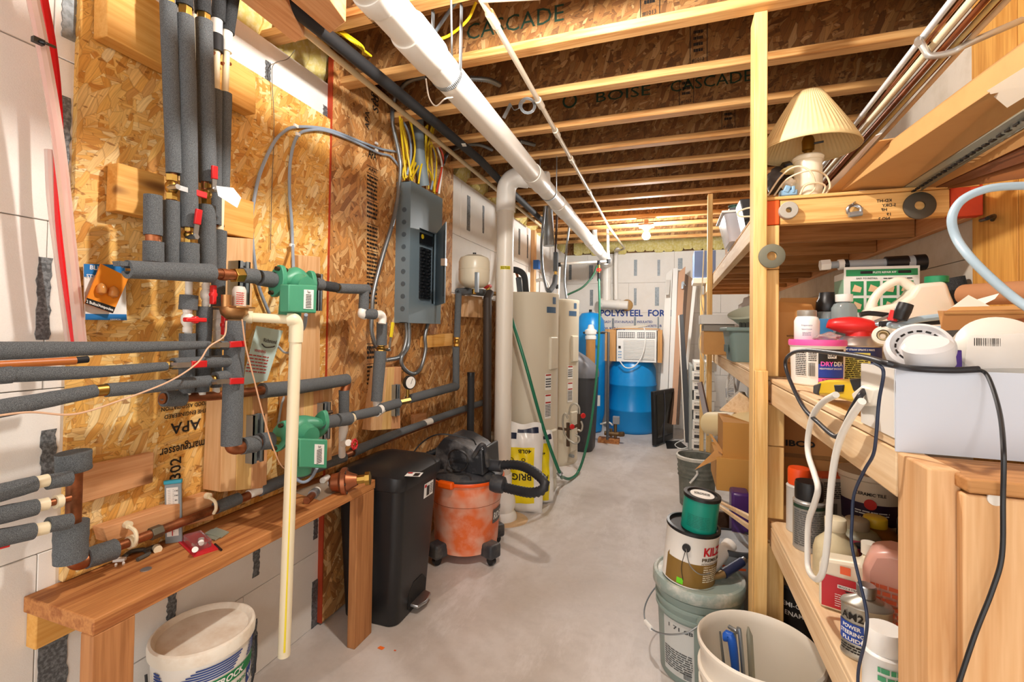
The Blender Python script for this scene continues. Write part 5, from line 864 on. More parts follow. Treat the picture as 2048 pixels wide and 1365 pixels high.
# mixing valves with braided hoses beside the further heater
t = thing('mixing_valves', 'pair of brown valves with red knobs and braided steel loops by the further heater', 'valve', P(1140, 900, y=4.25)); ym = 4.25
for x, y0, y1 in ((1136, 846, 893), (1158, 828, 865)): G().tube([P(x, y0, y=ym), P(x, y1, y=ym)], .016, 10).make('valve_pipe', mat('5a4636', .5, .6), t); c = P(x+8, y0+4 if x > 1150 else y0+8, y=ym-.03); G().lathe(c, [(.001, -.01), (.022, -.008), (.026, 0), (.022, .012), (.001, .016)], 8, (1, -1, 0)).make('knob', REDB, t)
cp('pipe', None, [P(1116, 857, y=ym), P(1136, 860, y=ym), P(1158, 850, y=ym)], .013, mat('5a4636', .5, .6), par=t)
for ps in ([(1136, 838), (1131, 828), (1126, 835), (1126, 855), (1133, 875), (1148, 887), (1157, 884), (1158, 875), (1150, 870)], [(1137, 830), (1142, 812), (1151, 808), (1158, 815), (1159, 828)], [(1162, 843), (1165, 852), (1162, 862), (1155, 860)]): G().tube([P(x, y, y=ym-.02) for x, y in ps], .009, 10, 8).make('braided_hose', mat('b8b4a8', .4, .6, bump=.6), t)
# grey riser pipe and pump parts by the barrel
yq = 5.65; t = thing('grey_riser', 'thin dark grey pipe standing upright in front of the blue barrel', 'pipe', P(1218, 882, y=yq)); a, b = P(1217, 880, z=.06), P(1218, 665, y=yq); G().tube([V((b.x, a.y, a.z)), V((b.x, a.y, b.z)), V((b.x-.08, a.y, b.z))], .016, 12, sm=False).make('pipe', mat('4e5054', .5), t)
wb_ = P(1216, 887, z=0); G().box(wb_.x-.12, wb_.x+.13, wb_.y-.02, wb_.y+.1, 0, .055).make('wood_block', RY, None, 'short brown wood block on the floor in front of the barrel', 'block', bevel=.004)
t = thing('pump_manifold', 'cluster of brass pump fittings sitting on the wood block', 'plumbing', wb_+V((0, .03, .056))); c = wb_+V((0.05, .04, .11))
for d0, d1, r_ in (((-.1, 0, 0), (.08, 0, 0), .026), ((.03, 0, -.05), (.03, 0, .12), .02), ((.08, 0, .0), (.13, -.02, .01), .03), ((-.02, 0, -.04), (-.02, 0, .06), .018)): G().cyl(c+V(d0), c+V(d1), r_, n=10).make('fitting', mat('7a6244', .5, .7), t, bevel=.003)
G().box(-.04, .04, -.03, .03, 0, .09, Matrix.Translation(c+V((.04, 0, .12)))).make('switch_box', mat('8e9298', .4), t, bevel=.005); G().tube([c+V((-.15, .02, .1)), c+V((-.05, 0, .13)), c+V((.0, 0, .1))], .01, 8).make('hose', WHITE, t)
# bare bulb
t = thing('light_bulb', 'bare glowing bulb in a porcelain holder near the back of the ceiling', 'lamp', V((-.26, 4.95, 2.33))); G().lathe(V((-.26, 4.95, 2.33)), [(.001, -.042), (.024, -.036), (.041, -.01), (.042, .004), (.03, .03), (.016, .045)], 24).make('bulb', mat('fffaf0', .3, emit=30), t); G().lathe(V((-.26, 4.95, 2.375)), [(.016, 0), (.03, .02), (.055, .04), (.055, .05), (.03, .052)], 24).make('lamp_holder', WHITE, t)
G().box(-.075, .075, -.075, .075, .052, .07, Matrix.Translation(V((-.26, 4.95, 2.375)))).make('mounting_plate', PY, t); G().box(-.02, .02, -.02, .02, .07, .12, Matrix.Translation(V((-.26, 4.95, 2.375)))).make('hanger_block', PY, t)
g = G(); g.tube([P(1312, 420, y=4.9), P(1309, 430, y=4.92), P(1303, 455, y=4.94)], .002, 6); g.make('pull_string', mat('d8cfc0', .6), None, 'short string hanging above the glowing bulb', 'string')
# ================= storage shelving on the right =================
SX = .324
t = thing('storage_shelving', 'floor-to-ceiling shelving of pine two-by-fours along the right wall', 'shelving', V((.62, 3.2, 0)))
def bx(nm, a, m_, par=t, bev=.003, **k): return G().box(*a).make(nm, m_, par, bevel=bev, **k)
bx('post', (.27, .313, 1.832, 1.92, 0, ZC-.001), WZ); bx('post', (.272, .31, 4.155, 4.235, 0, ZC-.001), WZ); bx('post', (.275, .313, 5.22, 5.295, 0, 1.739), WZ)
xs2 = P(1558, 500, y=1.87).x; bx('stud', (.3145, xs2, 1.865, 1.905, 1.195, 1.575), WZ); bx('stud', (.3145, xs2, 1.862, 1.9, 1.577, 1.733), WZ)
zt = P(1528, 742, y=1.80).z; bx('stud', (.272, .312, 1.795, 1.831, 0, zt), WZ); x3 = P(1568, 900, y=1.84).x; bx('stud', (.3145, x3, 1.835, 1.87, .705, .955), WZ); bx('stud', (.3145, x3, 1.832, 1.868, .957, 1.10), WZ); bx('stud', (.3145, x3, 1.835, 1.87, 0, .618), WZ)
ZM, ZL, ZT = 1.19, .70, 1.835
# middle and lower shelf
bx('shelf_rim', (SX, SX+.036, .865, 1.83, 1.102, 1.174), PALEY); bx('shelf_deck', (SX, XR-.002, .870, 1.83, 1.176, ZM), PALEY); bx('shelf_rim', (SX, SX+.036, 1.921, 5.28, 1.102, 1.174), PALEY); bx('shelf_deck', (SX, XR-.002, 1.922, 5.3, 1.176, ZM), PALEY)
bx('shelf_rim', (XR-.04, XR-.003, .865, 5.28, 1.102, 1.174), PY); bx('shelf_rim', (SX, SX+.036, .6, 1.83, .612, .684), PALEY); bx('shelf_deck', (SX, XR-.002, .6, 1.83, .686, ZL), PALEY); bx('shelf_rim', (SX, SX+.036, 3.0, 4.15, .612, .684), PALEY); bx('shelf_deck', (SX, XR-.002, 3.0, 4.15, .686, ZL), PALEY)
# top shelf: rims, joists and deck
bx('shelf_rim', (SX-.012, SX+.024, 1.921, 5.3, 1.74, ZT-.013), PALEY); bx('shelf_rim', (XR-.036, XR-.003, 1.93, 5.3, 1.74, ZT-.013), PY); bx('shelf_deck', (SX-.012, XR-.003, 1.9, 5.3, ZT-.012, ZT), WX)
for i in range(9): y = 2.28+.37*i; bx('cross_joist', (SX+.026, XR-.038, y, y+.034, 1.742, ZT-.014), DKX)
rd = mat('c8401a', .7, dirt=.25, dcol='8e2c14'); rd2 = mat('e05a16', .7, dirt=.2, dcol='a03c10'); xr0 = P(1900, 400, y=1.866).x
bx('front_beam', (xs2+.002, xr0, 1.866, 1.898, 1.735, ZT-.013), WX); bx('painted_end', (.3145, xs2, 1.862, 1.9, 1.735, ZT-.013), rd2, label='orange painted beam end'); bx('painted_end', (xr0+.001, XR-.03, 1.864, 1.9, 1.73, ZT-.005), rd, label='red painted beam end'); bx('deck_edge', (.314, XR-.04, 1.86, 1.9, ZT-.012, ZT), WX)
# near end post group
bx('near_post', (SX, SX+.036, .772, .863, 0, 1.172), BZ); bx('near_post', (.3615, .39, .775, .86, 0, 1.15), wood('yellow_z', 'd8aa50', 'b8842c', 'z')); bx('end_panel', (.352, .955, .752, .77, 0, 1.148), BZ); bx('end_rim', (.352, .955, .742, .86, 1.152, 1.17), DKX)
G().lathe(P(1990, 998, y=.7515), [(.002, 0), (.0085, 0), (.0085, .002), (.002, .002)], 16, (0, -1, 0)).make('screw_washer', PVC, t)
# beam print and hanging rings
fn = planemap((0, 1.866, 0), (1, 0, 0), (0, 0, 1), .0008); g = G()
for i, s in enumerate(('KD-HT', 'S-DRY', 'HF', '19', 'NO.2')): p = P(1768+(i % 2)*10, 402+i*9, y=1.866); addtext(g, s, fn, p.x, p.z, .014, None, .02, 0, True)
g.make('grade_stamp', LETK, t)
# boards on the right wall at the near end
yb0, yb1 = P(1945, 300, x=XR-.02).y, P(2037, 300, x=XR-.02).y; KN = wood('knotty_z', 'd9a250', 'bd8234', 'z')
G().box(XR-.022, XR-.001, yb1+.002, yb0, 0, ZC-.002).make('wall_board', KN, None, 'wide knotty pine board standing against the right wall behind the top shelf end', 'board', bevel=.002)
G().box(XR-.022, XR-.001, yb1-.25, yb1-.002, 0, ZC-.002).make('wall_board', KN, None, 'pine wall board cut off by the right edge of the photo', 'board', bevel=.002)
G().tube([P(1962, 441, x=XR-.03), P(1975, 437, x=XR-.07), P(1988, 432, x=XR-.04), P(1985, 440, x=XR-.03)], .006, 8).make('black_hook', BLACK, None, 'small black hook screwed into the knotty wall board', 'hook')
def ringobj(nm, label, px, py, rp_, hole, th, m_, y=1.866, cat='ring'):
    c = P(px, py, y=y-.001); k = mm(c); return G().lathe(c, [(hole*k, 0), (rp_*k, 0), (rp_*k, th), (rp_*k*.93, th+.002), (hole*k, th+.002), (hole*k, 0)], 36, (0, -1, 0), cap=False).make(nm, m_, None, label, cat)
ringobj('foam_ring', 'thick light grey foam ring nailed at the left end of the shelf beam', 1575, 423, 17, 5.5, .02, mat('a8a49a', .7)); ringobj('dark_disc', 'large dark round disc hung at the right of the shelf beam', 1838, 412, 27, 9, .006, mat('4a4438', .7)); ringobj('washer_ring', 'grey-green round washer hung on the shelf post', 1543, 513, 24, 9, .008, mat('6c6c5c', .7), y=1.831)
t2 = thing('hose_clamp', 'shiny hose clamp hung on a nail in the middle of the shelf beam', 'clamp', P(1706, 420, y=1.85)); c = P(1708, 420, y=1.852); g = G(); g.tube([c+V((.02*math.cos(i*.6), .004*math.sin(i), .017*math.sin(i*.6))) for i in range(12)], .006, 8, sm=False); g.make('band', STEEL, t2); G().cyl(c+V((-.018, -.008, -.018)), c+V((.02, -.008, -.014)), .009, n=8).make('screw_housing', GALV, t2); G().cyl(P(1710, 404, y=1.866), P(1705, 408, y=1.84), .002).make('nail', GALV, t2)
# ---------- top shelf: lamp ----------
c = V((.476, 1.995, ZT+.001)); k = mm(c+V((0, 0, .2))); t3 = thing('table_lamp', 'cream table lamp with a pleated conical shade on the top shelf', 'lamp', c)
CER = mat('efe6cc', .25); zc = .175; G().lathe(c, [(.045, 0), (.047, .004), (.046, zc-.02), (.05, zc-.018), (.052, zc-.006), (.047, zc), (.01, zc+.002)], 32).make('base', CER, t3)
G().lathe(c, [(.014, zc), (.014, zc+.02), (.02, zc+.024), (.021, zc+.06), (.016, zc+.075), (.01, zc+.08)], 20).make('socket', mat('8c6c2c', .35, .9), t3); G().tube([c+V((.015, -.01, zc+.045)), c+V((.045, -.02, zc+.045))], .004, 8).make('switch_knob', BLACK, t3)
g = G(); N_ = 120; zs0 = P(1622, 300, y=1.995).z-c.z; zs1 = P(1634, 186, y=1.995).z-c.z; R0, R1 = 88*k, 25*k; NV = 8
for j in range(NV+1):
    f = j/NV; R = R0+(R1-R0)*(f**1.12); z = zs0+(zs1-zs0)*f
    for i in range(N_): a = 2*math.pi*i/N_; r_ = R+(.0013 if i % 2 else -.0005); g.v.append(c+V((.0+r_*math.cos(a), r_*math.sin(a), z)))
for j in range(NV):
    for i in range(N_): q = j*N_+i; q2 = j*N_+(i+1) % N_; g.face([q, q2, q2+N_, q+N_])
sh = g.make('lamp_shade', mat('ecd6a0', .8), t3, solid=.0015, sharp=20); G().tube([c+V((R0*math.cos(i*.1745), R0*math.sin(i*.1745), zs0)) for i in range(37)], .003, 6, sm=False, cap=False).make('rim_trim', mat('e6d09a', .7), sh); G().tube([c+V((0, 0, zc+.08)), c+V((0, 0, zs1+.01))], .003, 6).make('harp', mat('8c6c2c', .35, .9), t3)
w3 = wire; cw = mat('dcc9a8', .5)
wire('lamp_cord', None, [P(1535, 392, y=1.9), P(1565, 350, y=1.9), P(1595, 333, y=1.88), P(1622, 345, y=1.87), P(1630, 375, y=1.88), P(1615, 392, y=1.88)], .0032, cw, par=t3); wire('lamp_cord', None, [P(1548, 392, y=1.9), P(1575, 358, y=1.9), P(1620, 341, y=1.87), P(1650, 350, y=1.9), P(1660, 372, y=1.9), P(1652, 388, y=1.9)], .0032, cw, par=t3)
wire('lamp_cord', None, [P(1600, 390, y=1.87), P(1610, 372, y=1.87), P(1632, 366, y=1.87), P(1650, 372, y=1.88), P(1645, 390, y=1.89)], .0032, cw, par=t3)
def blob(nm, label, px, py, y, sx, sy, sz, m_, cat, seed=0, kind=None, grp=None):
    random.seed(seed+px); c = P(px, py, y=y); k = mm(c); bm = bmesh.new(); bmesh.ops.create_icosphere(bm, subdivisions=3, radius=1)
    g = G(); g.v = [c+V((v.co.x*sx*k, v.co.y*sy, v.co.z*sz*k))*(1+.22*math.sin(v.co.x*5+seed)*math.cos(v.co.z*6+seed)+.1*math.sin(v.co.y*9+v.co.x*7)) for v in bm.verts]
    for f in bm.faces: g.face([v.index for v in f.verts])
    bm.free(); return g.make(nm, m_, None, label, cat, grp, kind, sharp=70)
blob('crumpled_bag', 'dark crumpled bag on the top shelf behind the lamp cord', 1565, 358, 2.15, 30, .1, 24, mat('2c2420', .5), 'bag', 1); blob('tissue_wad', 'white crumpled paper beside the lamp base', 1578, 372, 2.0, 12, .04, 14, mat('f0ead8', .8), 'paper', 2); blob('foam_scrap', 'torn yellow-white foam scrap against the lamp', 1584, 340, 2.02, 17, .03, 8, mat('ecdca0', .8), 'foam', 3)
t4 = thing('spring_clamp', 'small light-blue plastic clamp on the top shelf left of the lamp', 'clamp', P(1576, 394, y=1.9)); c = P(1576, 387, y=1.9); G().box(-.028, .028, -.015, .015, -.012, .01, Matrix.Translation(c)).make('body', mat('7fa8c8', .4), t4, bevel=.005); G().box(-.02, .0, -.018, .012, -.004, .022, Matrix.Translation(c) @ Matrix.Rotation(.4, 4, 'Y')).make('jaw', mat('7fa8c8', .4), t4, bevel=.004); G().box(.008, .02, -.018, .012, -.004, .022, Matrix.Translation(c)).make('jaw', mat('7fa8c8', .4), t4, bevel=.004)
# copper and plastic tubes held in a hook near the ceiling
yc = 1.56
TB_ = [((1849, 70), 8, mat('d8dce2', .25), 'white tube on the left edge of the overhead bundle', 3.0, 'plastic_tube'), ((1861, 76), 4.5, COP, 'thin copper tube beside the white tube overhead', 3.3, 'copper_tube'), ((1874, 82), 9, CPVC, 'cream plastic tube in the overhead bundle', 3.4, 'plastic_tube'), ((1887, 72), 6, COP, 'copper tube right of the cream tube overhead', 3.4, 'copper_tube'),
       ((1893, 88), 8, COP, 'thick copper tube at the bottom of the overhead bundle', 3.4, 'copper_tube'), ((1905, 74), 8, mat('a85838', .35, .9), 'bright copper tube in the middle of the overhead bundle', 3.3, 'copper_tube'), ((1918, 80), 7, mat('d8c080', .4), 'yellow-tan plastic tube near the right of the overhead bundle', 3.3, 'plastic_tube'), ((1930, 70), 8, mat('8c4a30', .35, .9), 'dark copper tube near the right edge of the overhead bundle', 3.2, 'copper_tube'), ((1942, 76), 7, PALEY, 'pale wooden strip at the right edge of the overhead bundle', 2.8, 'wood_strip')]
for (px, py), hw, m_, lb, yf, nm in TB_:
    p = P(px, py, y=yc); p.z = min(p.z, 2.43); r_ = hw*mm(p)*.8; G().tube([V((p.x-.02, .75, p.z+.01)), p, V((p.x+.03+random.uniform(-.01, .01), yf, p.z-.05))], r_, 14, sm=False).make(nm, m_, None, lb, 'tube', bevel=0)
hk = [P(1948, 70, y=1.6)+V((.1, .0, .02)), P(1935, 88, y=yc), P(1905, 104, y=yc), P(1862, 112, y=yc), P(1850, 100, y=yc), P(1838, 80, y=yc), P(1836, 86, y=yc-.01)]
G().tube(hk, .009, 12).make('utility_hook', mat('c4c4c0', .3, .6), None, 'grey vinyl-coated hook holding the overhead bundle of tubes', 'hook')
# long cartons and boards on the top shelf, poking toward the camera
def strip(nm, label, px0, px1, x_near0, x_near1, z0, th, m_, cat, yn=.95, yf=2.6, dz=0):
    a, b = P(px0, 385, z=z0), P(px1, 385, z=z0); y_ = (a.y+b.y)/2
    def at(x0, xn, y): return x0+(xn-x0)*(y_-y)/(y_-yn)
    pts = [V((at(a.x, x_near0, yf), yf, z0)), V((at(a.x, x_near0, yn), yn, z0+dz)), V((at(b.x, x_near1, yn), yn, z0+dz)), V((at(b.x, x_near1, yf), yf, z0))]
    return G().prism(pts, (0, 0, th)).make(nm, m_, None, label, cat, bevel=.003)
xs_ = lambda px, py, z0: P(px, py, z=z0)
for px0, px1 in ((1690, 1790),): pass
a0 = xs_(1690, 388, 1.845)
def strip2(nm, label, q, z0, th, m_, cat, par=None):
    pts = [P(x, y, z=z0) for x, y in q]; pts = [V((min(p.x, XR-.03), p.y, p.z)) for p in pts]; return G().prism(pts, (0, 0, th)).make(nm, m_, par, label, cat, bevel=.002)
# far-left flat carton leaning
G().prism([P(1652, 388, y=1.93), P(1757, 283, y=1.62), P(1850, 268, y=1.62), P(1712, 386, y=1.94)], (.004, .002, .004)).make('flat_carton', CARD, None, 'flattened cardboard sheet with a pale edge right of the lamp', 'cardboard')
G().prism([P(1640, 386, y=2.0), P(1750, 272, y=1.68), P(1762, 268, y=1.68), P(1662, 386, y=2.0)], (.004, .002, .004)).make('white_sheet', mat('dcdee2', .5), None, 'thin whitish sheet behind the flattened cardboard right of the lamp', 'sheet')
def beamlike(nm, label, p0, p1, q0, q1, y0, y1, th, m_, cat, par=None, bev=.003):      # near/far cross edges given in px on planes y0 (far) and y1 (near)
    A, B_, C_, D_ = P(*p0, y=y0), P(*p1, y=y0), P(*q1, y=y1), P(*q0, y=y1); n = (B_-A).cross(D_-A).normalized(); n = n if n.z > 0 else -n; A, B_ = A+V((0, 0, .01)), B_+V((0, 0, .01))
    return G().prism([A, B_, C_, D_], n*th).make(nm, m_, par, label, cat, bevel=bev)
beamlike('long_carton', 'long taped cardboard carton lying on the top shelf and poking toward the camera', (1683, 388), (1798, 386), (2110, 95), (2110, 178), 1.9, 1.12, .05, mat('c2935a', .7, dirt=.3, dcol='a67a44'), 'box')
beamlike('clear_tape', 'strip of shiny clear tape across the end of the long cardboard carton', (1975, 190), (2030, 236), (2075, 118), (2130, 165), 1.27, 1.115, -.0015, mat('e8dcc8', .15), 'tape', None, 0)
pa = beamlike('perforated_angle', 'perforated galvanised steel angle lying beside the long carton', (1800, 386), (1832, 386), (2110, 182), (2110, 215), 1.9, 1.12, .004, mat('a8aca4', .4, .7), 'metal strip')
G().prism([P(1834, 386, y=1.9), P(1836, 386, y=1.9), P(2110, 218, y=1.12), P(2110, 214, y=1.12)], (0, 0, .03)).make('angle_flange', mat('8a8e88', .4, .7), pa)
for i in range(22):
    f = .03+.95*i/22; p = P(1818, 388, y=1.9).lerp(P(2110, 200, y=1.12), f)-V((.003, 0, .002)); G().box(-.004, .004, -.008, .008, -.003, .002, Matrix.Translation(p)).make('slot', DARK, pa)
beamlike('narrow_carton', 'narrow cardboard strip right of the perforated steel angle', (1838, 386), (1862, 385), (2110, 222), (2110, 262), 1.9, 1.14, .03, CARD, 'cardboard'); beamlike('brown_board', 'dark brown moulding right of the narrow cardboard strip', (1864, 385), (1885, 384), (2110, 268), (2110, 305), 1.9, 1.16, .02, mat('7a4422', .5), 'board'); beamlike('brown_board', 'brown moulding lying furthest right on the top shelf', (1888, 384), (1905, 383), (2110, 318), (2110, 350), 1.9, 1.2, .02, mat('8a5228', .5), 'board')
a, b = P(1973, 161, y=1.5), P(1845, 290, y=2.1); t5 = thing('capped_tube', 'metal tube with a drilled round end cap above the long carton', 'tube', a); G().tube([a, b], 9.5*mm(a), 20).make('tube', mat('c8b49c', .3, .5), t5); G().tube([a-V((0, .004, 0)), a+(b-a).normalized()*.004], 10.5*mm(a), 20).make('end_cap', mat('d8c8ac', .4), t5)
for i in range(5): q = a+V((.008*math.cos(i*1.57), -.0045, .008*math.sin(i*1.57))) if i < 4 else a+V((0, -.0045, 0)); G().cyl(q, q-V((0, .001, 0)), .002, n=8).make('cap_hole', DARK, t5)
# ---------- middle shelf goods ----------
def can(nm, label, c, prof, m_, cat, M=None, n=36): t_ = thing(nm, label, cat, c); return t_, (M or Matrix.Translation(c))
# spackling tub
c = V((.428, 1.687, ZM+.001)); t_, M = can('spackle_tub', 'white, black and blue tub of spackle with a pink lid on the middle shelf', c, None, None, 'tub'); r0 = .069
G().lathe((0, 0, 0), [(.001, 0), (r0*.95, 0), (r0, .004), (r0*1.06, .118), (r0*1.1, .12), (r0*1.1, .126)], 40, M=M).make('tub_body', PVC, t_); G().lathe((0, 0, 0), [(r0*1.12, .122), (r0*1.13, .134), (r0*1.1, .14), (r0*1.02, .14), (r0*1.0, .135), (.001, .135)], 40, M=M).make('pink_lid', mat('e85aa8', .4), t_)
rf = lambda v: r0*(1+.06*v/.12)+.001; f0 = facing(c)+.1; fn = cylmap(M, rf, f0, 0); g = G(); patch(g, fn, -.004, .075, .012, .112, 8); g.make('label_black', BLACK, t_); fn = cylmap(M, rf, f0, .0012); g = G(); patch(g, fn, -.004, .075, .028, .068, 8); patch(g, fn, -.004, .075, .008, .014, 8); g.make('label_blue', mat('1c3ea8', .5), t_)
g = G(); patch(g, fn, -.004, .075, .015, .026, 8); g.make('label_pink', mat('e85aa8', .5), t_); fn = cylmap(M, rf, f0, .0022); g = G(); patch(g, fn, .02, .045, .085, .1, 3); addtext(g, 'DEX', fn, .052, .068, .018, .03, .02); addtext(g, 'HEAVYWEIGHT SPACKLING', fn, .032, .054, .007, .066, .015); g.make('lettering', WHITE, t_)
fn2 = cylmap(M, rf, f0, .003); g = G(); addtext(g, 'DAP', fn2, .032, .0925, .013, .022, .03); g.make('lettering', BLACK, t_); g = G(); addtext(g, 'DRY', fn, .018, .068, .018, .034, .03); g.make('lettering', mat('f060c0', .5), t_)
g = G(); textlines(g, fn2, -.07, -.036, .03, .108, 14); barcode(g, fn2, -.03, -.012, .03, .07); textlines(g, fn2, -.03, -.008, .075, .108, 6); addtext(g, 'ALL DRYWALL', fn2, .02, .0205, .007, .03, .02); g.make('small_print', LETK, t_)
# supplement bottle on its lid
c = V((.403, 1.70, ZM+.137)); t_, M = can('white_bottle', 'white round bottle with a grey metal cap standing on the pink lid', c, None, None, 'bottle'); G().lathe((0, 0, 0), [(.001, 0), (.032, 0), (.035, .004), (.035, .062), (.03, .074), (.024, .078)], 32, M=M).make('bottle_body', mat('f2f2f2', .25), t_); G().lathe((0, 0, 0), [(.026, .076), (.027, .078), (.027, .094), (.025, .096), (.001, .096)], 32, M=M).make('cap', mat('a8a49c', .4, .5), t_)
fn = cylmap(M, .035, facing(c), .0012); g = G(); addtext(g, 'Dispensary', fn, 0, .048, .006, .03, .01); addtext(g, 'Natural Formula', fn, 0, .036, .005, .028, .01); textlines(g, fn, -.012, .012, .015, .028, 3, hh=.3); g.make('lettering', mat('4a5a80', .6), t_)
blob('plastic_wrap', 'clear crumpled plastic wrap on the pink lid', 1655, 676, 1.66, 22, .03, 10, mat('e8dcd8', .15, trans=.7), 'wrap', 4)
# aerosol lubricant with red cap
c = V((.572, 1.80, ZM+.001)); k = mm(c); t_, M = can('aerosol_can', 'blue and yellow aerosol can with a red flip-straw cap on the middle shelf', c, None, None, 'aerosol can'); ra = .062
G().lathe((0, 0, 0), [(.001, 0), (ra, 0), (ra*1.02, .003), (ra, .008), (ra, .118), (ra*1.03, .122), (ra*.98, .126), (ra*.8, .145), (ra*.6, .152), (.001, .154)], 36, M=M).make('can_body', mat('b8b8b8', .3, .8), t_); f0 = facing(c)
fn = cylmap(M, ra, f0, .001); g = G(); patch(g, fn, -.08, .08, .008, .117, 16); g.make('blue_label', mat('16306e', .4), t_); fn = cylmap(M, ra, f0-.2, .002); g = G(); patch(g, fn, -.045, .045, .012, .1, 8); g.make('yellow_label', mat('e8e070', .5), t_); fn = cylmap(M, ra, f0-.2, .003); g = G(); textlines(g, fn, -.04, .04, .015, .095, 13); g.make('small_print', LETK, t_)
fn = cylmap(M, ra, f0, .0025); g = G(); addtext(g, 'SMART STRAW SPRAYS 2 WAYS', fn, 0, .109, .008, .09, .02); g.make('lettering', WHITE, t_)
g = G(); g.lathe((0, 0, 0), [(.034, .15), (.034, .175), (.028, .185), (.001, .187)], 24, M=M); g.make('cap_collar', REDB, t_); loft(G(), [[c+V((-.085+.13*f+.004*math.cos(a), .0+(.012+.03*math.sin(f*2.6))*math.sin(a), .192-.012*f+(.014+.016*math.sin(f*2.8))*math.cos(a))) for a in [2*math.pi*i/14 for i in range(14)]] for f in [j/7 for j in range(8)]]).make('cap_nozzle', REDB, t_, sharp=70)
# cardboard carton at the back left
p0, p1 = P(1556, 750, y=1.93), P(1600, 750, y=1.93); t_ = thing('open_carton', 'small opened brown carton at the left end of the middle shelf', 'box', V((p0.x+.03, 1.98, ZM+.001))); za_ = P(1580, 625, y=1.93).z; CB = mat('c08a4c', .8)
G().box(p0.x, p1.x+.045, 1.925, 2.04, ZM+.001, za_).make('carton_body', CB, t_); G().prism([V((p0.x, 1.925, za_)), V((p1.x+.045, 1.925, za_)), V((p1.x+.04, 1.95, za_+.03)), V((p0.x+.004, 1.95, za_+.04))], (0, .003, 0)).make('flap', CB, t_)
G().prism([V((p0.x+.005, 2.04, za_)), V((p1.x+.09, 2.04, za_)), V((p1.x+.085, 2.045, za_+.06)), V((p0.x+.03, 2.045, za_+.06))], (0, .003, 0)).make('flap', CB, t_); fn = planemap((p0.x, 1.925, 0), (1, 0, 0), (0, 0, 1), .001); g = G()
for i, s in enumerate(('THIS SIDE', 'UP', 'HANDLE', 'WITH CARE')): addtext(g, s, fn, .05, ZM+.05+.033*i, .009, None, .01)
g.make('lettering', LETK, t_)
# repair-kit box and valve on top
yk = 2.02; A, B_ = P(1688, 640, y=yk), P(1840, 640, y=yk); zt_ = P(1760, 533, y=yk).z; t_ = thing('repair_kit_box', 'green and white repair-kit box with picture steps at the back of the middle shelf', 'box', V(((A.x+B_.x)/2, yk+.05, ZM+.001)))
G().box(A.x, B_.x, yk, yk+.11, ZM+.001, zt_-.02).make('carton', mat('e8e8e2', .5), t_, bevel=.001); G().box(A.x, B_.x, yk, yk+.004, zt_-.02, zt_).make('hang_tab', mat('eeeee8', .5), t_); fn = planemap((A.x, yk, 0), (1, 0, 0), (0, 0, 1), .0008); W_ = B_.x-A.x
g = G(); patch(g, fn, .006, W_-.006, zt_-.034, zt_-.01, 1)
for i in range(4):
    for j in range(2): patch(g, fn, .02+i*(W_-.03)/4, .02+(i+.82)*(W_-.03)/4, zt_-.105-j*.062, zt_-.053-j*.062, 1)
g.make('green_print', mat('1e8a50', .5), t_); fn = planemap((A.x, yk, 0), (1, 0, 0), (0, 0, 1), .0018); g = G()
for i in range(4):
    for j in range(2): u = .02+(i+.41)*(W_-.03)/4; v = zt_-.08-j*.062; g.prism([fn(u-.016, v-.01), fn(u+.01, v-.014), fn(u+.014, v+.004), fn(u-.008, v+.015)], (0, -.0004, 0))
g.make('hand_pictures', mat('e8c098', .6), t_, kind='stuff'); g = G(); addtext(g, 'COMPLETE REPAIR KIT', fn, W_/2, zt_-.022, .009, .09, .02); g.make('lettering', WHITE, t_); g = G(); addtext(g, 'EASY TO INSTALL', fn, .07, zt_-.043, .008, .065, .02); textlines(g, fn, .12, W_-.02, zt_-.047, zt_-.041, 1); textlines(g, fn, .01, .1, ZM+.02, zt_-.175, 5); g.make('small_print', LETK, t_)
for f in (.22, .72): G().box(A.x+W_*f, A.x+W_*(f+.17), yk-.0025, yk+.005, zt_-.026, zt_-.016).make('hang_slot', DARK, t_, bevel=.002)
G().box(A.x-.001, A.x, yk+.004, yk+.106, ZM+.03, zt_-.045).make('side_print', mat('8cb89a', .5), t_)
t_ = thing('fill_valve', 'grey and black toilet fill valve lying on top of the repair-kit box', 'valve', P(1750, 530, y=yk+.06)); zz = zt_+.006; Y_ = yk+.055; X = lambda px: P(px, 525, y=Y_).x
for nm, a_, b_, r_, m_, n_ in (('nut', 1640, 1660, .022, PVC, 6), ('shank', 1658, 1680, .014, mat('9aa0a4', .4), 16), ('flange', 1676, 1688, .02, PVC, 16), ('washer', 1686, 1696, .02, BLACK, 16), ('riser', 1694, 1776, .017, mat('a4aaae', .4), 16), ('float_cup', 1770, 1815, .026, BLACK, 20), ('collar', 1812, 1828, .026, mat('a4aaae', .4), 20), ('cap', 1826, 1850, .029, BLACK, 20)): G().cyl(V((X(a_), Y_, zz+.01)), V((X(b_), Y_, zz+.012)), r_, n=n_).make(nm, m_, t_, bevel=.0015)
# white jug with handle and green cap
yj = 1.9; t_ = thing('white_jug', 'white plastic jug with a loop handle and a green cap on the middle shelf', 'jug', V((P(1830, 640, y=yj).x, yj, ZM+.001))); sil = [(1728, 660), (1733, 612), (1745, 590), (1768, 566), (1800, 556), (1832, 566), (1848, 572), (1893, 566), (1902, 590), (1915, 618), (1918, 660)]
hole = [(1758, 606), (1772, 586), (1795, 572), (1812, 574), (1814, 586), (1796, 600), (1775, 607)]
JW = mat('efe9da', .35, sub=.2)
o_ = [P(x, y, y=yj-.03) for x, y in sil]; h_ = [P(x, y, y=yj-.03) for x, y in hole]; h_ = h_[::-1]
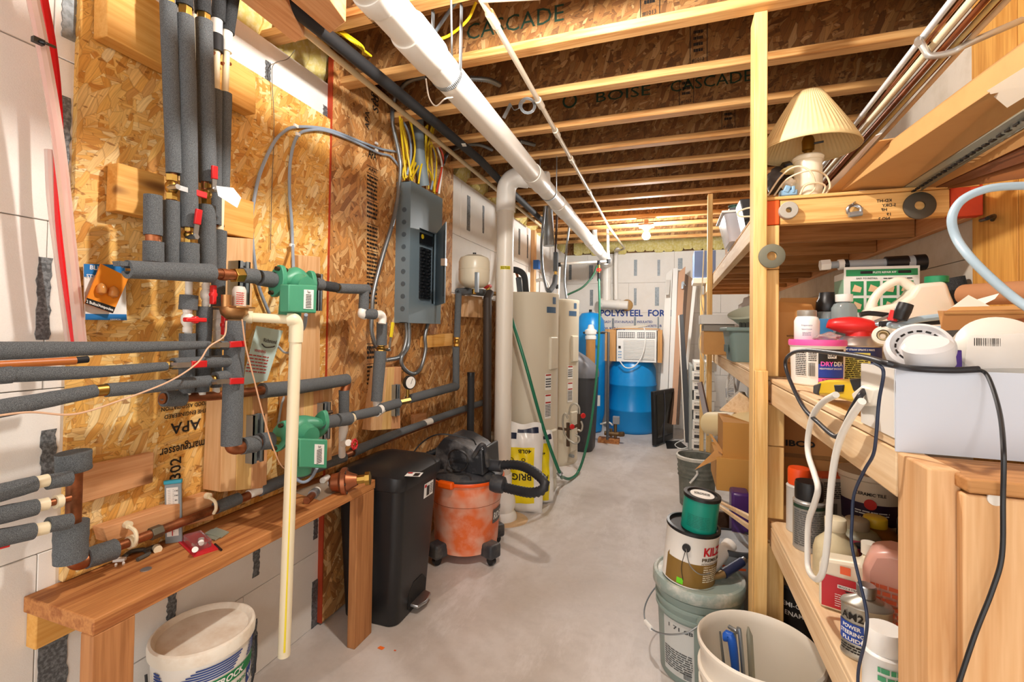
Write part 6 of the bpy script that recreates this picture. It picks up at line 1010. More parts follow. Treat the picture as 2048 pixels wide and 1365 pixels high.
# body prism plus separate handle ring
G().prism([P(x, y, y=yj-.035) for x, y in ((1735, 706), (1733, 640), (1742, 616), (1800, 606), (1822, 590), (1836, 568), (1850, 566), (1895, 562), (1905, 590), (1920, 625), (1925, 706))], (0, .09, 0)).make('jug_body', JW, t_, bevel=.014, seg=4)
G().tube([P(1822, 574, y=yj+.01), P(1800, 562, y=yj+.01), P(1775, 571, y=yj+.01), P(1752, 592, y=yj+.01), P(1741, 618, y=yj+.01), P(1740, 640, y=yj+.01)], [.016, .014, .013, .013, .015, .02], 14).make('handle', JW, t_); c = P(1873, 564, y=yj+.01); G().cyl(c-V((0, 0, .004)), c+V((0, 0, .018)), .031, n=28).make('green_cap', mat('1a8a5c', .4), t_, bevel=.002)
a, b = P(1902, 556, y=2.0), P(1922, 640, y=2.0); G().tube([a, b], .036, 20).make('foam_tube', FOAMD, None, 'short black foam tube leaning behind the white jug', 'tube')
a, b = P(1930, 590, y=1.7), P(2090, 596, y=1.55); G().tube([V((min(a.x, .9), a.y, a.z)), V((.945, 1.2, b.z))], .03, 20).make('paper_roll', mat('b07c54', .8), None, 'thick brown paper roll at the right end of the middle shelf', 'roll')
# black and clear bottles, small boxes
c = P(1654, 640, y=1.98); c.z = ZM+.11; t_ = thing('black_bottle', 'squat black-capped bottle behind the white bottle', 'bottle', c); G().lathe(c, [(.03, 0), (.035, .01), (.035, .12), (.03, .135)], 24).make('bottle_body', mat('9aa4a8', .2, trans=.4), t_); G().lathe(c, [(.034, .13), (.036, .135), (.034, .165), (.026, .18), (.024, .2), (.001, .202)], 24).make('cap', BLACK, t_)
c = P(1688, 640, y=1.92); c.z = ZM+.12; t_ = thing('clear_bottle', 'clear bottle with a white screw cap in front of the repair-kit box', 'bottle', c); G().lathe(c, [(.036, 0), (.038, .01), (.038, .13), (.03, .145), (.018, .15), (.018, .16)], 28).make('bottle_body', mat('c0d0d4', .1, trans=.6), t_); G().lathe(c, [(.025, .152), (.026, .154), (.026, .178), (.001, .179)], 24).make('cap', WHITE, t_)
p = P(1652, 672, y=1.85); G().box(p.x-.022, p.x+.02, 1.845, 1.87, ZM+.001, P(1652, 638, y=1.85).z).make('blue_box', mat('3c8ac0', .5), None, 'thin blue and white box between the white bottle and the red cap', 'box', bevel=.001)
c = P(1677, 665, y=1.87); t_ = thing('sealant_tub', 'small yellow and black canister behind the red aerosol cap', 'canister', V((c.x, 1.87, ZM+.001))); G().lathe(V((c.x, 1.87, ZM)), [(.028, .001), (.028, .12), (.026, .124), (.001, .125)], 24).make('canister_body', BLACK, t_); G().lathe(V((c.x, 1.87, ZM)), [(.029, .05), (.029, .122)], 24, cap=False).make('yellow_band', mat('e8c020', .5), t_)
c = P(1766, 672, y=1.42); t_ = thing('tape_roll', 'roll of white plastic tape between the aerosol can and the smoke alarm', 'tape', c); G().lathe(c, [(.011, -.01), (.023, -.01), (.023, .01), (.014, .012), (.014, -.012)], 28, (-.3, -1, .15), cap=False).make('tape_ring', mat('e6e2d4', .4), t_); G().lathe(c, [(.006, -.009), (.012, -.009), (.012, .009), (.009, .01), (.009, -.01)], 20, (-.3, -1, .15), cap=False).make('spool', mat('c8b890', .5), t_)
# light blue tubing
LB = mat('a8c0d0', .35); wire('blue_tubing', 'big loop of pale blue tubing sweeping in from the right edge', [P(2080, 374, y=1.25), P(2040, 372, y=1.25), P(1975, 378, y=1.25), P(1925, 400, y=1.25), P(1904, 435, y=1.25), P(1912, 475, y=1.25), P(1940, 515, y=1.22), P(1985, 560, y=1.2), P(2030, 598, y=1.18), P(2075, 628, y=1.15)], .0085, LB, n=12)
wire('blue_tubing', 'pale blue tubes crossing behind the smoke alarm', [P(1757, 648, y=1.5), P(1775, 650, y=1.42), P(1820, 655, y=1.38), P(1885, 660, y=1.35)], .008, LB); wire('blue_tubing', 'pale blue tube end angled across the other tube', [P(1795, 652, y=1.4), P(1835, 640, y=1.4), P(1880, 634, y=1.4)], .008, LB)
# pliers with red and black handle
t_ = thing('pipe_cutter', 'tool with black grips and a red ring lying before the white jug', 'tool', P(1775, 640, y=1.4)); G().tube([P(1720, 630, y=1.42), P(1740, 627, y=1.42), P(1785, 632, y=1.42)], .0065, 10).make('grip', BLACK, t_); G().tube([P(1800, 640, y=1.38), P(1806, 622, y=1.38), P(1812, 608, y=1.38)], [.014, .017, .016], 14).make('grip', BLACK, t_); G().tube([P(1784, 642, y=1.395), P(1790, 622, y=1.395)], .01, 10).make('red_ring', REDB, t_); G().tube([P(1750, 644, y=1.4), P(1785, 630, y=1.4)], .004, 8).make('rod', STEEL, t_); G().tube([P(1760, 650, y=1.42), P(1915, 640, y=1.42)], .009, 10).make('black_bar', BLKM, t_)
# open carton and papers at the right
yq = 1.22; t_ = thing('parts_carton', 'open brown cardboard box at the right end of the middle shelf', 'box', V((.78, 1.3, ZM))); q0 = P(1875, 620, y=1.35); q1 = P(1885, 664, y=1.2)
G().prism([P(1888, 622, y=yq), P(2100, 618, y=yq), P(2100, 664, y=yq-.02), P(1882, 664, y=yq-.02)], (0, .004, 0)).make('side_panel', CARDD, t_); G().prism([P(1888, 629, y=yq-.005), P(1905, 618, y=yq+.06), P(2100, 614, y=yq+.06), P(2100, 628, y=yq-.005)], (0, .0, .004)).make('flap', CARD, t_); G().prism([P(1875, 622, y=1.34), P(1888, 622, y=yq), P(1882, 664, y=yq-.02), P(1884, 664, y=1.3)], (.003, 0, 0)).make('side_panel', CARD, t_)
G().prism([P(1898, 620, y=1.34), P(1938, 591, y=1.36), P(1982, 614, y=1.3), P(1940, 622, y=1.28)], (0, .002, .001)).make('green_card', mat('d8d4c8', .5), None, 'white card with a green square sticking out of the open box', 'card'); G().prism([P(1918, 616, y=1.335), P(1936, 599, y=1.345), P(1956, 607, y=1.325), P(1938, 618, y=1.31)], (0, -.001, .001)).make('green_square', mat('1c4a34', .5), bpy.data.objects['green_card'])
G().prism([P(1955, 600, y=1.38), P(1998, 588, y=1.4), P(1990, 598, y=1.38), P(1962, 612, y=1.36)], (0, .002, .001)).make('white_flap', WHITE, None, 'pointed white paper flap behind the green card', 'paper')
wire('copper_coil', 'dull copper tube curving inside the open box', [P(1995, 662, y=1.17), P(2015, 650, y=1.17), P(2045, 643, y=1.17), P(2090, 640, y=1.17)], .006, COP)
# white box near the camera and its contents
t_ = thing('white_box', 'large white cardboard box on the near end of the middle shelf', 'box', V((.62, .94, 1.172))); WBX = mat('cdd6e4', .6); x0, x1, y0_, y1_, z0_, z1_ = SX-.001, .955, .865, 1.0, 1.191, 1.297
z0_ = 1.1915; zb = 1.172
G().box(x0, x1, .864, .868, zb, z1_).make('front_panel', WBX, t_); G().box(x0-.001, x0+.003, .868, y1_, z0_, z1_).make('side_panel', mat('e4e0d8', .6), t_); G().box(x0+.003, x1, y1_-.004, y1_, z0_, z1_).make('back_panel', WBX, t_); G().box(x0+.003, x1, .868, y1_-.004, z0_, z0_+.004).make('bottom_panel', WBX, t_)
c = P(1838, 697, y=.94); k = mm(c); ax = V((-.35, -.75, .55)).normalized(); t_ = thing('smoke_alarm', 'white vented smoke alarm lying on its side in the white box', 'smoke alarm', c-V((0, 0, .05))); SM = mat('dcdcde', .4)
R_ = 56*k; G().lathe(c, [(R_*.98, -.012), (R_, 0), (R_*.92, .01), (R_*.8, .013), (R_*.76, .006), (R_*.5, .004), (R_*.44, .012), (R_*.2, .013), (R_*.18, .004), (.001, .004)], 44, ax).make('base_plate', SM, t_); u, w_ = frame(ax)
for i in range(16): a = i*.3927; p = c+u*(R_*.64*math.cos(a))+w_*(R_*.64*math.sin(a))+ax*.006; G().box(-.0035, .0035, -.0012, .0012, -.001, .0012, Matrix.Translation(p) @ Matrix((tuple(u), tuple(w_), tuple(ax))).transposed().to_4x4() @ Matrix.Rotation(a+1.57, 4, 'Z')).make('vent_slot', BLACK, t_)
G().cyl(c+ax*.005, c+ax*.016, R_*.17, n=10).make('horn', BLACK, t_); c2 = P(1858, 714, y=.895); G().lathe(c2, [(.001, -.02), (.025, -.02), (.03, -.013), (.031, .018), (.026, .024), (.001, .024)], 32, (-.25, -.3, .9)).make('alarm_body', SM, t_)
t_ = thing('packaged_alarm', 'round white smoke alarm in clear packaging at the right of the white box', 'smoke alarm', P(1990, 740, y=.95)); c = P(1996, 700, y=.96); k = mm(c); G().lathe(c, [(68*k, -.02), (70*k, -.01), (66*k, .012), (45*k, .024), (.001, .028)], 40, (-.25, -.9, .45)).make('alarm_body', mat('ddd9cf', .35), t_)
G().prism([P(1938, 672, y=.9), P(2100, 664, y=.9), P(2100, 736, y=.885), P(1930, 738, y=.885)], (0, .002, 0)).make('clear_pack', mat('f4f0ee', .08, alpha=.22), t_); fn = planemap(P(1985, 685, y=.896), (1, 0, 0), (0, 0, 1), .0005); g = G(); barcode(g, fn, -.022, .01, -.006, .006); g.make('barcode', LETK, t_)
G().prism([P(1902, 706, y=.92), P(1925, 700, y=.92), P(1926, 736, y=.91), P(1903, 738, y=.91)], (0, .02, 0)).make('purple_pack', mat('4a2a8a', .5), None, 'small purple package between the two smoke alarms', 'package', bevel=.002)
G().prism([P(1862, 668, y=1.05), P(2100, 655, y=1.05), P(2100, 720, y=.99), P(1880, 728, y=.99)], (0, .01, .004)).make('black_tray', mat('34322f', .6, bump=.8, sscale=120), None, 'dark ribbed black tray behind the smoke alarms', 'tray')
# yellow tool with grey ends, white plug
t_ = thing('yellow_tool', 'yellow and black stud-finder shaped tool on the edge of the middle shelf', 'tool', V((.36, 1.26, ZM))); q = [(1634, 762), (1650, 758), (1722, 754), (1724, 770), (1722, 800), (1700, 803), (1668, 794), (1664, 790), (1632, 789)]
YT = mat('f0c81a', .35); G().prism([P(x, y+2, x=SX+.004) for x, y in q], (.07, 0, 0)).make('tool_body', YT, t_, bevel=.006, seg=3); G().prism([P(x, y+2, x=SX+.001) for x, y in ((1626, 768), (1640, 764), (1634, 789), (1625, 786))], (.072, 0, 0)).make('end_bumper', mat('4a4a4c', .5), t_, bevel=.004); G().prism([P(x, y+2, x=SX+.001) for x, y in ((1697, 756), (1724, 754), (1725, 780), (1706, 782))], (.07, 0, 0)).make('grip_panel', BLACK, t_, bevel=.003); G().prism([P(x, y+2, x=SX+.001) for x, y in ((1667, 768), (1686, 768), (1684, 782), (1670, 784))], (.01, 0, 0)).make('trigger', BLACK, t_, bevel=.002)
G().prism([P(x, y, x=SX-.012) for x, y in ((1700, 788), (1722, 770), (1748, 778), (1742, 812), (1710, 812))], (.03, 0, 0)).make('white_plug', mat('e8e2d4', .4), None, 'white adapter plug hanging at the shelf edge beside the yellow tool', 'plug', bevel=.005)
# cords
def XP(px, py, x=.30): return P(px, py, x=x)
wire('black_cable', 'thick black cord looping over the front of the middle shelf', [P(1958, 739, y=.857), P(1900, 741, y=.857), P(1820, 737, y=.857), XP(1778, 728), XP(1734, 716), XP(1676, 707), XP(1617, 701), XP(1588, 705), XP(1573, 718), XP(1572, 738), XP(1585, 773), XP(1608, 817), XP(1638, 847), XP(1664, 870), XP(1677, 873), XP(1688, 858), XP(1699, 829), XP(1717, 797), XP(1728, 782, .312)], .0048, mat('22242a', .4), n=12)
wire('white_cable', 'thick white cord hanging in a long loop before the shelves', [XP(1672, 790), XP(1646, 805), XP(1626, 832), XP(1616, 876), XP(1617, 911), XP(1629, 949), XP(1636, 978), XP(1629, 1008), XP(1617, 1046), XP(1615, 1107), XP(1617, 1139), XP(1628, 1157), XP(1639, 1157), XP(1648, 1134), XP(1655, 1080), XP(1660, 1000), XP(1668, 930), XP(1680, 880), XP(1702, 835), XP(1724, 803)], .0063, mat('ecebe4', .35), n=12)
wire('navy_cable', 'thin black and blue cord dangling down past the lower shelf', [XP(1750, 727, .296), XP(1767, 744, .296), XP(1758, 803, .296), XP(1752, 876, .296), XP(1746, 911, .296), XP(1728, 943, .296), XP(1708, 990, .296), XP(1704, 1045, .296), XP(1703, 1085, .296), XP(1711, 1128, .296), XP(1722, 1174, .296), XP(1734, 1233, .296), XP(1730, 1283, .296), XP(1717, 1340, .296), XP(1716, 1400, .296)], .0025, mat('26324a', .4))
wire('near_cable', 'black cord hanging over the white box and the pine end panel', [P(1950, 738, y=.855), P(1975, 752, y=.85), P(1998, 820, y=.8), P(2007, 900, y=.735), P(2006, 1000, y=.732), P(2004, 1110, y=.732), P(1985, 1180, y=.732), P(1950, 1270, y=.732), P(1910, 1390, y=.732)], .0027, mat('1a1c20', .4))
# ---------- lower shelf ----------
def bottle(nm, label, cx, cy, r, h, prof, m_, capm, cat='bottle', z=ZL): c = V((cx, cy, z+.001)); t_ = thing(nm, label, cat, c); G().lathe(c, [(r*a, h*b) for a, b in prof[0]], 32, sy=prof[2] if len(prof) > 2 else 1).make('bottle_body', m_, t_, sharp=50); G().lathe(c, [(r*a, h*b) for a, b in prof[1]], 24).make('cap', capm, t_, sharp=50); return t_, c
SP = ([(.01, 0), (1, 0), (1.02, .01), (1, .02), (1, .7), (1.03, .71), (.95, .73), (.6, .76)], [(.88, .74), (.9, .76), (.9, .96), (.84, 1), (.01, 1)])
ts, c = bottle('spray_can', 'grey-labelled spray can with a glossy black cap on the lower shelf', .395, 1.638, .042, .2, SP, mat('a8a8a6', .35, .4), BLACK, 'spray can'); fn = cylmap(Matrix.Translation(c), .042, facing(c), .0012); g = G(); textlines(g, fn, -.045, .045, .015, .12, 16); barcode(g, fn, .0, .03, .02, .05); g.make('small_print', mat('5a5c5c', .6), ts); g = G(); patch(g, fn, -.05, .05, .125, .135, 10); g.make('green_band', mat('1a3a28', .5), ts)
bottle('spray_can', 'second spray can with an orange cap behind the black-capped one', .40, 1.77, .038, .205, SP, mat('c8c8c4', .4), mat('e8501a', .4), 'spray can')
OB = ([(.01, 0), (1, 0), (1.02, .02), (1, .5), (.9, .62), (.45, .76), (.4, .84)], [(.46, .82), (.48, .84), (.48, .99), (.44, 1), (.01, 1)])
t_, c = bottle('oil_bottle', 'stained cream bottle of fluid beside the white cord loop', .405, 1.43, .05, .17, OB, mat('d8cca8', .4, dirt=.6, dcol='8a7448'), CPVC); fn = cylmap(Matrix.Translation(c), .052, facing(c), .002); g = G(); addtext(g, 'AM2', fn, .0, .065, .03, .05, .02); g.make('lettering', LETK, t_); g = G(); patch(g, fn, -.03, .03, .02, .045, 6); g.make('red_label', RED, t_)
# steering fluid can: oval tin
c = V((.375, 1.135, ZL+.001)); t_ = thing('steering_fluid_tin', 'oval silver tin with a blue label at the front of the lower shelf', 'tin', c); TN = mat('b0aea4', .35, .7); G().lathe(c, [(.01, 0), (.044, 0), (.045, .004), (.043, .008), (.043, .098), (.045, .102), (.043, .106), (.018, .118), (.014, .12)], 40, sx=1.0, sy=.72).make('tin_body', TN, t_); G().lathe(c, [(.0155, .119), (.0155, .126), (.017, .127), (.017, .14), (.015, .142), (.001, .142)], 24).make('cap', STEEL, t_)
fo = lambda du: (lambda u, v: c+V(((.043+du)*math.cos(facing(c)+u/.04), (.031+du)*math.sin(facing(c)+u/.04), v))); g = G(); patch(g, fo(.001), -.055, .003, .032, .07, 8); g.make('blue_label', mat('1c4ab0', .4), t_); g = G()
for i, s in enumerate(('POWER', 'STEERING', 'FLUID')): addtext(g, s, fo(.002), -.022, .062-.012*i, .0105, .034 if i != 1 else .046, .03)
g.make('lettering', WHITE, t_); g = G(); addtext(g, 'AM2', fo(.002), -.02, .083, .02, .04, .02); textlines(g, fo(.002), -.045, .0, .012, .028, 3); g.make('small_print', LETK, t_); g = G(); patch(g, fo(.001), .016, .04, .012, .05, 3); g.make('barcode_panel', PAPER, t_); g = G(); [patch(g, fo(.002), .018, .038, .014+i*.0036, .0158+i*.0036, 2) for i in range(9)]; g.make('barcode', LETK, t_)
# engine-oil bottle, flat cream with a red label
c = V((.40, 1.30, ZL+.001)); t_ = thing('engine_oil_bottle', 'flat cream bottle with a red label and an orange price sticker', 'bottle', c); q = [(-.062, 0), (.055, 0), (.058, .01), (.058, .085), (.05, .11), (.045, .14), (.022, .145), (.018, .125), (-.05, .118), (-.062, .1)]
MB = Matrix.Translation(c) @ Matrix.Rotation(-.35, 4, 'Z'); G().prism([MB @ V((x, -.024, z)) for x, z in q], MB.to_3x3() @ V((0, .048, 0))).make('bottle_body', mat('e8dfc8', .35), t_, bevel=.009, seg=3); G().cyl(MB @ V((.034, 0, .145)), MB @ V((.034, 0, .17)), .0165, n=24).make('cap', mat('ece6d6', .4), t_)
fn = lambda u, v: MB @ V((u, -.0262, v)); g = G(); patch(g, fn, -.056, .05, .008, .082, 1); g.make('red_label', mat('b81c2a', .4), t_); fn = lambda u, v: MB @ V((u, -.0275, v)); g = G(); patch(g, fn, -.025, .03, .058, .066, 1); textlines(g, fn, -.03, .03, .014, .045, 6, hh=.3); g.make('label_print', PAPER, t_); g = G(); addtext(g, 'BRIGGS & STRATTON', lambda u, v: MB @ V((u, -.0285, v)), .002, .062, .006, .05, .02); g.prism([fn(-.012, .055), fn(.014, .055), fn(.001, .046)], MB.to_3x3() @ V((0, -.0005, 0))); g.make('black_print', BLACK, t_); g = G(); patch(g, fn, -.02, 0, .092, .11, 1); g.make('orange_sticker', mat('f06a3a', .5), t_)
c = V((.47, 1.20, ZL+.001)); t_ = thing('pink_jug', 'translucent pink jug of fluid behind the oval tin', 'jug', c); PK = mat('e0a898', .3, sub=.2); MB2 = Matrix.Translation(c) @ Matrix.Rotation(-.4, 4, 'Z'); q = [(-.075, 0), (.075, 0), (.075, .15), (.06, .19), (.03, .2), (-.03, .2), (-.06, .19), (-.075, .15)]; G().prism([MB2 @ V((x, -.04, z)) for x, z in q], MB2.to_3x3() @ V((0, .08, 0))).make('jug_body', PK, t_, bevel=.014, seg=3); G().cyl(MB2 @ V((.035, 0, .19)), MB2 @ V((.035, 0, .25)), .022, n=24).make('neck', PK, t_); G().cyl(MB2 @ V((.035, 0, .225)), MB2 @ V((.035, 0, .255)), .027, n=24).make('cap', mat('e8cfc0', .4), t_, bevel=.003)
fn = lambda u, v: MB2 @ V((u, -.0415, v)); g = G(); textlines(g, fn, -.06, .02, .05, .13, 6, hh=.6); g.make('orange_print', mat('d8603a', .6), t_)
LBT = ([(.01, 0), (1, 0), (1.03, .03), (1, .62), (.85, .72), (.5, .78)], [(.5, .76), (.52, .78), (.52, .98), (.48, 1), (.01, 1)])
t_, c = bottle('green_print_bottle', 'white bottle with green print half hidden by the near post', .352, .985, .032, .14, SP, mat('eef0ee', .3), WHITE); fn = cylmap(Matrix.Translation(c), .033, facing(c)+.3, .001); g = G(); textlines(g, fn, -.02, .03, .02, .09, 5, hh=.6); g.make('green_print', mat('4aa878', .5), t_)
bottle('amber_bottle', 'squat amber bottle with a bright yellow cap at the back of the lower shelf', .56, 1.63, .055, .12, LBT, mat('8a5a20', .3, trans=.3), mat('e8c832', .4)); bottle('grey_bottle', 'dusty grey flat bottle with a plain cap behind the oil bottles', .50, 1.58, .055, .125, LBT, mat('8c8872', .4), mat('a89c84', .5))
bottle('lube_bottle', 'dark bottle with a crimson oval-logo label behind the cream bottles', .475, 1.47, .055, .085, ([(.01, 0), (1, 0), (1.03, .03), (1, .9), (.9, 1), (.3, 1.02)], [(.3, 1), (.3, 1.1), (.01, 1.1)]), mat('7a1c34', .4), BLACK)
bottle('dark_canister', 'black round canister at the back right of the lower shelf', .66, 1.62, .05, .19, LBT, BLACK, BLKM); bottle('white_tub', 'small tub with a white lid beside the near post', .60, 1.36, .04, .13, LBT, mat('c8a890', .4), mat('e8e4dc', .4))
g_ = thing('valve_box', 'brown carton printed NIBCO deep on the lower shelf', 'box', V((.5, 2.1, ZL+.001))); zz = P(1590, 800, y=2.0).z; G().box(.36, .62, 2.0, 2.2, ZL+.001, 1.08).make('carton', CARDD, g_, bevel=.002); fn = planemap((0, 2.0, 0), (1, 0, 0), (0, 0, 1), .001); g = G(); addtext(g, 'NIBCO', fn, P(1590, 888, y=2.0).x, P(1590, 888, y=2.0).z, .03, .13, .04); g.make('lettering', LETK, g_); G().box(.36, .62, 1.999, 2.0, .885, .9).make('tape_seam', mat('8a6238', .4), g_)
p = P(1665, 980, y=1.80); t_ = thing('grout_box', 'small grey box with an orange top on the tile stack', 'box', V((p.x, 1.8, .74))); MG = Matrix.Translation(V((p.x, 1.82, .741))) @ Matrix.Rotation(.35, 4, 'Z'); G().box(-.05, .05, -.03, .03, 0, .135, MG).make('carton', mat('b8aca0', .6), t_); G().box(-.051, .051, -.031, .031, .136, .142, MG).make('orange_top', mat('d85a30', .5), t_); fn = lambda u, v: MG @ V((u, -.0315, v)); g = G(); textlines(g, fn, -.045, .04, .07, .125, 9); barcode(g, fn, -.03, -.0, .02, .055); g.make('small_print', LETK, t_)
c = V((.605, 1.80, .741)); t_ = thing('tile_adhesive_tub', 'round tub of ceramic tile adhesive, half white and half dark purple', 'tub', c); G().lathe(c, [(.01, 0), (.075, 0), (.078, .01), (.085, .15), (.09, .155), (.09, .17), (.01, .172)], 36).make('tub_body', mat('d8c8b0', .5), t_); fn = cylmap(Matrix.Translation(c), lambda v: .078+.047*v, facing(c), .001); g = G(); patch(g, fn, -.1, .1, .02, .085, 14); g.make('purple_label', mat('2c1430', .5), t_); fn = cylmap(Matrix.Translation(c), lambda v: .078+.047*v, facing(c), .002); g = G(); addtext(g, 'CERAMIC TILE', fn, 0, .115, .014, .08, .02); g.make('lettering', LETK, t_); g = G(); addtext(g, 'ADHESIVE', fn, 0, .04, .01, .06); textlines(g, fn, -.04, .05, .05, .065, 2); g.make('lettering', PAPER, t_); g = G(); g.lathe(c+V((.0835*math.cos(facing(c)), .0835*math.sin(facing(c)), .085)), [(.001, 0), (.016, 0), (.016, .002), (.001, .002)], 20, V((math.cos(facing(c)), math.sin(facing(c)), 0))); g.make('red_seal', mat('c8281e', .5), t_)
t_ = thing('tile_stack', 'stack of patterned grey tiles under the adhesive tub', 'tiles', V((.55, 1.79, ZL+.001)))
for i in range(4): G().box(.44, .72, 1.68, 1.92, ZL+.001+.0097*i, ZL+.0095+.0097*i, Matrix.Translation((random.uniform(-.004, .004), 0, 0))).make('tile', mat('55503f', .5), t_, bevel=.001)
g = G(); zz = ZL+.0402
for i in range(7): a = .44+.04*i; g.box(a-.0015, a+.0015, 1.69, 1.91, zz, zz+.0005, Matrix.Translation((.58, 1.8, 0)) @ Matrix.Rotation(.6, 4, 'Z') @ Matrix.Translation((-.58, -1.8, 0)) @ Matrix.Translation((.03, 0, 0))) ; g.box(.46, .70, 1.70+.033*i, 1.703+.033*i, zz, zz+.0005)
g.make('tile_pattern', mat('b8b09c', .6), t_, kind='stuff')
c = V((.40, 2.02, .26)); t_ = thing('enamel_can', 'black can with white lettering under the lower shelf', 'can', V((.42, 1.98, 0))); c = V((.415, 1.98, 0)); G().lathe(c, [(.01, 0), (.083, 0), (.083, .2), (.086, .202), (.083, .21), (.01, .205)], 32).make('can_body', BLACK, t_); fn = cylmap(Matrix.Translation(c), .083, facing(c), .0015); g = G(); addtext(g, 'SEMI-GLOSS', fn, 0, .15, .022, .12); addtext(g, 'ENAMEL', fn, 0, .12, .022, .08); g.make('lettering', WHITE, t_)
dupc = dup(t_, (.03, -.05, 0.0)); dupc.location.z = .36; dupc['label'] = 'black enamel can raised on a crate just under the lower shelf'; dupc.location = V((.435, 1.93, .26)); G().box(.35, .6, 1.88, 2.1, .215, .258).make('crate_board', CARDD, None, 'brown carton slab beneath the raised black can', 'box')
# ---------- buckets and cans on the aisle side ----------
c = V((.106, 2.04, 0)); t_ = thing('grey_bucket', 'grey-green five-gallon bucket with a paint-smeared lid below the shelves', 'bucket', c); M = Matrix.Translation(c); GB = mat('8a9c96', .4); rb2 = lambda v: .142+.018*v/.35
G().lathe((0, 0, 0), [(.01, 0), (.14, 0), (.143, .004), (.155, .25), (.163, .252), (.163, .262), (.157, .264), (.157, .285), (.165, .287), (.165, .297), (.158, .3), (.158, .318), (.166, .32), (.166, .33), (.158, .333)], 56, M=M).make('shell', GB, t_); G().lathe((0, 0, 0), [(.172, .336), (.175, .34), (.175, .372), (.17, .38), (.16, .382), (.155, .374), (.01, .374)], 56, M=M).make('lid', mat('93a49e', .45, dirt=.9, dcol='e8e4dc'), t_)
f0 = facing(c)-.45; fn = cylmap(M, rb2, f0, .001); g = G(); patch(g, fn, -.075, .055, .03, .24, 12); g.make('label', mat('c8ccca', .5), t_); fn = cylmap(M, rb2, f0, .0022); g = G(); textlines(g, fn, -.07, .05, .05, .13, 9); barcode(g, fn, .015, .045, .035, .06); addtext(g, '1 71 88', fn, 0, .215, .02, .1, .02); g.make('label_print', mat('4a4e50', .6), t_)
fb = facing(c)+.1; e0 = M @ V((.167*math.cos(fb+.0), .167*math.sin(fb+.0), .28)); G().lathe(e0, [(.001, 0), (.022, 0), (.022, .01), (.001, .012)], 20, V((math.cos(fb), math.sin(fb), 0))).make('handle_ear', GB, t_)
pts = [e0+V((0, -.005, 0))]+[M @ V(((.19+.02*math.sin(f*3.14))*math.cos(fb-f*2.6), (.19+.02*math.sin(f*3.14))*math.sin(fb-f*2.6), .28-.10*math.sin(f*3.14))) for f in [i/10 for i in range(1, 10)]]; G().tube(pts, .003, 8).make('bail_handle', GALV, t_); G().tube(pts[4:6], .009, 12).make('grip', WHITE, t_)
# white open bucket
c = V((.251, 1.575, 0)); t_ = thing('white_bucket', 'open white bucket holding a few tools in the lower right', 'bucket', c); M = Matrix.Translation(c) @ Matrix.Diagonal((.97, .97, 1.18, 1)); R_ = .172
G().lathe((0, 0, 0), [(.01, 0), (.148, 0), (.152, .004), (.162, .225), (.172, .228), (.172, .24), (.164, .243), (.165, .268), (.175, .271), (.175, .283), (.167, .286), (.168, .33), (.176, .34), (.177, .353), (.172, .358), (.167, .353), (.164, .33), (.155, .03), (.148, .012), (.01, .01)], 64, M=M).make('shell', mat('efe8da', .4), t_); fb = facing(c)+.25; e0 = M @ V((.172*math.cos(fb), .172*math.sin(fb), .262)); MM = Matrix.Translation(e0) @ Matrix.Rotation(fb, 4, 'Z'); G().box(-.01, .007, -.02, .02, -.05, .03, MM).make('handle_ear', mat('efe8da', .4), t_, bevel=.004)
def tool(nm, label, pts, r, m_, cat): return G().tube(pts, r, 10).make(nm, m_, None, label, cat)
tool('bent_rod', 'bent steel rod standing in the white bucket', [P(1458, 1254, y=1.62), P(1474, 1265, y=1.6), P(1481, 1282, y=1.59), V((.23, 1.56, .03))], .006, GALV, 'rod'); G().tube([P(1496, 1254, y=1.6), P(1499, 1272, y=1.6), V((.25, 1.58, .03))], [.002, .009, .009], 8, sm=False).make('steel_stake', mat('a8a898', .45, .6), None, 'pointed grey steel stake standing in the white bucket', 'stake')
tool('blue_tool', 'blue-handled tool in the white bucket', [P(1448, 1274, y=1.58), P(1466, 1295, y=1.57), V((.21, 1.56, .03))], [.013, .013, .006], mat('1c5cc0', .4), 'tool'); G().tube([P(1440, 1264, y=1.6), V((.19, 1.56, .03))], [.003, .009], 8).make('file_tool', mat('8a8c88', .5, .6), None, 'narrow grey file at the left side of the white bucket', 'file'); G().tube([P(1466, 1264, y=1.64), V((.22, 1.62, .03))], .009, 8).make('grey_chisel', mat('8c8c7c', .5, .4), None, 'grey chisel shank between the blue handle and the bent rod', 'chisel'); G().lathe(V((.265, 1.59, .015)), [(.035, 0), (.038, .0), (.04, .16), (.035, .16), (.033, .005), (.01, .004)], 28).make('paper_cup', mat('d8cca0', .5), None, 'cream cup in the middle of the white bucket', 'cup')
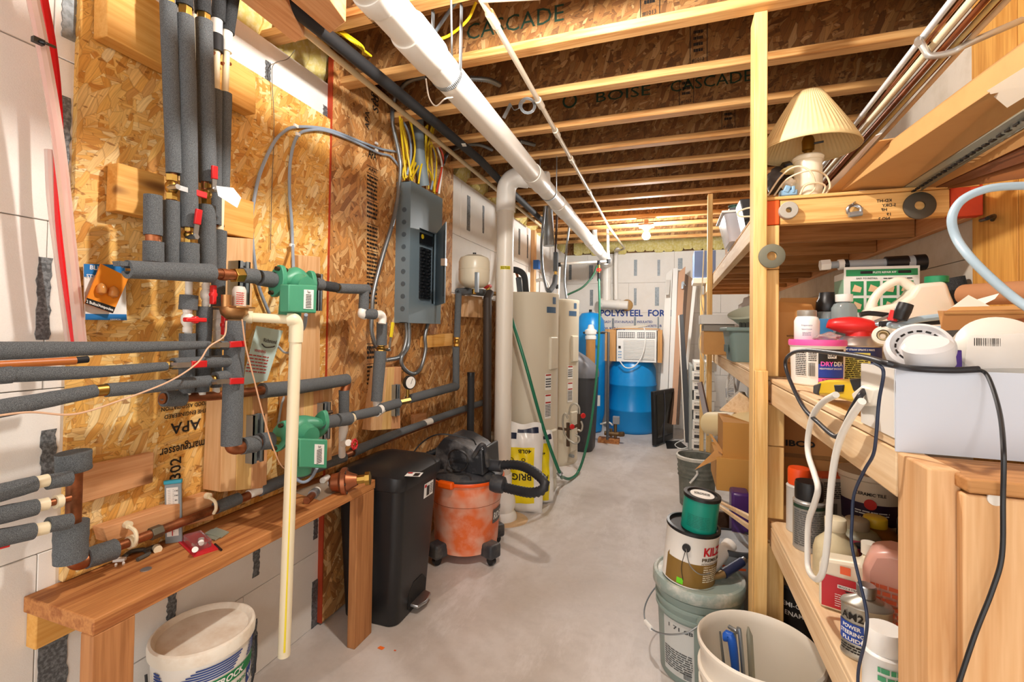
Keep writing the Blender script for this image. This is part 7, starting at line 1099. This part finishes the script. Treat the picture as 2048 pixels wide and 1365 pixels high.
# primer can and teal can
c = V((.066, 2.01, .376)); M = Matrix.Translation(c) @ Matrix.Rotation(.09, 4, 'Y') @ Matrix.Rotation(.04, 4, 'X'); t_ = thing('primer_can', 'white and gold gallon can of primer standing on the grey bucket', 'paint can', c); rk = .098; hk_ = .2
G().lathe((0, 0, 0), [(.01, .0), (rk, 0), (rk*1.02, .003), (rk, .006), (rk, hk_-.006), (rk*1.02, hk_-.002), (rk*1.02, hk_)], 44, M=M).make('can_body', mat('eceae4', .35), t_); G().lathe((0, 0, 0), [(rk*1.0, hk_-.002), (rk*1.035, hk_+.002), (rk*1.03, hk_+.012), (rk*.93, hk_+.014), (rk*.9, hk_+.004), (.01, hk_+.004)], 44, M=M).make('lid', BLACK, t_)
f0 = facing(c)+.1; fn = cylmap(M, rk, f0, .001); g = G(); patch(g, fn, -.11, .13, .006, .098, 20); g.prism([fn(-.11, .098), fn(-.1, .098), fn(-.1, .115)], (0, 0, .0001)); g.make('gold_label', mat('8a6a30', .4), t_); fn = cylmap(M, rk, f0, .0022); g = G(); addtext(g, 'KILZ', fn, .075, .148, .044, .085, .04); g.make('lettering', mat('c01c28', .5), t_); g = G(); addtext(g, 'PREMIUM', fn, .075, .118, .018, .09, .03); addtext(g, 'INTERIOR/EXTERIOR', fn, .075, .103, .009, .09, .01); g.make('lettering', mat('4a3c20', .5), t_); g = G(); textlines(g, fn, .04, .12, .03, .085, 7); addtext(g, 'HEAVY DUTY', fn, .07, .09, .009, .06); g.make('lettering', mat('e8e0c8', .5), t_); g = G(); patch(g, fn, -.055, -.03, .01, .032, 2); g.make('green_tag', mat('6ed820', .5), t_)
e0 = fn(-.03, .155); d = (M.to_3x3() @ V((math.cos(f0-.3), math.sin(f0-.3), 0))); G().cyl(e0-d*.004, e0+d*.006, .015, n=20).make('handle_ear', BLACK, t_); G().tube([e0+d*.008, fn(-.01, .1)+d*.012, fn(.03, .075)+d*.02, fn(.075, .072)+d*.012], .002, 6).make('bail_handle', GALV, t_); G().tube([e0+d*.008, fn(-.04, .08)+d*.004, fn(-.03, .03)+d*.004], .0012, 6).make('string', BLKM, t_)
c = M @ V((.018, -.01, hk_+.006)); M2 = Matrix.Translation(c) @ Matrix.Rotation(.10, 4, 'Y') @ Matrix.Rotation(.04, 4, 'X'); rt_ = 34*mm(c)*.98; hh = .125; t_ = thing('teal_can', 'small teal can with a black-rimmed white-labelled lid on top of the primer can', 'paint can', c)
G().lathe((0, 0, 0), [(.01, 0), (rt_, 0), (rt_, hh)], 40, M=M2).make('can_body', mat('0f8a78', .35), t_); G().lathe((0, 0, 0), [(rt_, hh-.002), (rt_*1.06, hh), (rt_*1.05, hh+.012), (rt_*.85, hh+.013), (rt_*.8, hh+.007), (.01, hh+.007)], 40, M=M2).make('lid', BLACK, t_); G().lathe((0, 0, 0), [(.01, hh+.0075), (rt_*.68, hh+.0075), (rt_*.68, hh+.009), (.01, hh+.009)], 32, M=M2).make('lid_label', WHITE, t_); g = G(); fn = lambda u, v: M2 @ V((u, v, hh+.0098)); textlines(g, fn, -.03, .03, -.01, .015, 3); g.make('lid_print', LETK, t_); fn = cylmap(M2, rt_, facing(c), .0012); g = G(); textlines(g, fn, -.05, .04, .02, .07, 8, hh=.3); g.make('faint_print', mat('0a6a5c', .5), t_)
# paint rollers in plastic and brush on the lid
zL = .384; t_ = thing('roller_covers', 'two white paint-roller covers in clear plastic on the bucket lid', 'paint roller', P(1440, 1110, z=.42))
for x0, y0, x1, y1 in ((1420, 1135, 1446, 1103), (1436, 1118, 1460, 1090)): a, b = P(x0, y0, z=zL+.03), P(x1, y1, z=zL+.06); g = G(); d = (b-a).normalized(); g.lathe(a, [(.001, 0), (.028, .0), (.029, .005), (.029, (b-a).length), (.02, (b-a).length), (.019, (b-a).length-.02), (.001, (b-a).length-.02)], 24, d); g.make('cover', mat('f2efe8', .8), t_)
t_ = thing('paint_brush', 'dark blue handled scraper with a brown blade on the bucket lid', 'tool', P(1450, 1140, z=zL)); a, b, c = P(1406, 1162, z=zL+.012), P(1447, 1148, z=zL+.03), P(1484, 1124, z=zL+.06); G().tube([a, b], [.006, .016], 10).make('blade', mat('8a7450', .4, .6), t_); G().tube([b, c], [.019, .017], 14).make('handle', mat('242c4a', .4), t_); G().cyl(c, c+(c-b).normalized()*.015, .013).make('end_cap', STEEL, t_)
# clutter between the two posts, under the shelves
c = V((.19, 3.95, 0)); t_ = thing('drywall_bucket', 'dark grey ribbed bucket with a spattered open rim further down the aisle', 'bucket', c); M = Matrix.Translation(c); G().lathe((0, 0, 0), [(.01, 0), (.125, 0), (.135, .22), (.143, .225), (.137, .24), (.145, .26), (.139, .275), (.147, .295), (.14, .31), (.15, .35), (.15, .37), (.14, .37), (.13, .3), (.12, .05), (.01, .04)], 44, M=M).make('shell', mat('6a6e66', .6, dirt=.3, dcol='d0cec4'), t_); G().lathe((0, 0, 0), [(.142, .368), (.156, .36), (.156, .38), (.142, .385)], 44, M=M, cap=False).make('rim_spatter', mat('d8d6cc', .7, dirt=.5, dcol='8c8c84'), t_); f0 = facing(c); q = M @ V((.15*math.cos(f0), .15*math.sin(f0), .27)); G().tube([q+V((0, -.01, .03)), q, q+V((-.05, -.03, -.06))], .008, 8).make('handle_ear', WHITE, t_)
G().tube([P(1422, 848, y=3.0), P(1500, 850, y=2.5)+V((.12, 0, 0))], 25*mm(P(1450, 848, y=2.8)), 32).make('cream_tube', mat('ead8a8', .5), None, 'wide cream cardboard tube lying on its side between the posts', 'tube')
t_ = thing('open_carton', 'open brown carton between the two shelf posts', 'box', P(1480, 925, y=2.6)); yq = 2.55; CK = mat('b9853f', .8)
G().prism([P(1455, 878, y=yq), P(1503, 862, y=yq), P(1512, 922, y=yq), P(1456, 918, y=yq)], (0, .004, 0)).make('carton_side', CK, t_); G().prism([P(1418, 868, y=yq), P(1424, 870, y=yq), P(1456, 918, y=yq), P(1440, 905, y=yq)], (0, .01, 0)).make('flap', CARD, t_); G().prism([P(1390, 940, y=yq-.1), P(1434, 898, y=yq-.02), P(1440, 915, y=yq-.02), P(1432, 920, y=yq-.05)], (0, .004, 0)).make('flap', CARD, t_); G().box(P(1433, 950, y=yq-.05).x, .62, yq-.05, yq+.3, P(1460, 984, y=yq-.05).z, P(1460, 918, y=yq-.05).z).make('carton_body', mat('c08d45', .8), t_, bevel=.002); G().box(.24, .62, yq-.02, yq+.25, P(1460, 984, y=yq-.05).z+.09, P(1460, 918, y=yq-.05).z+.17).make('carton_body', CK, t_)
G().lathe(V((.30, 2.7, 0)), [(.1, 0), (.13, .3), (.135, .36), (.12, .36), (.1, .04), (.01, .03)], 30).make('wicker_basket', mat('4a3222', .8, bump=1, sscale=90), None, 'dark wicker basket behind the primer can', 'basket'); G().box(P(1462, 1000, y=2.35).x, P(1500, 1000, y=2.35).x, 2.33, 2.43, P(1480, 1025, y=2.35).z-.12, P(1480, 985, y=2.35).z).make('purple_jug', mat('4a2a6a', .3), None, 'purple jug glimpsed left of the main post', 'jug', bevel=.012)
t_ = thing('paint_tub', 'light grey tub with an orange stripe behind the roller covers', 'tub', V((.255, 2.22, .1))); c = V((.255, 2.22, .12)); G().lathe(c, [(.01, 0), (.1, 0), (.112, .3), (.118, .31), (.118, .33), (.105, .33), (.1, .3), (.01, .28)], 40).make('tub_body', mat('b8bcc0', .5), t_); fn = cylmap(Matrix.Translation(c), lambda v: .1+.04*v, facing(c)-.2, .002); g = G(); patch(g, fn, -.09, .07, .262, .272, 10); g.make('orange_stripe', mat('e0602c', .5), t_); g = G(); textlines(g, fn, -.03, .05, .15, .25, 8); barcode(g, fn, .02, .05, .1, .13); g.make('label_print', mat('6a6c70', .6), t_); G().lathe(c, [(.119, .315), (.124, .318), (.124, .338), (.118, .34)], 40, cap=False).make('dark_rim', mat('4a4c50', .5), t_); G().box(-.12, .12, -.12, .12, -.12, -.001, Matrix.Translation(c)).make('crate', mat('c8d0cc', .5), None, 'pale plastic crate under the grey tub beside the post', 'crate', bevel=.008)
for i, (q0, q1) in enumerate((((1424, 1003), (1503, 1055)), ((1440, 1005), (1503, 1035)))): a, b = P(*q0, y=2.4), P(*q1, y=2.1); d = (b-a); G().prism([a, b+d*.15, b+d*.15-V((0, 0, .022)), a-V((0, 0, .008))], (0, .03, 0)).make('wood_shim', PALEY, None, ('longer' if i == 0 else 'shorter')+' pale pine strip sloping behind the primer can', 'wood strip', bevel=.001)
# far bay goods
yt = 2.75; t_ = thing('storage_tote', 'grey-green plastic tote on the middle shelf left of the main post', 'tote', P(1480, 728, y=yt)); X0, X1 = P(1458, 700, y=yt).x, .62; zt_ = P(1480, 655, y=yt).z; TG = mat('6f8480', .5)
loft(G(), [rrect(X0+.02, X1-.02, yt+.02, yt+.33, .03, ZM+.001), rrect(X0, X1, yt, yt+.35, .03, zt_-.02)]).make('tote_body', TG, t_, sharp=50); G().box(X0-.015, X1+.015, yt-.015, yt+.365, zt_-.022, zt_).make('tote_rim', TG, t_, bevel=.006); G().box(X0-.006, X0+.008, yt+.1, yt+.2, ZM+.05, ZM+.09).make('grip_recess', mat('4c5c5a', .6), t_)
c = V(((X0+X1)/2+.02, yt+.17, zt_+.06)); MB3 = Matrix.Translation(c) @ Matrix.Rotation(-.25, 4, 'Y') @ Matrix.Rotation(.2, 4, 'X'); t_ = thing('laundry_basket', 'oval grey-green laundry basket tipped on top of the plastic tote', 'basket', c-V((0, 0, .05))); G().lathe((0, 0, 0), [(.1, -.05), (.15, .02), (.17, .04), (.17, .05), (.145, .025), (.095, -.045)], 40, M=MB3).make('basket_shell', mat('b4b8a4', .5), t_)
for i in range(14): a = -2.6+i*.16; q = MB3 @ V((.142*math.cos(a), .142*math.sin(a), .0)); G().box(-.006, .006, -.009, .009, -.018, .018, Matrix.Translation(q) @ Matrix.Rotation(a, 4, 'Z')).make('slot', mat('3a3c34', .7), t_)
yb = 3.55; A, B_ = P(1407, 700, y=yb), P(1462, 700, y=yb); G().box(A.x, B_.x+.02, yb, yb+.3, ZM+.001, P(1430, 663, y=yb).z).make('brown_box', CARD, None, 'closed brown cardboard box on the middle shelf left of the tote', 'box', bevel=.002); zb = P(1430, 663, y=yb).z; G().box(A.x-.02, B_.x+.04, yb-.04, yb+.25, zb+.05, zb+.115).make('white_carton', mat('d8d6d0', .6), None, 'flat white carton bridging the brown box', 'box', bevel=.002); G().box(A.x, B_.x+.02, yb-.02, yb+.28, zb+.001, zb+.048).make('magazine_pile', mat('8c857a', .7), None, 'pile of grey papers between the brown box and the flat white carton', 'papers', bevel=.004)
flex('white ribbed duct hose curled under the top shelf', [V((.5, 4.0, 1.35)), V((.52, 4.0, 1.5)), V((.6, 3.95, 1.6)), V((.7, 3.9, 1.5)), V((.74, 3.9, 1.3))], .06, 0, mat('d8d4d4', .6), 'duct_hose')
t_ = thing('wire_fan', 'round fan with a white wire guard under the middle shelf', 'fan', P(1440, 815, y=3.6)); c = V((.42, 3.55, .93)); R_ = .17
for i in range(44): a = i*.1428; d = V((0, math.cos(a), math.sin(a))); G().tube([c+V((-.06, 0, 0))+d*.03, c+V((-.055, 0, 0))+d*.1, c+V((-.03, 0, 0))+d*R_], .0016, 5, 3).make('guard_wire', WHITE, t_)
G().tube([c+V((-.03, R_*math.cos(i*.2618), R_*math.sin(i*.2618))) for i in range(25)], .004, 6, sm=False).make('guard_ring', WHITE, t_); G().cyl(c+V((-.065, 0, 0)), c+V((0, 0, 0)), .032).make('hub', mat('c8ccd0', .4), t_); g = G()
for i in range(3): a = i*2.094; d = V((0, math.cos(a), math.sin(a))); e = V((0, -math.sin(a), math.cos(a))); G().prism([c+d*.03+e*.02, c+d*.15+e*.06, c+d*.15-e*.03, c+d*.03-e*.02], (.008, 0, 0)).make('blade', mat('b8bcc4', .3), t_)
G().cyl(c-V((0, 0, .17)), c-V((0, 0, .229)), .02).make('stand', WHITE, t_); G().cyl(c-V((0, 0, .229)), c-V((0, 0, .215)), .1).make('foot', WHITE, t_)
blob('fabric_pile', 'grey cloth and paper heaped beneath the middle shelf', 1482, 812, 2.9, 24, .12, 26, mat('b0a89c', .8), 'cloth', 5)
G().prism([P(1440, 822, y=2.75), P(1480, 786, y=2.72), P(1506, 802, y=2.7), P(1500, 830, y=2.72)], (0, .03, 0)).make('pine_board_offcut', PALEY, None, 'pale pine offcut propped above the cream tube', 'wood'); G().prism([P(1394, 766, y=4.0), P(1402, 764, y=4.0), P(1424, 868, y=3.2), P(1414, 872, y=3.2)], (.012, .02, 0)).make('brown_strip', mat('4a2c1c', .6), None, 'dark brown strip leaning in front of the far post', 'strip')
# top shelf far bay
yz = 2.7; t_ = thing('clear_bin', 'clear plastic bin with coloured contents on the top shelf beyond the main post', 'bin', P(1470, 495, y=yz)); q0, q1 = P(1448, 460, y=yz), P(1500, 460, y=yz+.05); CL = mat('e4e4ec', .2, alpha=.55); loft(G(), [rrect(q0.x+.03, .5, yz+.02, yz+.3, .02, ZT+.001), rrect(q0.x-.0, .53, yz, yz+.33, .02, ZT+.15)]).make('bin_body', CL, t_); G().box(q0.x-.012, .54, yz-.012, yz+.34, ZT+.15, ZT+.162).make('bin_rim', WHITE, t_, bevel=.003)
blob('pink_cloth', 'pink and blue plastic toys inside the clear bin', 1492, 455, 2.85, 12, .06, 12, mat('d890b0', .4), 'toys', 6); G().prism([V((.315, 2.36, ZT+.001)), V((.55, 2.36, ZT+.001)), V((.57, 2.36, ZT+.13)), V((.29, 2.36, ZT+.13))], (0, .16, 0)).make('black_bin', mat('222426', .4), None, 'small black bin on the top shelf just behind the main post', 'bin', bevel=.004)
p = P(1440, 500, y=3.4); G().box(.34, .6, 3.3, 3.5, ZT+.001, ZT+.30).make('shipping_box', CARD, None, 'tall brown box printed Unit on the top shelf beyond the clear bin', 'box', bevel=.002); g = G(); fn = planemap((0, 3.3, 0), (1, 0, 0), (0, 0, 1), .001); patch(g, fn, .36, .44, ZT+.19, ZT+.23, 1); g.make('black_label', BLACK, bpy.data.objects['shipping_box']); fn = planemap((0, 3.3, 0), (1, 0, 0), (0, 0, 1), .002); g = G(); addtext(g, 'Unit', fn, .395, ZT+.21, .026, .05); g.make('lettering', PAPER, bpy.data.objects['shipping_box'])
t_ = thing('wire_spool', 'green-flanged spool of wire standing on the tall brown box', 'spool', V((.37, 3.38, ZT+.302))); cc = V((.385, 3.38, ZT+.302)); G().cyl(cc, cc+V((0, 0, .008)), .04).make('flange', mat('4c6a58', .5), t_); G().cyl(cc+V((0, 0, .008)), cc+V((0, 0, .045)), .026).make('wire_winding', mat('5c8a74', .5), t_); G().cyl(cc+V((0, 0, .045)), cc+V((0, 0, .053)), .04).make('flange', mat('4c6a58', .5), t_)
t_ = thing('wire_spool', 'teal spool of wire at the front edge of the top shelf', 'spool', V((.345, 3.2, ZT+.001))); cc = V((.345, 3.2, ZT+.001)); G().cyl(cc, cc+V((0, 0, .008)), .03).make('flange', BLACK, t_); G().cyl(cc+V((0, 0, .008)), cc+V((0, 0, .05)), .02).make('wire_winding', mat('2c6a78', .5), t_); G().cyl(cc+V((0, 0, .05)), cc+V((0, 0, .058)), .03).make('flange', mat('2c6a78', .5), t_)
wire('white_cable', 'white cable looped at the top shelf beside the main post', [P(1510, 414, y=2.3), P(1490, 418, y=2.3), P(1476, 425, y=2.3), P(1480, 433, y=2.3), P(1505, 433, y=2.3)], .004, CPVC); G().prism([P(1458, 416, y=2.8), P(1482, 413, y=2.8), P(1482, 420, y=2.8), P(1459, 421, y=2.8)], (0, .05, 0)).make('grey_slab', mat('5a5c60', .5), None, 'dark flat grey object sticking out beside the black bin', 'object', bevel=.003)
yy = 5.0; A, B_ = P(1388, 553, y=yy), P(1414, 553, y=yy); z1 = P(1400, 502, y=yy).z; z0 = P(1400, 555, y=yy).z; G().box(A.x, A.x+.2, yy, yy+.35, ZT+.055, z1).make('blue_grey_box', mat('5c7098', .5), None, 'blue-grey box at the far end of the top shelf', 'box', bevel=.003); G().box(A.x-.01, A.x+.22, yy-.02, yy+.3, ZT+.001, ZT+.054).make('white_carton', WHITE, None, 'white flat carton under the blue-grey box', 'box', bevel=.003)
wire('hanging_cable', 'beige cable hanging down beside the far shelf post', [P(1408, 500, y=4.1), P(1405, 560, y=4.1), P(1402, 600, y=4.1), P(1408, 640, y=4.1), P(1398, 690, y=4.08), P(1412, 740, y=4.1), P(1402, 790, y=4.1)], .005, CPVC)
# ---------- things leaning against the back right ----------
def plank(nm, label, tl, tr, br, bl, yt, yb_, th, m_, cat, bev=.003, par=None): return G().prism([P(*tl, y=yt), P(*tr, y=yt), P(*br, y=yb_), P(*bl, y=yb_)], (0, th, 0)).make(nm, m_, par, label, cat, bevel=bev)
DW = mat('e6e4de', .5); dd = thing('panel_door', 'white panelled door leaning against the back wall', 'door', P(1328, 800, y=6.5))
plank('door_slab', None, (1332, 548), (1345, 538), (1333, 850), (1316, 850), 6.75, 6.3, .03, DW, None, par=dd); plank('door_edge', None, (1346, 537), (1356, 536), (1344, 850), (1334, 850), 6.7, 6.25, .035, mat('efeeea', .5), None, par=dd)
for y0, y1 in ((560, 590), (610, 690)): plank('door_panel', None, (1333-.5*(y0-548)/22, y0), (1341-.4*(y0-548)/22, y0), (1339-.4*(y1-548)/22, y1), (1331-.5*(y1-548)/22, y1), 6.68, 6.55, .01, mat('d8d6d0', .5), None, .001, par=dd)
plank('tan_board', 'tall tan board with a hinge leaning right of the white door', (1357, 545), (1371, 533), (1352, 850), (1341, 850), 6.6, 6.1, .02, mat('c49878', .6), 'board'); plank('brown_board', 'dark brown board edge beside the tan board', (1371, 548), (1377, 552), (1358, 850), (1353, 850), 6.55, 6.1, .03, mat('5a4434', .6), 'board'); plank('walnut_board', 'brown board leaning between the dark board and the white strip', (1377, 552), (1386, 558), (1368, 780), (1361, 780), 6.5, 6.2, .02, mat('8c7058', .6), 'board'); plank('white_strip', 'narrow white board leaning nearest the shelves', (1386, 566), (1393, 566), (1376, 740), (1370, 740), 6.45, 6.2, .02, DW, 'board')
hg = thing('door_hinge', 'metal hinge at the top of the tan board', 'hinge', P(1368, 577, y=6.5)); plank('leaf', None, (1363, 564), (1367, 564), (1366, 578), (1362, 578), 6.5, 6.48, .004, GALV, None, par=hg); G().cyl(P(1367, 563, y=6.49), P(1366, 578, y=6.49), .008).make('knuckle', GALV, hg); G().cyl(P(1367, 565, y=6.49), P(1371, 572, y=6.49), .006).make('pin', GALV, hg)
yb2 = 5.6; t_ = thing('black_bar', 'tall black metal-edged panel leaning in front of the boards', 'panel', P(1372, 890, y=yb2)); plank('panel_face', None, (1359, 630), (1367, 629), (1383, 886), (1371, 886), yb2+.3, yb2-.05, .04, mat('26282c', .5), None, par=t_); plank('pale_edge', None, (1356, 632), (1358.5, 630), (1371, 886), (1368.5, 885), yb2+.295, yb2-.055, .03, mat('d8d0c4', .5), None, par=t_)
t_ = thing('flat_television', 'black flat television standing on the floor against the boards', 'television', P(1330, 890, z=0)); bl = P(1312, 893, z=.015); tl = P(1309, 784, y=bl.y+.03); br = V((bl.x+.19, bl.y+.46, .02)); tr_ = V((br.x+.01, br.y+.03, tl.z+.0)); nn = (br-bl).cross(tl-bl).normalized(); nn = nn if nn.dot(CAMP-bl) < 0 else -nn
G().prism([bl, br, tr_, tl], nn*.05).make('cabinet', BLACK, t_, bevel=.008); lx = lambda a, b: bl.lerp(br, a).lerp(tl.lerp(tr_, a), b); G().prism([lx(.09, .13), lx(.95, .13), lx(.95, .93), lx(.09, .93)], -nn*.002).make('screen', mat('060709', .12), t_); G().prism([lx(.09, .07), lx(.95, .07), lx(.95, .11), lx(.09, .11)], -nn*.004).make('speaker_bar', mat('2a2b2e', .5), t_)
G().prism([V((bl.x+.12, bl.y-.02, .001)), V((bl.x+.34, bl.y+.1, .001)), V((bl.x+.26, bl.y+.42, .001)), V((bl.x+.1, bl.y+.3, .001))], (0, 0, .012)).make('stand_base', BLACK, t_); wire('screen_cord', None, [lx(.45, .98)-nn*.006, lx(.48, .6)-nn*.008, lx(.42, .3)-nn*.008, lx(.4, .02)-nn*.008], .004, mat('4a4c58', .5), par=t_)
wire('white_cable', 'white cable curled on the floor beside the television', [P(1396, 872, z=.05), P(1368, 880, z=.02), P(1350, 890, z=.01), P(1362, 898, z=.01), P(1385, 893, z=.01), P(1398, 896, z=.01)], .007, WHITE)
# stack of white cartons
proto = None; ys = 5.34; x0 = P(1386, 800, y=ys).x; k = mm(V((x0, ys, .6))); zb = .001; hb = 19.4*k
for i in range(10):
    if proto is None:
        proto = thing('tile_carton', 'white carton', 'box', V((x0+.1, ys+.15, zb)), 'white cartons stacked by the far post'); G().box(x0, x0+.22, ys, ys+.45, zb, zb+hb-.004).make('carton', WHITE, proto, bevel=.003); G().box(x0+.02, x0+.085, ys-.0015, ys, zb+hb*.12, zb+hb*.45).make('dark_label', mat('3c3c40', .5), proto); fn = planemap((x0, ys, zb), (1, 0, 0), (0, 0, 1), .002); g = G(); addtext(g, 'SKYLINE', fn, .055, hb*.68, .02, .07); g.make('lettering', mat('8a8c90', .6), proto); o = proto
    else: o = dup(proto, (random.uniform(-.012, .012), random.uniform(-.01, .01), hb*i))
    o['label'] = ['bottom', 'second', 'third', 'fourth', 'fifth', 'sixth', 'seventh', 'eighth', 'ninth', 'topmost'][i]+(' white carton' if i in (0, 9) else ' white carton from the floor')+' in the stack beside the far post'
g = G(); g.box(x0-.035, x0-.004, ys+.02, ys+.5, .001, hb*9.6); g.make('clear_wrap', mat('a8aca8', .3, bump=1, sscale=40), None, 'grey plastic-wrapped edge left of the white carton stack', 'wrap', bevel=.006)
# bits on the floor
for (px, py, m_, lb) in ((762, 1297, 'f07020', 'orange paper scrap on the floor beside the bench leg'), (790, 1302, 'e06030', 'tiny red-orange scrap beside the larger orange one')): p = P(px, py, z=.001); s_ = .014 if px < 770 else .005; G().prism([p+V((-s_, -s_*.4, 0)), p+V((s_*.8, -s_*.6, 0)), p+V((s_, s_*.5, 0)), p+V((-s_*.7, s_*.7, 0))], (0, 0, .001)).make('paper_scrap', mat(m_, .6), None, lb, 'scrap')
G().box(.37, .64, 2.5, 2.85, .001, P(1460, 984, y=2.5).z-.004).make('support_carton', CARDD, None, 'dark cardboard box on the floor beneath the open brown carton', 'box', bevel=.003)
p = P(1672, 640, y=1.95); G().box(p.x-.07, p.x+.06, 1.90, 2.015, ZM+.001, ZM+.108).make('low_carton', mat('6a5a48', .7), None, 'dark low box under the black and clear bottles on the middle shelf', 'box', bevel=.002)
